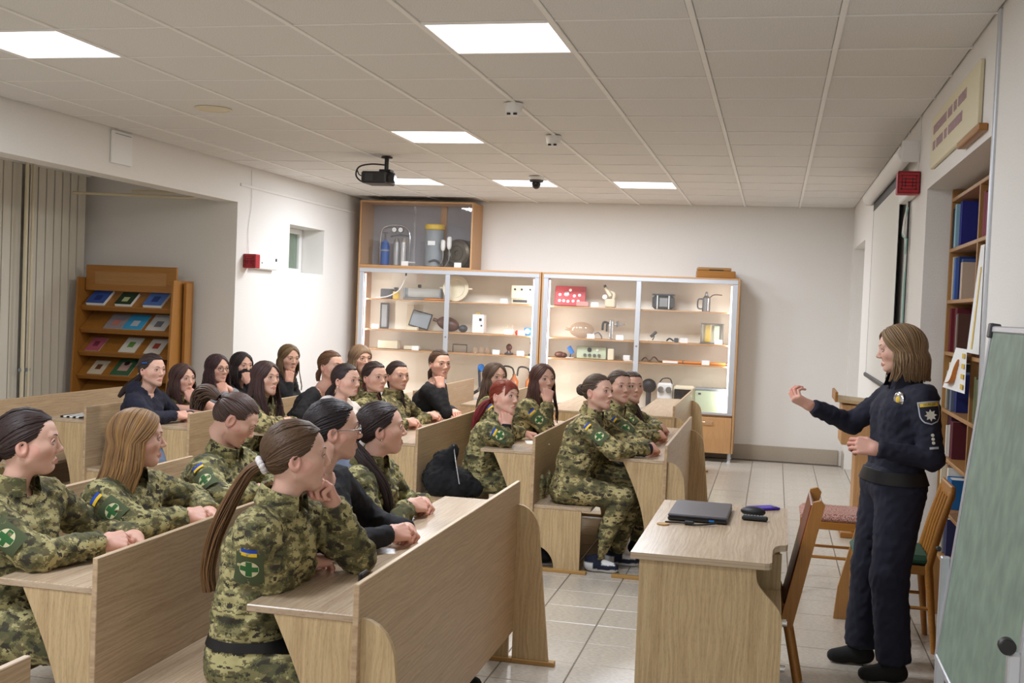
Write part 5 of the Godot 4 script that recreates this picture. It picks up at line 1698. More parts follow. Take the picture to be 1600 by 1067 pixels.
# folds in cloth: moves the points along their normals, then finds the normals again
func rumple(m: MB, amp: float, freq: float, sd: int, stretch := Vector3(1, 1, 1)) -> void:
	var f := noise(sd, freq, 2)
	var g := noise(sd + 3, freq * 2.6, 1)
	for i in m.v.size():
		var p := m.v[i] * stretch
		var a := 1.0 - 2.2 * absf(f.get_noise_3dv(p))
		var b := g.get_noise_3dv(p)
		m.v[i] += m.n[i] * amp * (a * 0.75 + b * 0.6)
	renormal(m)

func renormal(m: MB) -> void:
	var acc := PackedVector3Array()
	acc.resize(m.v.size())
	for k in range(0, m.ix.size(), 3):
		var a := m.ix[k]
		var b := m.ix[k + 1]
		var c := m.ix[k + 2]
		var g := (m.v[c] - m.v[a]).cross(m.v[b] - m.v[a])
		acc[a] += g
		acc[b] += g
		acc[c] += g
	for i in acc.size():
		m.n[i] = acc[i].normalized()

# ------------------------------------------------------------------ people
var HEAD_FINE: MB
var HEAD_PLAIN: MB
var HANDS := {}
var SHOES := {}
const SKULL := Vector3(0, 0.022, -0.012)
const SKULL_R := Vector3(0.0725, 0.087, 0.091)
const NECK := Vector3(0, -0.165, -0.045)

func lin(r: float, g: float, b: float) -> Color:
	return rgb(r, g, b).srgb_to_linear()

func both(f: Field, a: Vector3, b: Vector3, ra: float, rb: float, k: float, sub := false) -> void:
	f.cap(a, b, ra, rb, k, false, sub)
	f.cap(Vector3(-a.x, a.y, a.z), Vector3(-b.x, b.y, b.z), ra, rb, k, false, sub)

# own axes of a head: x to the person's left, y up, z where the face looks
func make_head(cell: float) -> MB:
	var f := Field.new(Vector3(-0.10, -0.20, -0.125), Vector3(0.10, 0.125, 0.13), cell)
	f.ell(SKULL, Vector3(0.0715, 0.086, 0.090), 0.02)
	f.ell(Vector3(0, 0.03, 0.028), Vector3(0.056, 0.052, 0.056), 0.03)
	f.ell(Vector3(0, -0.03, 0.022), Vector3(0.057, 0.070, 0.060), 0.03)
	both(f, Vector3(0.050, -0.050, 0.002), Vector3(0.014, -0.087, 0.047), 0.020, 0.018, 0.028)
	f.ell(Vector3(0, -0.092, 0.0565), Vector3(0.019, 0.015, 0.016), 0.018)
	both(f, Vector3(0.040, -0.020, 0.052), Vector3(0.048, -0.024, 0.032), 0.019, 0.021, 0.024)
	f.cap(Vector3(0, -0.05, -0.02), NECK + Vector3(0, -0.02, -0.008), 0.047, 0.052, 0.03)
	both(f, Vector3(0.036, 0.021, 0.072), Vector3(0.010, 0.018, 0.082), 0.009, 0.008, 0.014)
	both(f, Vector3(0.031, 0.001, 0.097), Vector3(0.036, 0.0, 0.094), 0.014, 0.013, 0.012, true)
	f.cap(Vector3(0, 0.006, 0.080), Vector3(0, -0.027, 0.096), 0.0075, 0.0088, 0.010)
	f.ell(Vector3(0, -0.031, 0.0965), Vector3(0.0100, 0.0085, 0.0098), 0.006)
	both(f, Vector3(0.0105, -0.035, 0.0885), Vector3(0.0095, -0.0345, 0.091), 0.0065, 0.0058, 0.006)
	both(f, Vector3(0.020, -0.0662, 0.072), Vector3(0.004, -0.0610, 0.0790), 0.0035, 0.0052, 0.006)
	both(f, Vector3(0.016, -0.0685, 0.073), Vector3(0.0, -0.0705, 0.0785), 0.0035, 0.0060, 0.006)
	both(f, Vector3(0.023, -0.0682, 0.077), Vector3(0.0, -0.0652, 0.0868), 0.0014, 0.0016, 0.003, true)
	for s in [-1.0, 1.0]:
		f.ell(Vector3(s * 0.0735, -0.008, -0.014), Vector3(0.010, 0.031, 0.020), 0.006)
		f.ell(Vector3(s * 0.083, -0.006, -0.010), Vector3(0.008, 0.017, 0.010), 0.005, true)
	var m := MB.new()
	f.net(m, lin(218, 174, 154))
	for i in m.v.size():
		var p := m.v[i]
		var c := m.c[i]
		var lip := smoothstep(0.0, 0.0025, 0.0090 - absf(p.x) * 0.33 - absf(p.y + 0.0655 + absf(p.x) * 0.12)) if p.z > 0.06 and absf(p.x) < 0.024 else 0.0
		c = c.lerp(lin(196, 122, 114), lip)
		var cheek := exp(-Vector2(absf(p.x) - 0.044, p.y + 0.036).length_squared() / 0.0004) if p.z > 0.0 else 0.0
		c = c.lerp(lin(216, 154, 138), cheek * 0.55)
		if absf(p.x) > 0.070 and p.y < 0.03 and p.y > -0.045:
			c = c.lerp(lin(214, 156, 140), 0.7)
		m.c[i] = c
	# eyeballs, lids and brows
	for s in [-1.0, 1.0]:
		var e := Vector3(s * 0.0315, 0.0, 0.0715)
		var b := m.v.size()
		m.col = lin(214, 206, 200)
		m.ball(e, Vector3(0.0125, 0.0125, 0.0125), 18, 14)
		for i in range(b, m.v.size()):
			var q := (m.v[i] - e).normalized()
			var a := q.angle_to(Vector3(s * -0.03, -0.02, 1).normalized())
			if a < 0.24:
				m.c[i] = lin(20, 14, 12)
			elif a < 0.52:
				m.c[i] = lin(72, 56, 44)
		m.col = lin(44, 30, 28)
		m.tube(PackedVector3Array([e + Vector3(-s * 0.0125, -0.002, 0.006), e + Vector3(-s * 0.008, 0.0040, 0.0113), e + Vector3(0, 0.0056, 0.0125), e + Vector3(s * 0.008, 0.0045, 0.0112), e + Vector3(s * 0.0145, 0.0, 0.005)]), PackedFloat32Array([0.0008, 0.0012, 0.0014, 0.0014, 0.0009]), 6)
		m.col = lin(205, 156, 140)
		m.tube(PackedVector3Array([e + Vector3(-s * 0.0125, -0.002, 0.006), e + Vector3(-s * 0.007, 0.0085, 0.009), e + Vector3(0, 0.0102, 0.0095), e + Vector3(s * 0.008, 0.0088, 0.0085), e + Vector3(s * 0.015, 0.001, 0.003)]), PackedFloat32Array([0.0018, 0.0042, 0.0048, 0.0042, 0.0018]), 6)
		m.tube(PackedVector3Array([e + Vector3(-s * 0.0125, -0.003, 0.006), e + Vector3(-s * 0.006, -0.0070, 0.0098), e + Vector3(s * 0.004, -0.0075, 0.0098), e + Vector3(s * 0.0145, -0.002, 0.004)]), PackedFloat32Array([0.0014, 0.0024, 0.0024, 0.0014]), 6)
		m.col = lin(62, 44, 38)
		m.tube(PackedVector3Array([Vector3(s * 0.013, 0.019, 0.0900), Vector3(s * 0.025, 0.0235, 0.0868), Vector3(s * 0.038, 0.0245, 0.0795), Vector3(s * 0.050, 0.018, 0.0675)]), PackedFloat32Array([0.0036, 0.0042, 0.0036, 0.0014]), 6, true, 0.5)
	return m

# own axes of a right hand: wrist at the origin, fingers along z, back of the hand y, thumb towards x
func make_hand(curl: Array, thumb_in: float, spread := 1.0) -> MB:
	var f := Field.new(Vector3(-0.07, -0.115, -0.045), Vector3(0.085, 0.045, 0.20), 0.0033)
	var kx := [0.029, 0.009, -0.011, -0.029]
	var kz := [0.086, 0.089, 0.084, 0.074]
	var ln := [[0.040, 0.025, 0.020], [0.045, 0.028, 0.021], [0.041, 0.026, 0.020], [0.032, 0.020, 0.018]]
	f.cap(Vector3(0, 0, -0.026), Vector3(0, 0, 0.012), 0.022, 0.026, 0.012)
	for k in 4:
		f.cap(Vector3(kx[k] * 0.55, 0, 0.01), Vector3(kx[k], 0.001, kz[k]), 0.0155, 0.0105, 0.013)
	f.cap(Vector3(0.012, -0.006, 0.02), Vector3(0.0, -0.006, 0.06), 0.016, 0.012, 0.012)
	for k in 4:
		var p := Vector3(kx[k], 0, kz[k])
		var a := 0.0
		var side: float = kx[k] * 2.2 * spread
		for j in 3:
			a += curl[j] * (1.0 + (0.08 * k if j == 0 else 0.0))
			var q: Vector3 = p + Vector3(side * cos(a) * 0.4, -sin(a), cos(a)) * ln[k][j]
			f.cap(p, q, 0.0092 - j * 0.0007 - (0.001 if k == 3 else 0.0), 0.0085 - j * 0.0008 - (0.001 if k == 3 else 0.0), 0.0022)
			p = q
	var t0 := Vector3(0.020, -0.006, 0.022)
	var t1 := t0 + Vector3(0.026 * (1.0 - thumb_in * 0.3), -0.010 - thumb_in * 0.008, 0.030)
	var t2 := t1 + Vector3(0.012 * (1.0 - thumb_in * 2.0), -0.004 - thumb_in * 0.012, 0.030)
	var t3 := t2 + Vector3(0.002 - thumb_in * 0.018, -0.002 - thumb_in * 0.006, 0.022)
	f.cap(t0, t1, 0.0155, 0.0115, 0.010)
	f.cap(t1, t2, 0.0112, 0.0100, 0.003)
	f.cap(t2, t3, 0.0100, 0.0080, 0.003)
	var m := MB.new()
	f.net(m, lin(216, 166, 148))
	for i in m.v.size():
		if m.v[i].z > 0.10 or m.v[i].y < -0.05:
			m.c[i] = lin(218, 158, 142)
	return m

func make_shoe(sneaker: bool) -> MB:
	var f := Field.new(Vector3(-0.07, -0.11, -0.10), Vector3(0.07, 0.10, 0.24), 0.009)
	f.cap(Vector3(0, -0.048, -0.030), Vector3(0, -0.058, 0.125), 0.036, 0.031, 0.02)
	f.cap(Vector3(0, -0.04, 0.0), Vector3(0, 0.055 if not sneaker else 0.01, -0.012), 0.042, 0.044, 0.03, true)
	f.cap(Vector3(0.0, -0.03, 0.02), Vector3(0, -0.055, 0.09), 0.038, 0.032, 0.02)
	f.cut_below(-0.089)
	var m := MB.new()
	f.net(m, lin(26, 26, 28))
	for i in m.v.size():
		if sneaker:
			var p := m.v[i]
			m.c[i] = lin(226, 226, 226) if p.y < -0.068 or (p.z > 0.05 and p.z < 0.13 and p.y > -0.04) or (p.z < 0.0 and p.y < -0.03) else lin(28, 32, 52)
	return m

func frame_of(fwd: Vector3, up := UPV) -> Basis:
	var left := up.cross(fwd).normalized()
	return Basis(left, fwd.cross(left).normalized(), fwd.normalized())

func add_mesh(dst: MB, src: MB, tf: Transform3D, mirror := false, tint := Color(1, 1, 1)) -> void:
	var b := dst.v.size()
	var nb := tf.basis.inverse().transposed()
	for i in src.v.size():
		var p := src.v[i]
		var n := src.n[i]
		if mirror:
			p.x = -p.x
			n.x = -n.x
		dst.v.append(tf * p)
		dst.n.append((nb * n).normalized())
		dst.t.append(Vector2.ZERO)
		dst.c.append(src.c[i] * tint)
	for k in range(0, src.ix.size(), 3):
		dst.ix.append(b + src.ix[k])
		dst.ix.append(b + src.ix[k + (2 if mirror else 1)])
		dst.ix.append(b + src.ix[k + (1 if mirror else 2)])

# the neck bends between the head's axes and the body's
func add_head(dst: MB, src: MB, H: Vector3, bh: Basis, N: Vector3, bt: Basis, sc: Vector3, tint: Color, hair: Color) -> void:
	var b := dst.v.size()
	for i in src.v.size():
		var q := src.v[i]
		var w := smoothstep(-0.080, -0.155, q.y)
		var jaw := 1.0
		if q.y < -0.02 and q.z > -0.01 and w < 0.5:
			jaw = lerpf(1.0, sc.x, clampf((-0.02 - q.y) * 14.0, 0, 1))
		var q2 := Vector3(q.x * jaw, q.y * sc.y if q.y > -0.12 else q.y, q.z * sc.z if q.z > 0 else q.z)
		dst.v.append((H + bh * q2).lerp(N + bt * (q - NECK), w))
		dst.n.append((bh * src.n[i]).lerp(bt * src.n[i], w).normalized())
		dst.t.append(Vector2.ZERO)
		var c := src.c[i]
		if c.r < 0.06 and c.r > 0.03:    # brows take the hair's colour
			c = hair.lerp(Color(0.03, 0.02, 0.016), 0.5)
			dst.c.append(c)
		else:
			dst.c.append(c * tint)
	for k in src.ix:
		dst.ix.append(b + k)

# one lock of hair along a path; ctr is what the lock lies around
func lock(m: MB, p: PackedVector3Array, ctr: Vector3, w0: float, w1: float, w2: float, th: float, col: Color) -> void:
	var n := p.size()
	var b := m.v.size()
	for i in n:
		var t := float(i) / (n - 1)
		var dir := (p[mini(i + 1, n - 1)] - p[maxi(i - 1, 0)]).normalized()
		var out := p[i] - ctr
		if out.y < 0.0:
			out.y *= 0.2
		out = (out - dir * out.dot(dir)).normalized()
		var side := dir.cross(out)
		var w := lerpf(w0, w1, t * 2.0) if t < 0.5 else lerpf(w1, w2, t * 2.0 - 1.0)
		for q in [[-1.0, 0.0], [-0.45, 1.0], [0.45, 1.0], [1.0, 0.0], [0.0, -0.7]]:
			m.v.append(p[i] + side * (q[0] * w) + out * (q[1] * th))
			m.n.append((side * (q[0] * 0.75) + out * (q[1] + 0.12)).normalized())
			m.t.append(Vector2.ZERO)
			m.c.append(col)
	for i in n - 1:
		for k in 5:
			var k2 := (k + 1) % 5
			var a := b + i * 5 + k
			var c := b + i * 5 + k2
			m.ix.append(a); m.ix.append(c + 5); m.ix.append(c)
			m.ix.append(a); m.ix.append(a + 5); m.ix.append(c + 5)

func on_scalp(d: Vector3, lift: float) -> Vector3:
	var p := SKULL + d * (SKULL_R + Vector3(lift, lift, lift))
	p.z += 0.012 * maxf(d.z, 0.0)
	return p

func shade_of(col: Color, amount := 0.22) -> Color:
	var k := 1.0 + rng.randf_range(-amount, amount)
	return Color(col.r * k, col.g * k, col.b * k * (1.0 + rng.randf_range(-0.06, 0.06)))

const HAIRLINE := [Vector3(0, 0.60, 0.80), Vector3(0.30, 0.60, 0.74), Vector3(0.55, 0.52, 0.65), Vector3(0.76, 0.32, 0.57), Vector3(0.90, 0.04, 0.44), Vector3(0.97, -0.12, 0.22), Vector3(0.985, 0.12, 0.04), Vector3(0.98, -0.02, -0.20), Vector3(0.90, -0.40, -0.20), Vector3(0.70, -0.66, -0.30), Vector3(0.35, -0.80, -0.48), Vector3(0, -0.84, -0.54)]

func hairline(t: float) -> Vector3:
	var x := clampf(t, 0, 1) * (HAIRLINE.size() - 1)
	var i := mini(int(x), HAIRLINE.size() - 2)
	return (HAIRLINE[i] as Vector3).lerp(HAIRLINE[i + 1], x - i).normalized()

# the close cap of hair under the locks
func hair_cap(m: MB, col: Color, tf: Transform3D, lift: float) -> void:
	var rings := 12
	var seg := 44
	var b := m.v.size()
	var top := Vector3(0, 0.55, -0.83).normalized()
	for i in rings + 1:
		var t := float(i) / rings
		for k in seg + 1:
			var u := float(k) / seg * 2.0
			var s := 1.0
			if u > 1.0:
				u = 2.0 - u
				s = -1.0
			var e := hairline(u)
			e.x *= s
			var d := top.slerp(e, t * 0.985) if absf(top.dot(e)) < 0.999 else top
			var nn := (d / SKULL_R).normalized()
			m.v.append(tf * on_scalp(d, lift * (1.0 - pow(t, 5.0)) + 0.0005))
			m.n.append((tf.basis * nn).normalized())
			m.t.append(Vector2.ZERO)
			m.c.append(col)
	for i in rings:
		for k in seg:
			var q := b + i * (seg + 1) + k
			m.quad(q, q + 1, q + seg + 2, q + seg + 1)

# hair drawn back to a tie; tail: list of points in the body's space, or empty
func hair_tied(tf: Transform3D, col: Color, tie: Vector3, count: int, lift := 0.007, part := 0.0) -> MB:
	var m := MB.new()
	hair_cap(m, col, tf, lift * 0.7)
	var td := tie.normalized()
	var ctr := tf * SKULL
	for s in [-1.0, 1.0]:
		for k in count:
			var t := (k + rng.randf_range(0.1, 0.9)) / count
			var st := hairline(t)
			st.x = st.x * s
			st = st.slerp(td, rng.randf_range(-0.035, 0.02)).normalized()
			var p := PackedVector3Array()
			var lf := lift * rng.randf_range(0.6, 1.25)
			for i in 9:
				var u := i / 8.0
				var d := st.slerp(td, u)
				p.append(tf * on_scalp(d, 0.001 + lf * sin(PI * minf(u * 0.97 + 0.01, 1.0))))
			lock(m, p, ctr, 0.0016, 0.0044, 0.0030, 0.0016, shade_of(col))
	# a second layer that starts higher, so that the crown is covered
	for k in count * 2:
		var a := TAU * (k + rng.randf()) / (count * 2)
		var st := (Vector3(cos(a) * rng.randf_range(0.45, 0.95), 0.62, sin(a) * 0.75 + 0.1)).normalized()
		var p := PackedVector3Array()
		for i in 8:
			var u := i / 7.0
			p.append(tf * on_scalp(st.slerp(td, u * 0.99), 0.002 + lift * 1.1 * sin(PI * (u * 0.8 + 0.15))))
		lock(m, p, ctr, 0.002, 0.0046, 0.0028, 0.0018, shade_of(col))
	return m

func hair_tail(m: MB, pts: Array, r0: float, r1: float, r2: float, col: Color, count := 60, tip := Color(0, 0, 0, 0)) -> void:
	var path := smooth_path(pts, 5)
	var n := path.size()
	var frames := []
	var prev := Vector3(0, 0, 1)
	for i in n:
		var dir := (path[mini(i + 1, n - 1)] - path[maxi(i - 1, 0)]).normalized()
		prev = (prev - dir * prev.dot(dir)).normalized()
		frames.append([prev, dir.cross(prev)])
	for k in count:
		var a := TAU * k / count * 2.4 + rng.randf() * 0.5
		var rr := sqrt(rng.randf_range(0.15, 1.0))
		var end := n if rng.randf() < 0.5 else n - rng.randi_range(0, 2)
		var p := PackedVector3Array()
		for i in end:
			var t := float(i) / (n - 1)
			var r := lerpf(r0, r1, t * 2.0) if t < 0.5 else lerpf(r1, r2, t * 2.0 - 1.0)
			var w := a + 0.5 * sin(t * 3.0 + k)
			p.append(path[i] + (frames[i][0] * cos(w) + frames[i][1] * sin(w)) * r * rr)
		if p.size() > 2:
			lock(m, p, path[mini(2, n - 1)], 0.0028, 0.0050, 0.0014, 0.0022, shade_of(col, 0.25))

func hair_bun(m: MB, ctr: Vector3, r: float, col: Color, count := 40) -> void:
	m.col = col
	m.ball(ctr, Vector3(r, r, r) * 0.85, 16, 10)
	for k in count:
		var ax := Vector3(rng.randf_range(-1, 1), rng.randf_range(-1, 1), rng.randf_range(-1, 1)).normalized()
		var s := ax.cross(Vector3(0.3, 1, 0.2)).normalized()
		var q := ax.cross(s)
		var p := PackedVector3Array()
		var off := rng.randf_range(-0.6, 0.6)
		var a0 := rng.randf() * TAU
		for i in 9:
			var a := a0 + i * 0.45
			p.append(ctr + (ax * off + (s * cos(a) + q * sin(a)) * sqrt(1.0 - off * off)) * r * rng.randf_range(0.96, 1.04))
		lock(m, p, ctr, 0.003, 0.0055, 0.002, 0.0025, shade_of(col))

# loose hair from a parting. len: hang below the ear line; fwd: share of side hair that falls in front of the shoulder
func hair_loose(tf: Transform3D, bt: Basis, col: Color, count: int, length: float, fwd: float, lift := 0.010, front_az := 0.72, part := 0.0, tip := Color(0, 0, 0, 0), spread := 1.0) -> MB:
	var m := MB.new()
	hair_cap(m, col, tf, lift * 0.6)
	var ctr := tf * SKULL
	var down := Vector3(0, -1, 0)
	for s in [-1.0, 1.0]:
		for k in count:
			var u := (k + rng.randf()) / count
			var st := Vector3(part, 0.66, 0.75).normalized().slerp(Vector3(0, 0.55, -0.84).normalized(), clampf(u * 1.25 - 0.1, 0, 1))
			var az := lerpf(front_az, PI, pow(u, 0.9))
			var e := Vector3(sin(az) * s, -0.30, cos(az)).normalized()
			var lf := lift * rng.randf_range(0.55, 1.3)
			var p := PackedVector3Array()
			for i in 7:
				var t := i / 6.0
				var d := st.slerp(e, t)
				p.append(tf * on_scalp(d, 0.002 + lf * (0.35 + 0.65 * sin(PI * 0.5 * t))))
			var q := p[6]
			var out := (bt * Vector3(e.x, 0, e.z)).normalized()
			var goes_front := az < 1.2 + fwd
			var zdir := bt.z * (1.0 if goes_front else -1.0)
			var hl := length * rng.randf_range(0.86, 1.04)
			var steps := 7
			for i in range(1, steps + 1):
				var t := float(i) / steps
				var drop := hl * t
				var pass_sh := smoothstep(0.08, 0.22, drop)
				var side_in := (bt * Vector3(-s * 0.012, 0, 0)) * pass_sh * (1.0 if goes_front else 0.0)
				p.append(q + down * drop + out * (0.006 + 0.010 * sin(t * PI)) * spread + zdir * pass_sh * (0.042 if goes_front else 0.04) + side_in + Vector3(rng.randf_range(-1, 1), 0, rng.randf_range(-1, 1)) * 0.003)
			var c := shade_of(col, 0.26)
			if tip.a > 0.0:
				c = shade_of(col.lerp(tip, rng.randf()), 0.14)
			lock(m, p, ctr, 0.0028, 0.0052, 0.0018, 0.0019, c)
	return m

func sample(f: Field, p: Vector3) -> float:
	var q := (p - f.o) / f.c
	var x := clampi(int(q.x), 0, f.nx - 2)
	var y := clampi(int(q.y), 0, f.ny - 2)
	var z := clampi(int(q.z), 0, f.nz - 2)
	var i := (z * f.ny + y) * f.nx + x
	var u := q - Vector3(x, y, z)
	var s := f.nx
	var t := f.nx * f.ny
	var a := lerpf(lerpf(f.d[i], f.d[i + 1], u.x), lerpf(f.d[i + s], f.d[i + s + 1], u.x), u.y)
	var b := lerpf(lerpf(f.d[i + t], f.d[i + t + 1], u.x), lerpf(f.d[i + t + s], f.d[i + t + s + 1], u.x), u.y)
	return lerpf(a, b, u.z)

func surface_out(f: Field, from: Vector3, dir: Vector3, most := 0.3) -> Vector3:
	var t := 0.0
	while t < most and sample(f, from + dir * t) < 0.0:
		t += 0.006
	var lo := t - 0.006
	for k in 4:
		var mid := (lo + t) / 2
		if sample(f, from + dir * mid) < 0.0:
			lo = mid
		else:
			t = mid
	return from + dir * t

# a cloth patch that follows the sleeve: centre on the axis, out direction, up direction
func sleeve_patch(f: Field, ctr: Vector3, out: Vector3, up: Vector3, w: float, h: float, lift: float, crop := Rect2(0, 0, 1, 1)) -> MB:
	var m := MB.new()
	var sd := out.cross(up).normalized()
	var nu := 9
	var base := surface_out(f, ctr, out)
	var depth := (base - ctr).length()
	for i in nu:
		for j in nu:
			var u := i / float(nu - 1) - 0.5
			var v := j / float(nu - 1) - 0.5
			var a := u * w / maxf(depth, 0.03)
			var dir := (out * cos(a) + sd * sin(a)).normalized()
			var c2 := ctr + up * (v * h)
			var p := surface_out(f, c2, dir)
			m.vert(p + dir * lift, dir, Vector2(crop.position.x + (u + 0.5) * crop.size.x, crop.position.y + (0.5 - v) * crop.size.y))
	for i in nu - 1:
		for j in nu - 1:
			m.quad(i * nu + j, (i + 1) * nu + j, (i + 1) * nu + j + 1, i * nu + j + 1)
	return m

func collar_band(N: Vector3, bt: Basis, open_a: float, r: float, h: float) -> MB:
	var m := MB.new()
	var prof := [Vector2(r + 0.024, -0.012), Vector2(r + 0.010, h), Vector2(r + 0.004, h + 0.003), Vector2(r - 0.004, h - 0.004), Vector2(r - 0.002, -0.03)]
	var n := 26
	for i in n + 1:
		var a := lerpf(open_a, TAU - open_a, float(i) / n)
		var back := 0.5 - 0.5 * cos(a)
		for k in prof.size():
			var q: Vector2 = prof[k]
			var d := bt.x * sin(a) + bt.z * cos(a)
			var nn := d if k < 2 else (bt.y if k == 2 else -d)
			m.vert(N + d * (q.x * (0.94 + 0.06 * absf(sin(a)))) + bt.y * (q.y + back * 0.018) + bt.z * (0.012 * (1.0 - back)), nn)
	for i in n:
		for k in prof.size() - 1:
			var a := i * prof.size() + k
			m.quad(a, a + 1, a + prof.size() + 1, a + prof.size())
	return m

func belt_ring(f: Field, ctr: Vector3, h: float, lift: float) -> MB:
	var m := MB.new()
	var n := 36
	for i in n + 1:
		var a := TAU * i / n
		var d := Vector3(cos(a), 0, sin(a))
		for k in 4:
			var y: float = [-h / 2, -h / 2, h / 2, h / 2][k]
			var p := surface_out(f, ctr + Vector3(0, clampf(y, -h / 2, h / 2), 0), d)
			m.vert(p + d * ([-0.004, lift, lift, -0.004][k]), d if k in [1, 2] else Vector3(0, -1 if k == 0 else 1, 0))
	for i in n:
		for k in 3:
			var a := i * 4 + k
			m.quad(a, a + 1, a + 5, a + 4)
	return m

func elbow_of(S: Vector3, W: Vector3, pole: Vector3, la := 0.275, lb := 0.245) -> Vector3:
	var d := W - S
	var l := minf(d.length(), (la + lb) * 0.995)
	var dn := d.normalized()
	var x := (la * la - lb * lb + l * l) / (2.0 * l)
	var h := sqrt(maxf(la * la - x * x, 0.0))
	var side := (pole - dn * pole.dot(dn)).normalized()
	return S + dn * x + side * h

func hand_basis(z: Vector3, y: Vector3) -> Basis:
	var zz := z.normalized()
	var yy := (y - zz * y.dot(zz)).normalized()
	return Basis(yy.cross(zz), yy, zz)

func glasses(tf: Transform3D, mt: Material, parent: Node, r := 0.021) -> void:
	var m := MB.new()
	m.xf = tf
	for s in [-1.0, 1.0]:
		var pts := PackedVector3Array()
		for k in 19:
			var a := TAU * k / 18
			pts.append(Vector3(s * 0.032 + cos(a) * r * 1.12, -0.003 + sin(a) * r * 0.85, 0.0935 - 0.10 * absf(cos(a) * r * 0.2 * s)))
		m.tube(pts, PackedFloat32Array([0.0014]), 6, false)
		m.tube(PackedVector3Array([Vector3(s * 0.055, 0.002, 0.092), Vector3(s * 0.070, 0.002, 0.06), Vector3(s * 0.078, 0.006, 0.0), Vector3(s * 0.079, -0.006, -0.02)]), PackedFloat32Array([0.0014]), 6)
	m.tube(PackedVector3Array([Vector3(-0.009, -0.001, 0.095), Vector3(0, 0.003, 0.098), Vector3(0.009, -0.001, 0.095)]), PackedFloat32Array([0.0014]), 6)
	obj("glasses", m, mt, parent)

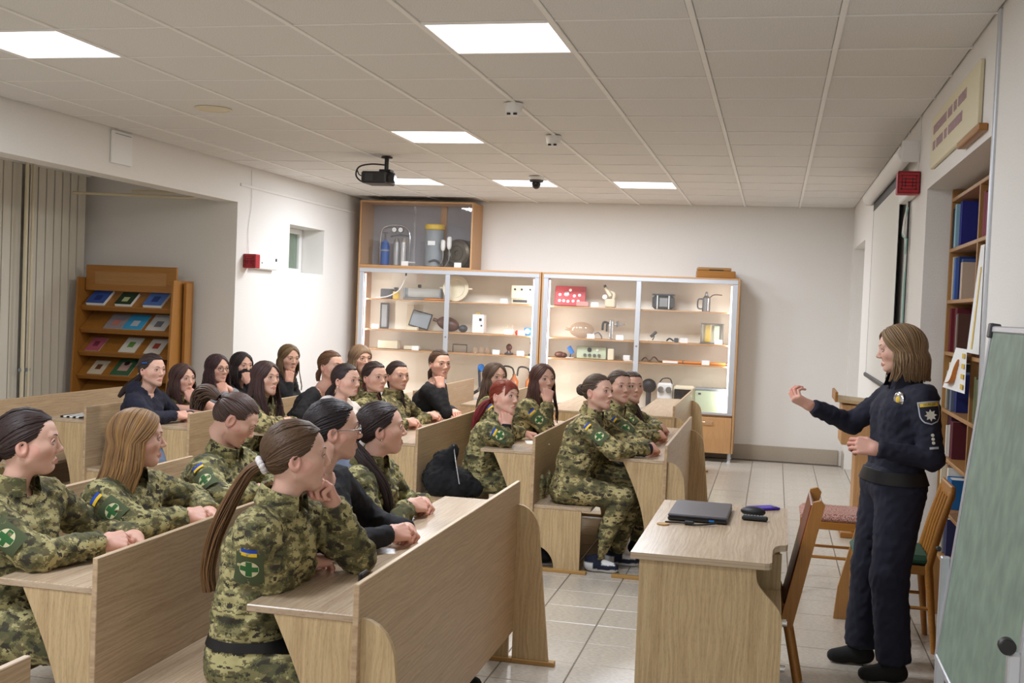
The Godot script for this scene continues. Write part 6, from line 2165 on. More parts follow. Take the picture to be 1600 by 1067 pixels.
# ------------------------------------------------------------------ one seated or standing figure
func person(c: Dictionary) -> Node3D:
	var base := Vector3(c.px, 0, c.pz)
	var t := thing("person", c.label, "person", base)
	var fwd: Vector3 = c.get("fwd", Vector3(1, 0, 0)).normalized()
	var bt0 := frame_of(fwd)
	var right := -bt0.x
	var stand: bool = c.get("stand", false)
	var H: Vector3 = c.H - base
	var eye: Vector3 = c.get("look", Vector3(0.55, 1.42, -5.5)) - base
	var ld := (eye - H).normalized()
	var bh := frame_of(ld) * Basis(Vector3(0, 1, 0), c.get("yaw", 0.0)) * Basis(Vector3(1, 0, 0), c.get("pitch", 0.0)) * Basis(Vector3(0, 0, 1), c.get("roll", 0.0))
	var P := Vector3(0, c.get("py", 0.51), 0)
	# the trunk leans from the pelvis to the neck
	var N: Vector3 = c.N - base if c.has("N") else H + Vector3(0, -0.147, 0) - (bh.z * Vector3(1, 0, 1)).normalized() * 0.030 - fwd * 0.018
	var lean := (N - P).normalized()
	var bt := Basis(bt0.x, lean, bt0.x.cross(lean)).orthonormalized()
	var slim: float = c.get("slim", 1.0)
	var C := P.lerp(N, 0.70) - bt.z * 0.008
	var sh: float = c.get("sh", 0.165)
	var SL: Vector3 = c.SL - base if c.has("SL") else N + bt.x * sh - lean * 0.062 + bt.z * 0.012
	var SR: Vector3 = c.SR - base if c.has("SR") else N - bt.x * sh - lean * 0.062 + bt.z * 0.012
	# arms
	var W := {}
	var E := {}
	var HB := {}
	var pose := {}
	for s in ["l", "r"]:
		var a: Dictionary = c[s]
		var out := bt0.x if s == "l" else -bt0.x
		var S := SL if s == "l" else SR
		var sg := 1.0 if s == "l" else -1.0
		match a.kind:
			"clasp":
				var mp: Vector3 = a.at - base
				W[s] = mp + out * 0.108 - fwd * 0.056 + Vector3(0, 0.016 if s == "r" else -0.002, 0)
				E[s] = elbow_of(S, W[s], Vector3(0, -1, 0) * 0.55 + out * 0.9 - fwd * 0.2)
				HB[s] = hand_basis(-out * 0.86 + fwd * 0.5 + Vector3(0, 0.03, 0), fwd * 0.55 + UPV * 0.75 + out * 0.3)
				pose[s] = "clasp"
			"chin":
				var chin: Vector3 = H + bh * (a.get("off", Vector3(0.0, -0.112, 0.060)) as Vector3)
				var top: Vector3 = chin + out * 0.018
				var el: Vector3 = a.at - base
				var dir := (top - el).normalized()
				W[s] = top - dir * 0.085
				E[s] = el
				HB[s] = hand_basis(dir, (bh.z * 0.7 + out * 0.8).normalized())
				pose[s] = a.get("hand", "fist")
			"free":
				W[s] = a.w - base
				E[s] = (a.e - base) if a.has("e") else elbow_of(S, W[s], a.get("pole", Vector3(0, -1, 0) + out * 0.6))
				HB[s] = hand_basis(a.z, a.y)
				pose[s] = a.get("hand", "relax")
		if E[s].y < 0.772 and not stand and E[s].y > 0.60 and W[s].y > 0.74:
			# forearms lie on the desk top, not in it
			var hx: float = E[s].x + base.x
			if hx > c.get("edge", -99.0) - 0.02:
				E[s].y = 0.785
	# ---------------- clothes of the upper body
	var camo: bool = (c.top as String).begins_with("camo")
	var loose := 1.0 if camo else 0.88
	loose *= slim
	var cell: float = c.get("cell", 0.014)
	var lo := P
	var hi := P
	for q in [N, SL, SR, E.l, E.r, W.l, W.r, P - Vector3(0.14, 0.16, 0.14), P + Vector3(0.14, 0, 0.14)]:
		lo = lo.min(q)
		hi = hi.max(q)
	lo -= Vector3(0.14, 0.06, 0.14)
	hi += Vector3(0.14, 0.06, 0.14)
	var f := Field.new(lo, hi, cell)
	var ww: float = c.get("waist", 1.0)
	for s in [-1.0, 1.0]:
		f.cap(P + bt.x * s * 0.065 - lean * 0.02, P.lerp(C, 0.55) + bt.x * s * 0.055, 0.112 * loose, 0.100 * loose * ww, 0.06)
		f.cap(P.lerp(C, 0.5) + bt.x * s * 0.055, C + bt.x * s * 0.072, 0.100 * loose * ww, 0.098 * loose, 0.06)
		f.cap(C + bt.x * s * 0.072, (SL if s > 0 else SR) - bt.x * s * 0.045 - lean * 0.02, 0.098 * loose, 0.066 * loose, 0.05)
		f.cap(C + bt.x * s * 0.062 + bt.z * 0.055, C + bt.x * s * 0.055 + bt.z * 0.05 - lean * 0.05, 0.062, 0.060, 0.05)
		f.cap(N + bt.x * s * 0.045 - lean * 0.055, SL.lerp(SR, 0.5 - s * 0.42), 0.045, 0.055 * loose, 0.045)
	f.cap(C, N - lean * 0.05, 0.10 * loose, 0.066, 0.05)
	if c.get("hood", false):
		f.cap(N + bt.x * 0.085 - lean * 0.005 + bt.z * 0.015, N - bt.z * 0.075 - lean * 0.01, 0.032, 0.045, 0.03)
		f.cap(N - bt.x * 0.085 - lean * 0.005 + bt.z * 0.015, N - bt.z * 0.075 - lean * 0.01, 0.032, 0.045, 0.03)
		f.cap(N - bt.z * 0.085 - lean * 0.015, N - bt.z * 0.105 - lean * 0.10, 0.05, 0.04, 0.04)
	if c.get("turtle", false):
		pass
	var bare: bool = c.get("bare", false)
	if not bare:
		for s in ["l", "r"]:
			var S := SL if s == "l" else SR
			f.cap(S, E[s], 0.062 * loose, 0.053 * loose, 0.035)
			f.cap(E[s], W[s], 0.052 * loose, 0.040 * loose, 0.022, true)
	if c.has("neckline"):
		f.ell(N + bt.z * 0.03 - lean * (c.neckline as float), Vector3(0.16, 0.10, 0.16) if c.get("offsh", false) else Vector3(0.075, 0.06, 0.09), 0.01, true)
	else:
		f.cap(N + lean * 0.06, N - lean * 0.035 + bt.z * 0.012, 0.053, 0.050, 0.008, false, true)
	var hem: float = c.get("hem", -1.0)
	if hem > 0.0:
		f.cut(Vector3(0, hem, 0), Vector3(0, -1, 0))
	elif not stand:
		f.cut(Vector3(0, SEAT_H + 0.006, 0), Vector3(0, -1, 0))
	# keep sleeves on top of the desk
	var jm := MB.new()
	f.net(jm, Color(1, 1, 1))
	rumple(jm, 0.0085 if camo else 0.0055, 11.0, hash(c.label) % 999, Vector3(1, 1.3, 1))
	var jacket := obj("jacket" if camo or stand else "sweater", jm, M[c.top], t)
	if camo or c.get("collar", false):
		obj("collar", collar_band(N - lean * 0.010, bt, 0.50, 0.062, 0.045), M[c.top], jacket)
	if c.get("turtle", false):
		var tm := MB.new()
		tm.lathe([Vector2(0.064, -0.05), Vector2(0.058, 0.02), Vector2(0.056, 0.045), Vector2(0.050, 0.045)], 24, Transform3D(bt, N + bt.z * 0.004))
		obj("roll_neck", tm, M.black_cloth, jacket)
	if c.get("patch", camo):
		var S := SR
		var ax: Vector3 = (E.r - S).normalized()
		var out := (right * 0.9 + fwd * 0.15 + UPV * 0.25)
		out = (out - ax * out.dot(ax)).normalized()
		obj("sleeve_patch", sleeve_patch(f, S.lerp(E.r, 0.58), out, -ax, 0.080, 0.105, 0.0075), M.patch, jacket)
		obj("flag_patch", sleeve_patch(f, S.lerp(E.r, 0.14) + ax * 0.0, out, -ax, 0.044, 0.013, 0.0078), M.flag_blue, jacket)
		obj("flag_patch", sleeve_patch(f, S.lerp(E.r, 0.14) + ax * 0.013, out, -ax, 0.044, 0.013, 0.0078), M.flag_yellow, jacket)
	if c.has("cuff"):
		for s in ["l", "r"]:
			var d: Vector3 = (W[s] - E[s]).normalized()
			var cm := MB.new()
			cm.tube(PackedVector3Array([W[s] - d * 0.02, W[s] + d * 0.022]), PackedFloat32Array([0.036, 0.033]), 16)
			obj("cuff", cm, M[c.cuff], jacket)
	# ---------------- lower body
	var legs: Array = []
	for s in [1.0, -1.0]:
		var hip: Vector3 = P + bt0.x * s * 0.085 + (Vector3(0, -0.01, 0) if not stand else Vector3(0, -0.04, 0))
		var key := "kl" if s > 0 else "kr"
		var ak := "al" if s > 0 else "ar"
		var knee: Vector3 = c[key] - base if c.has(key) else hip + fwd * 0.40 + bt0.x * s * 0.02 + Vector3(0, 0.005, 0)
		var ank: Vector3 = c[ak] - base if c.has(ak) else Vector3(knee.x, 0.0895, knee.z) - fwd * 0.03
		legs.append([hip, knee, ank])
	lo = P - Vector3(0.17, 0.12, 0.17)
	hi = P + Vector3(0.17, 0.12, 0.17)
	for g in legs:
		for q in g:
			lo = lo.min(q - Vector3(0.12, 0.06, 0.12))
			hi = hi.max(q + Vector3(0.12, 0.10, 0.12))
	var lf := Field.new(lo, hi, c.get("leg_cell", 0.018))
	lf.cap(P + bt0.x * 0.05, P - bt0.x * 0.05, 0.115 * slim, 0.115 * slim, 0.05)
	if not stand:
		lf.cap(P + bt0.x * 0.05 + lean * 0.09, P - bt0.x * 0.05 + lean * 0.09, 0.10 * slim, 0.10 * slim, 0.06)
	for g in legs:
		lf.cap(g[0], g[1], (0.104 if stand else 0.096) * slim, 0.080 if stand else 0.068, 0.035)
		lf.cap(g[1], g[2], 0.080 if stand else 0.068, 0.054 if not stand else 0.076, 0.03, true)
	if not stand:
		lf.cut(Vector3(0, SEAT_H + 0.004, 0), Vector3(0.0, -1, 0)) if false else seat_cut(lf, SEAT_H + 0.004, P, fwd)
	var tm2 := MB.new()
	lf.net(tm2, Color(1, 1, 1))
	rumple(tm2, 0.005, 13.0, 77 + hash(c.label) % 99, Vector3(1, 0.8, 1))
	var tr := obj("trousers", tm2, M[c.get("bottom", c.top)], t)
	if c.get("belt", false):
		obj("belt", belt_ring(lf, P + Vector3(0, c.get("belt_y", 0.05), 0), c.get("belt_h", 0.036), c.get("belt_lift", 0.009)), M.black, tr)
	for k in 2:
		var g: Array = legs[k]
		var toe: Vector3 = c.get("toe", fwd)
		var sm := MB.new()
		add_mesh(sm, SHOES[c.get("shoe", "boot")], Transform3D(frame_of(toe), Vector3(g[2].x, 0.0905, g[2].z)))
		obj("shoe", sm, M.vertex_cloth, t)
	# ---------------- the body itself: head, neck, trunk and arms, hands
	var bm := MB.new()
	var tint: Color = c.get("tint", Color(1, 1, 1))
	add_head(bm, HEAD_FINE if c.get("fine", false) else HEAD_PLAIN, H, bh, N, bt, c.get("face", Vector3(rng.randf_range(0.86, 0.95), rng.randf_range(0.97, 1.02), rng.randf_range(0.97, 1.02))), tint, c.hair_col)
	lo = N - Vector3(0.3, 0.3, 0.3)
	hi = N + Vector3(0.3, 0.1, 0.3)
	for q in [E.l, E.r, W.l, W.r]:
		lo = lo.min(q - Vector3(0.08, 0.08, 0.08))
		hi = hi.max(q + Vector3(0.08, 0.08, 0.08))
	var bf := Field.new(lo, hi, 0.011 if bare or c.get("offsh", false) else 0.02)
	bf.cap(N - lean * 0.01, C, 0.045, 0.085, 0.04)
	for s in ["l", "r"]:
		var S := SL if s == "l" else SR
		bf.cap(N - lean * 0.05, S, 0.04, 0.045, 0.04)
		bf.cap(S, E[s], 0.042, 0.034, 0.03)
		bf.cap(E[s], W[s], 0.034, 0.023, 0.02)
	var bsk := lin(214, 168, 150) * tint
	bf.net(bm, Color(bsk.r, bsk.g, bsk.b))
	for s in ["l", "r"]:
		add_mesh(bm, HANDS[pose[s]], Transform3D(HB[s], W[s]), s == "l", tint)
	obj("body", bm, M.skin, t)
	# ---------------- hair
	var tf := Transform3D(bh, H)
	var hc: Color = c.hair_col
	var n: int = int(c.get("locks", 46) * 1.7)
	var hm: MB
	match c.hair:
		"tail", "bun", "plain":
			var tie: Vector3 = c.get("tie", Vector3(0, -0.1, -1))
			hm = hair_tied(tf, hc, tie, n, c.get("lift", 0.007))
			var tp := tf * on_scalp(tie.normalized(), 0.012)
			if c.hair == "tail":
				var pts := [tp]
				for q in c.tail:
					pts.append(tp + bt.x * q.x + UPV * q.y + bt.z * q.z)
				hair_tail(hm, pts, c.get("tail_r", [0.014, 0.03, 0.012])[0], c.get("tail_r", [0.014, 0.03, 0.012])[1], c.get("tail_r", [0.014, 0.03, 0.012])[2], c.get("tail_col", hc), c.get("tail_n", 40) * 2)
			elif c.hair == "bun":
				hair_bun(hm, tf * on_scalp(tie.normalized(), 0.024), c.get("bun_r", 0.034), hc)
		"loose":
			hm = hair_loose(tf, bt, hc, n, c.get("length", 0.3), c.get("front", 0.5), c.get("lift", 0.010), c.get("front_az", 0.95), c.get("part", 0.0), c.get("tip", Color(0, 0, 0, 0)), c.get("spread", 1.0))
	if c.get("fringe", false):
		for k in 60:
			var a := lerpf(-1.0, 1.0, (k + rng.randf()) / 60.0)
			var p := PackedVector3Array()
			var low := 0.34 - 0.62 * a * a
			for i in 7:
				var u := i / 6.0
				p.append(tf * on_scalp(Vector3(sin(a) * lerpf(0.3, 0.95, u), lerpf(0.85, low, u), lerpf(0.5, 0.92, u) * cos(a * 0.85)).normalized(), 0.010 - 0.002 * u))
			lock(hm, p, tf * SKULL, 0.003, 0.0045, 0.0012, 0.0018, shade_of(hc))
	var hair := obj("hair", hm, M.hair, t)
	if c.has("clip"):
		var cl := MB.new()
		cl.xf = tf
		cl.box(on_scalp(Vector3(-0.92, 0.28, 0.22).normalized(), 0.014), Vector3(0.008, 0.012, 0.05), 0.003)
		obj("hair_clip", cl, M[c.clip], hair)
	if c.has("scrunchie"):
		var tie: Vector3 = c.tie
		var tp := tf * on_scalp(tie.normalized(), 0.016)
		var sc := MB.new()
		var dir := (bh * tie).normalized()
		var q1 := dir.cross(UPV).normalized()
		var q2 := dir.cross(q1)
		for k in 12:
			var a := TAU * k / 12.0
			sc.ball(tp + (q1 * cos(a) + q2 * sin(a)) * 0.020, Vector3(0.011, 0.012, 0.011), 8, 6)
		obj("scrunchie", sc, M[c.scrunchie], hair)
	if c.has("glasses"):
		glasses(tf, M[c.glasses], t)
	if c.get("earring", false):
		for s in [-1.0, 1.0]:
			var em := MB.new()
			em.xf = tf
			em.ball(Vector3(s * 0.0815, -0.040, -0.010), Vector3(0.004, 0.004, 0.004), 8, 6)
			obj("earring", em, M.chrome, t)
	if c.get("mask", false):
		var mm := MB.new()
		var nu := 11
		for i in nu:
			for j in nu:
				var a := lerpf(-1.15, 1.15, i / float(nu - 1))
				var v := lerpf(-0.100, -0.022, j / float(nu - 1))
				var bulge := 0.112 - 0.35 * absf(v + 0.05) - 0.010 * absf(a)
				mm.vert(tf * Vector3(sin(a) * 0.068, v, cos(a) * bulge - 0.004), bh * Vector3(sin(a), 0, cos(a)))
		for i in nu - 1:
			for j in nu - 1:
				mm.quad(i * nu + j, (i + 1) * nu + j, (i + 1) * nu + j + 1, i * nu + j + 1)
		obj("face_mask", mm, M.black_cloth, t)
	t.set_meta("f", 0)
	t.remove_meta("f")
	LAST = {"t": t, "f": f, "jacket": jacket, "tf": tf, "bt": bt, "N": N, "C": C, "SL": SL, "SR": SR, "E": E, "W": W, "P": P, "base": base}
	return t

var LAST := {}

# flattens the seat of the trousers on the bench, but leaves the shins below the seat's front edge
func seat_cut(f: Field, y: float, P: Vector3, fwd: Vector3) -> void:
	var i := 0
	for zz in f.nz:
		for yy in f.ny:
			for xx in f.nx:
				var p := f.o + Vector3(xx, yy, zz) * f.c
				if p.y < y + 3.0 * f.c and (p - P).dot(fwd) < 0.20:
					f.d[i] = maxf(f.d[i], y - p.y)
				i += 1

# ------------------------------------------------------------------ who sits where
func clasp(x: float, z: float, y := 0.772) -> Dictionary:
	return {"kind": "clasp", "at": Vector3(x, y, z)}

func propped(x: float, z: float, off := Vector3(0.0, -0.112, 0.060), hand := "fist") -> Dictionary:
	return {"kind": "chin", "at": Vector3(x, 0.788, z), "off": off, "hand": hand}

func build_people() -> void:
	HEAD_FINE = make_head(0.0030)
	HEAD_PLAIN = make_head(0.0044)
	HANDS = {"relax": make_hand([0.35, 0.5, 0.35], 0.1), "fist": make_hand([1.25, 1.45, 0.8], 0.8), "clasp": make_hand([0.7, 0.95, 0.5], 0.35), "pinch": make_hand([0.75, 1.15, 0.7], 0.55, 0.4), "half": make_hand([0.6, 0.8, 0.5], 0.5), "flat": make_hand([0.12, 0.15, 0.1], 0.2)}
	SHOES = {"boot": make_shoe(false), "sneaker": make_shoe(true)}
	var dark := lin(44, 32, 30)
	# --- nearest block, second row
	var c1 := clasp(-2.10, -3.47)
	person({"label": "cadet in camouflage at the left edge, dark hair drawn back, hands clasped on the desk", "px": -2.46, "pz": -3.30, "H": Vector3(-2.393, 1.118, -3.30), "yaw": -0.12, "top": "camo_0", "l": c1, "r": c1, "hair": "bun", "tie": Vector3(0, -0.45, -0.9), "bun_r": 0.036, "hair_col": lin(53, 39, 37), "fine": true, "cell": 0.0115, "locks": 64, "edge": -2.29, "face": Vector3(0.98, 1.0, 1.0)})
	var c2 := clasp(-2.085, -3.985)
	person({"label": "cadet with very long straight fair hair over her shoulder, hands clasped on the left desk", "px": -2.46, "pz": -3.92, "H": Vector3(-2.352, 1.072, -3.90), "top": "camo_1", "l": c2, "r": c2, "hair": "loose", "length": 0.40, "front": -0.2, "hair_col": lin(112, 84, 58), "tip": lin(158, 120, 74), "fine": true, "cell": 0.0115, "locks": 105, "edge": -2.29, "front_az": 1.22, "pitch": 0.05, "lift": 0.013})
	var c3 := clasp(-2.10, -4.62)
	person({"label": "cadet bowing her head, curly dark hair tied back, in camouflage", "px": -2.46, "pz": -4.60, "H": Vector3(-2.300, 1.085, -4.60), "top": "camo_1", "l": c3, "r": c3, "pitch": 0.62, "yaw": 0.1, "hair": "tail", "tie": Vector3(0, 0.25, -1), "tail": [Vector3(0.0, 0.01, -0.05), Vector3(0.01, -0.03, -0.10), Vector3(0.0, -0.09, -0.11)], "tail_r": [0.016, 0.042, 0.03], "tail_n": 60, "tail_col": lin(84, 64, 53), "hair_col": lin(78, 59, 52), "fine": true, "cell": 0.0115, "locks": 60, "edge": -2.29, "earring": true})
	# --- nearest block, front row
	person({"label": "cadet in the foreground resting her chin on her fist, brown ponytail with a white scrunchie", "px": -1.555, "pz": -3.27, "H": Vector3(-1.437, 1.140, -3.30), "yaw": -0.33, "top": "camo_0", "fine": true, "cell": 0.0105, "leg_cell": 0.013,
		"l": propped(-1.30, -3.52, Vector3(0.012, -0.098, 0.072)), "r": {"kind": "free", "w": Vector3(-1.43, 0.782, -3.40), "e": Vector3(-1.50, 0.795, -3.175), "z": Vector3(0.35, -0.05, -1), "y": Vector3(0.2, 1, 0.1), "hand": "half"},
		"hair": "tail", "tie": Vector3(0, -0.42, -0.95), "tail": [Vector3(-0.01, -0.03, -0.04), Vector3(-0.03, -0.12, -0.085), Vector3(-0.045, -0.24, -0.13), Vector3(-0.05, -0.35, -0.15), Vector3(-0.05, -0.42, -0.14)], "tail_r": [0.014, 0.026, 0.02], "tail_n": 60, "tail_col": lin(104, 74, 46), "scrunchie": "white_cloth", "hair_col": lin(86, 64, 46), "locks": 80, "edge": -1.46, "hem": 0.592, "belt": true, "belt_y": 0.068, "belt_h": 0.026, "kl": Vector3(-1.235, 0.50, -3.42), "al": Vector3(-1.27, 0.0895, -3.43), "kr": Vector3(-1.235, 0.495, -3.20), "ar": Vector3(-1.28, 0.0895, -3.19)})
	var c5 := clasp(-1.27, -4.00)
	person({"label": "girl in a black sweater wearing thin glasses, hair combed back, at the front desk", "px": -1.66, "pz": -3.92, "H": Vector3(-1.558, 1.155, -3.90), "yaw": -0.12, "top": "black_cloth", "bottom": "black_cloth", "l": c5, "r": c5, "hair": "bun", "tie": Vector3(0, -0.3, -1), "bun_r": 0.03, "hair_col": lin(43, 36, 38), "glasses": "steel", "fine": true, "cell": 0.0115, "locks": 64, "edge": -1.46, "neckline": 0.0})
	var c6 := clasp(-1.385, -4.57)
	person({"label": "cadet at the far end of the front desk, dark ponytail hanging over her chest", "px": -1.66, "pz": -4.50, "H": Vector3(-1.585, 1.100, -4.50), "top": "camo_1", "l": c6, "r": c6, "hair": "tail", "tie": Vector3(0, -0.5, -0.9), "tail": [Vector3(-0.05, -0.02, 0.0), Vector3(-0.075, -0.08, 0.07), Vector3(-0.06, -0.18, 0.15), Vector3(-0.05, -0.29, 0.17)], "tail_r": [0.014, 0.026, 0.018], "hair_col": lin(50, 38, 38), "fine": true, "cell": 0.0115, "locks": 64, "edge": -1.46, "earring": true})
	# --- middle block, first row
	var c7 := clasp(-0.675, -7.10)
	person({"label": "cadet with a small hair bun and black roll-neck at the aisle end, in sneakers", "px": -1.215, "pz": -7.08, "H": Vector3(-1.065, 1.113, -7.10), "yaw": 0.30, "top": "camo_2", "l": c7, "r": c7, "hair": "bun", "tie": Vector3(0, -0.02, -1), "bun_r": 0.036, "hair_col": lin(77, 62, 51), "cell": 0.012, "leg_cell": 0.013, "locks": 60, "edge": -0.94, "turtle": true, "cuff": "navy_cloth", "shoe": "sneaker", "fine": true,
		"kr": Vector3(-0.86, 0.475, -6.985), "ar": Vector3(-1.03, 0.0895, -6.985), "kl": Vector3(-0.82, 0.485, -7.20), "al": Vector3(-0.93, 0.0895, -7.22)})
	var c8 := clasp(-0.70, -7.86)
	person({"label": "second cadet from the aisle at the desk nearest the speaker, dark hair tied", "px": -1.20, "pz": -7.70, "H": Vector3(-1.010, 1.112, -7.70), "top": "camo_0", "l": c8, "r": c8, "hair": "tail", "tie": Vector3(0, -0.4, -0.9), "tail": [Vector3(-0.02, -0.05, -0.03), Vector3(-0.02, -0.16, -0.04)], "hair_col": lin(76, 60, 53), "edge": -0.94})
	var c9 := clasp(-0.73, -8.32)
	person({"label": "third cadet at the desk nearest the speaker, half hidden behind the other two", "px": -1.20, "pz": -8.30, "H": Vector3(-0.995, 1.078, -8.28), "top": "camo_1", "l": c9, "r": c9, "hair": "tail", "tie": Vector3(0, -0.5, -0.9), "tail": [Vector3(-0.05, -0.03, 0.02), Vector3(-0.06, -0.14, 0.12), Vector3(-0.05, -0.26, 0.15)], "hair_col": lin(70, 53, 48), "edge": -0.94})
	# --- middle block, second row
	person({"label": "red-haired cadet with a ponytail leaning her cheek on her hand", "px": -1.85, "pz": -7.20, "H": Vector3(-1.672, 1.045, -7.10), "yaw": 0.15, "top": "camo_0", "r": propped(-1.63, -6.985, Vector3(-0.028, -0.114, 0.052)), "l": {"kind": "free", "w": Vector3(-1.62, 0.785, -7.44), "e": Vector3(-1.74, 0.79, -7.27), "z": Vector3(0.9, -0.1, -0.4), "y": Vector3(0, 1, 0), "hand": "half"}, "hair": "tail", "tie": Vector3(0, -0.35, -0.95), "tail": [Vector3(-0.01, -0.05, -0.05), Vector3(-0.03, -0.16, -0.10), Vector3(-0.04, -0.26, -0.11)], "hair_col": lin(128, 50, 34), "tail_col": lin(112, 32, 34), "cell": 0.013, "edge": -1.755, "fine": true, "cuff": "black_cloth", "leg_cell": 0.016, "roll": -0.1, "fringe": true})
	var c11 := clasp(-1.66, -8.40)
	person({"label": "student whose brown hair shows behind the red-haired cadet", "px": -1.99, "pz": -8.35, "H": Vector3(-2.035, 1.090, -8.30), "top": "camo_1", "l": c11, "r": c11, "hair": "loose", "length": 0.22, "front": 0.0, "hair_col": lin(84, 66, 55), "edge": -1.755})
	person({"label": "cadet covering her mouth with her hand, long brown hair, beside the red-haired one", "px": -1.95, "pz": -7.88, "H": Vector3(-1.588, 1.120, -7.90), "top": "camo_2", "r": propped(-1.52, -7.76, Vector3(0.0, -0.075, 0.085)), "l": {"kind": "free", "w": Vector3(-1.53, 0.785, -7.92), "e": Vector3(-1.66, 0.79, -8.10), "z": Vector3(0.4, 0, 0.9), "y": Vector3(0, 1, 0), "hand": "half"}, "hair": "loose", "length": 0.27, "front": 0.3, "hair_col": lin(81, 53, 46), "edge": -1.755, "locks": 70})
	# --- middle block, third row
	var d1 := clasp(-2.425, -7.15)
	person({"label": "student in a white hoodie with dark tied hair", "px": -2.77, "pz": -7.12, "H": Vector3(-2.758, 1.092, -7.10), "yaw": 0.18, "top": "white_cloth", "bottom": "jeans", "hood": true, "l": d1, "r": d1, "hair": "tail", "tie": Vector3(0, -0.5, -0.9), "tail": [Vector3(0.0, -0.06, -0.03), Vector3(-0.01, -0.16, -0.05)], "hair_col": lin(53, 40, 40), "edge": -2.515, "earring": true, "locks": 56})
	var d2 := clasp(-2.425, -7.66)
	person({"label": "cadet with middle-parted dark hair, left of the two behind the white hoodie girl", "px": -2.77, "pz": -7.60, "H": Vector3(-2.738, 1.088, -7.60), "top": "camo_0", "l": d2, "r": d2, "hair": "tail", "tie": Vector3(0, -0.5, -0.9), "tail": [Vector3(-0.05, -0.03, 0.02), Vector3(-0.06, -0.12, 0.11), Vector3(-0.05, -0.24, 0.14)], "hair_col": lin(58, 43, 40), "tail_col": lin(84, 37, 35), "edge": -2.515})
	var d3 := clasp(-2.43, -8.20)
	person({"label": "cadet with sleek dark hair sitting next to the girl in the black sweater", "px": -2.77, "pz": -8.12, "H": Vector3(-2.738, 1.072, -8.10), "top": "camo_2", "l": d3, "r": d3, "hair": "tail", "tie": Vector3(0, -0.5, -0.9), "tail": [Vector3(-0.05, -0.03, 0.02), Vector3(-0.06, -0.14, 0.11), Vector3(-0.05, -0.28, 0.14)], "hair_col": lin(56, 43, 40), "edge": -2.515})
	person({"label": "girl in a plain black sweater resting her chin on her hand in the middle row", "px": -2.77, "pz": -8.62, "H": Vector3(-2.560, 1.152, -8.60), "top": "black_cloth", "bottom": "black_cloth", "r": propped(-2.46, -8.47, Vector3(-0.03, -0.105, 0.055)), "l": {"kind": "free", "w": Vector3(-2.42, 0.785, -8.56), "e": Vector3(-2.56, 0.79, -8.76), "z": Vector3(0.5, 0, 0.8), "y": Vector3(0, 1, 0), "hand": "half"}, "hair": "tail", "tie": Vector3(0, -0.5, -0.9), "tail": [Vector3(0.0, -0.05, -0.02), Vector3(0, -0.12, -0.03)], "hair_col": lin(86, 64, 51), "edge": -2.515, "neckline": 0.0, "fine": true})
	# --- middle block, fourth row
	var e1 := clasp(-3.16, -7.20)
	person({"label": "cadet facing half to the camera with long dark brown hair over both shoulders", "px": -3.53, "pz": -7.12, "H": Vector3(-3.337, 1.082, -7.10), "top": "camo_2", "l": e1, "r": e1, "hair": "loose", "length": 0.34, "front": 0.5, "hair_col": lin(68, 48, 46), "edge": -3.32, "locks": 76, "fine": true, "neckline": 0.0})
	var e2 := clasp(-3.16, -7.82)
	person({"label": "girl with bare shoulders in a black top, brown hair tied low", "px": -3.50, "pz": -7.82, "H": Vector3(-3.152, 1.138, -7.80), "top": "black_cloth", "bottom": "black_cloth", "l": e2, "r": e2, "hair": "tail", "tie": Vector3(0, -0.45, -0.9), "tail": [Vector3(0, -0.05, -0.02), Vector3(0.0, -0.10, -0.02)], "tail_r": [0.014, 0.02, 0.01], "hair_col": lin(100, 70, 50), "edge": -3.32, "offsh": true, "neckline": 0.0, "yaw": 0.2})
	var e3 := clasp(-3.16, -8.50)
	person({"label": "student with light brown hair almost hidden behind the row of cadets", "px": -3.50, "pz": -8.52, "H": Vector3(-3.19, 1.165, -8.50), "top": "camo_1", "l": e3, "r": e3, "hair": "loose", "length": 0.24, "front": 0.2, "hair_col": lin(136, 110, 86), "fringe": true, "edge": -3.32})
	# --- middle block, fifth row
	var g1 := clasp(-3.92, -7.16)
	person({"label": "girl in a navy hoodie with dark hair and a blue clip, arms on the desk", "px": -4.30, "pz": -7.06, "H": Vector3(-4.165, 1.092, -7.06), "top": "hoodie_navy", "bottom": "jeans", "hood": true, "l": g1, "r": g1, "hair": "tail", "tie": Vector3(0, -0.5, -0.9), "tail": [Vector3(0.0, -0.06, -0.05), Vector3(-0.02, -0.14, -0.12), Vector3(-0.03, -0.20, -0.16)], "hair_col": lin(58, 46, 43), "edge": -4.11, "clip": "blue", "fine": true, "cell": 0.013})
	var off := Vector3(0.0, -0.09, 0.09)
	person({"label": "girl with bare forearms pressing both hands to her mouth", "px": -4.30, "pz": -7.52, "H": Vector3(-4.20, 1.003, -7.54), "top": "camo_1", "patch": false, "bare": true, "l": propped(-4.02, -7.66, off), "r": propped(-4.02, -7.42, off), "hair": "loose", "length": 0.26, "front": 0.4, "hair_col": lin(76, 53, 48), "edge": -4.11, "locks": 60})
	var off2 := Vector3(0.0, -0.115, 0.062)
	person({"label": "girl with dark framed glasses propping her chin on both fists, grey sleeves", "px": -4.30, "pz": -7.98, "H": Vector3(-4.165, 1.058, -8.00), "top": "grey_cloth", "bottom": "camo_1", "l": propped(-4.0, -8.14, off2), "r": propped(-4.0, -7.88, off2), "hair": "loose", "length": 0.30, "front": 0.2, "hair_col": lin(60, 40, 43), "edge": -4.11, "glasses": "black", "locks": 66, "fine": true})
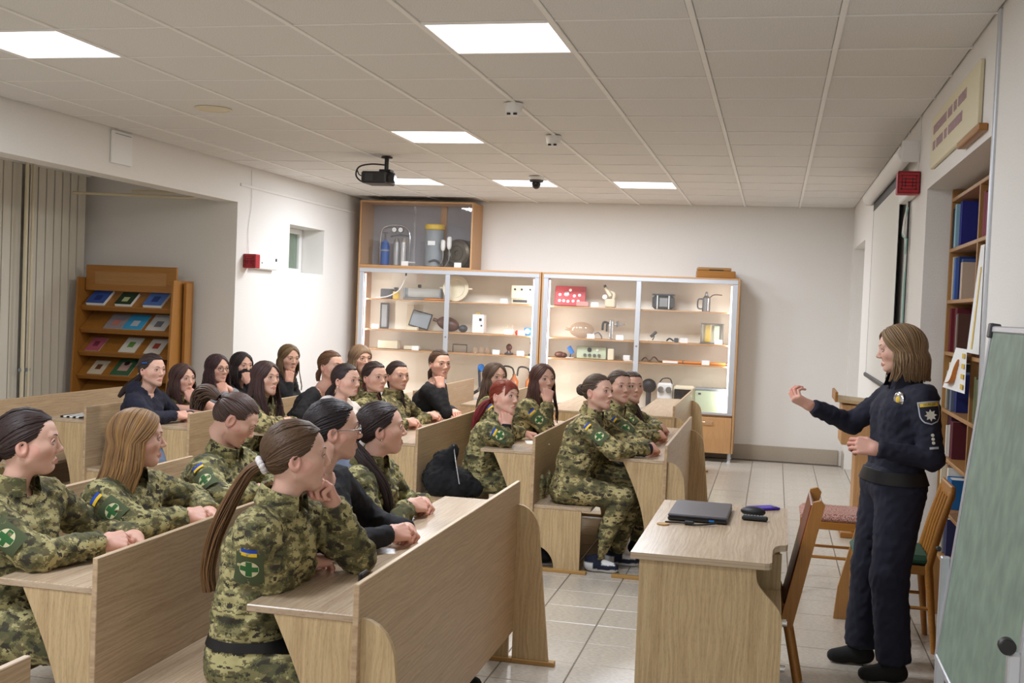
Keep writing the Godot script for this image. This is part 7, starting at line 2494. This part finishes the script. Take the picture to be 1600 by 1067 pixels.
	person({"label": "girl with black hair whose dark sleeve hides her mouth and nose", "px": -4.30, "pz": -8.40, "H": Vector3(-4.17, 1.062, -8.42), "top": "black_cloth", "bottom": "black_cloth", "r": propped(-4.0, -8.32, Vector3(-0.01, -0.06, 0.10)), "l": clasp(-4.0, -8.5), "hair": "loose", "length": 0.28, "front": 0.2, "hair_col": lin(46, 36, 38), "edge": -4.11, "mask": true, "locks": 60})
	person({"label": "girl with long light brown hair and black sleeves, chin on hand, farthest along", "px": -4.27, "pz": -8.84, "H": Vector3(-3.96, 1.122, -8.86), "top": "black_cloth", "bottom": "black_cloth", "r": propped(-3.92, -8.78, Vector3(-0.01, -0.112, 0.062)), "l": clasp(-3.95, -8.9), "hair": "loose", "length": 0.24, "front": 0.1, "front_az": 1.15, "hair_col": lin(112, 90, 66), "edge": -4.11, "locks": 60, "pitch": 0.12})
	speaker_person()

func speaker_person() -> void:
	person({"label": "woman speaker standing in a dark navy police uniform, right arm stretched forward", "stand": true, "px": 0.565, "pz": -5.48, "py": 0.90, "H": Vector3(0.566, 1.508, -5.49), "N": Vector3(0.595, 1.352, -5.485), "fwd": Vector3(-0.94, 0, 0.30), "look": Vector3(-3.0, 1.25, -5.75), "yaw": 0.08, "top": "navy_cloth", "bottom": "navy_cloth", "collar": true, "patch": false,
		"SL": Vector3(0.665, 1.300, -5.325), "SR": Vector3(0.565, 1.300, -5.640),
		"l": {"kind": "free", "w": Vector3(0.470, 1.065, -5.265), "e": Vector3(0.705, 1.035, -5.290), "z": Vector3(-0.95, 0.12, -0.12), "y": Vector3(0.1, 0.35, 1.0), "hand": "half"},
		"r": {"kind": "free", "w": Vector3(0.190, 1.212, -5.605), "e": Vector3(0.385, 1.135, -5.700), "z": Vector3(-0.85, 0.42, 0.05), "y": Vector3(-0.30, -0.75, 0.55), "hand": "pinch"},
		"kl": Vector3(0.560, 0.475, -5.385), "al": Vector3(0.595, 0.0895, -5.370), "kr": Vector3(0.490, 0.475, -5.585), "ar": Vector3(0.470, 0.0895, -5.610), "toe": Vector3(-0.98, 0, 0.12),
		"hair": "loose", "length": 0.135, "front": 0.3, "front_az": 1.12, "lift": 0.016, "hair_col": lin(122, 98, 72), "tip": lin(152, 124, 92), "locks": 110, "part": 0.1, "fine": true, "cell": 0.011, "leg_cell": 0.013, "slim": 1.05, "waist": 1.0, "hem": 0.90, "belt": true, "belt_y": 0.03, "belt_h": 0.055, "belt_lift": 0.012})
	var f: Field = LAST.f
	var jk: Node = LAST.jacket
	var S: Vector3 = LAST.SL
	var E: Vector3 = LAST.E.l
	var ax := (E - S).normalized()
	var out := Vector3(0.12, 0, 1)
	out = (out - ax * out.dot(ax)).normalized()
	# shield on the upper arm
	var pm := MB.new()
	var sd := out.cross(-ax).normalized()
	var mid := S.lerp(E, 0.26)
	var shield := shield_mesh(f, mid, out, -ax, 0.088, 0.104, 0.007)
	obj("shield_patch", shield, M.shield_silver, jk)
	obj("shield_field", shield_mesh(f, mid, out, -ax, 0.076, 0.092, 0.0085), M.navy_cloth, jk)
	obj("shield_band", sleeve_patch(f, mid - ax * 0.037, out, -ax, 0.072, 0.016, 0.0095), M.yellow, jk)
	var st := MB.new()
	var cp := surface_out(f, mid + ax * 0.010, out) + out * 0.0105
	var cc := st.vert(cp, out)
	var ring := []
	for k in 16:
		var a := TAU * k / 16
		var r := 0.027 if k % 2 == 0 else 0.016
		ring.append(st.vert(cp + (sd * cos(a) - ax * sin(a)) * r, out))
	for k in 16:
		st.tri(cc, ring[k], ring[(k + 1) % 16])
	obj("shield_star", st, M.star_silver, jk)
	var tx := TextMesh.new()
	tx.text = "ПОЛІЦІЯ"
	var sf := SystemFont.new()
	sf.font_names = PackedStringArray(["Droid Sans"])
	tx.font = sf
	tx.font_size = 16
	tx.pixel_size = 0.0008
	tx.depth = 0.0008
	tx.material = M.navy_cloth
	var to := MeshInstance3D.new()
	to.name = "shield_lettering"
	to.mesh = tx
	jk.add_child(to, true)
	to.transform = Transform3D(Basis(-sd if sd.x < 0 else sd, -ax, out), surface_out(f, mid - ax * 0.037, out) + out * 0.0115)
	# rank dots and bar
	for k in 3:
		var p := S.lerp(E, 0.62) + ax * (0.017 * k)
		var q := surface_out(f, p, out)
		obj("rank_dot", cylx(0.0072, 0.004, q + out * 0.003, out, 12, 0.001), M.star_silver, jk)
	obj("rank_bar", sleeve_patch(f, S.lerp(E, 0.62) + ax * 0.056, out, -ax, 0.034, 0.010, 0.007), M.shield_silver, jk)
	# badge on the chest
	var bt: Basis = LAST.bt
	var bp: Vector3 = LAST.C + bt.x * 0.075 + bt.y * 0.065
	var bo := (bt.z + bt.x * 0.55).normalized()
	var bs := surface_out(f, bp, bo)
	var bg := MB.new()
	bg.xf = Transform3D(Basis(bo.cross(bt.y).normalized(), bt.y, bo) , bs)
	bg.ball(Vector3(0, 0, 0.006), Vector3(0.028, 0.036, 0.008), 18, 10)
	obj("badge", bg, M.chrome, jk)
	var bg2 := MB.new()
	bg2.xf = bg.xf
	bg2.ball(Vector3(0, 0.0, 0.011), Vector3(0.013, 0.016, 0.006), 12, 8)
	obj("badge_emblem", bg2, M.yellow, jk)

func shield_mesh(f: Field, ctr: Vector3, out: Vector3, up: Vector3, w: float, h: float, lift: float) -> MB:
	var m := MB.new()
	var sd := out.cross(up).normalized()
	var rows := 11
	var cols := 7
	var depth := (surface_out(f, ctr, out) - ctr).length()
	for j in rows:
		var v := 0.5 - j / float(rows - 1)
		var k := 1.0 if v > -0.05 else sqrt(maxf(0.0, 1.0 - pow((-0.05 - v) / 0.45, 1.7)))
		for i in cols:
			var u := (i / float(cols - 1) - 0.5) * k
			var a := u * w / depth
			var dir := (out * cos(a) + sd * sin(a)).normalized()
			m.vert(surface_out(f, ctr + up * (v * h), dir) + dir * lift, dir)
	for j in rows - 1:
		for i in cols - 1:
			m.quad(j * cols + i, j * cols + i + 1, (j + 1) * cols + i + 1, (j + 1) * cols + i)
	return m
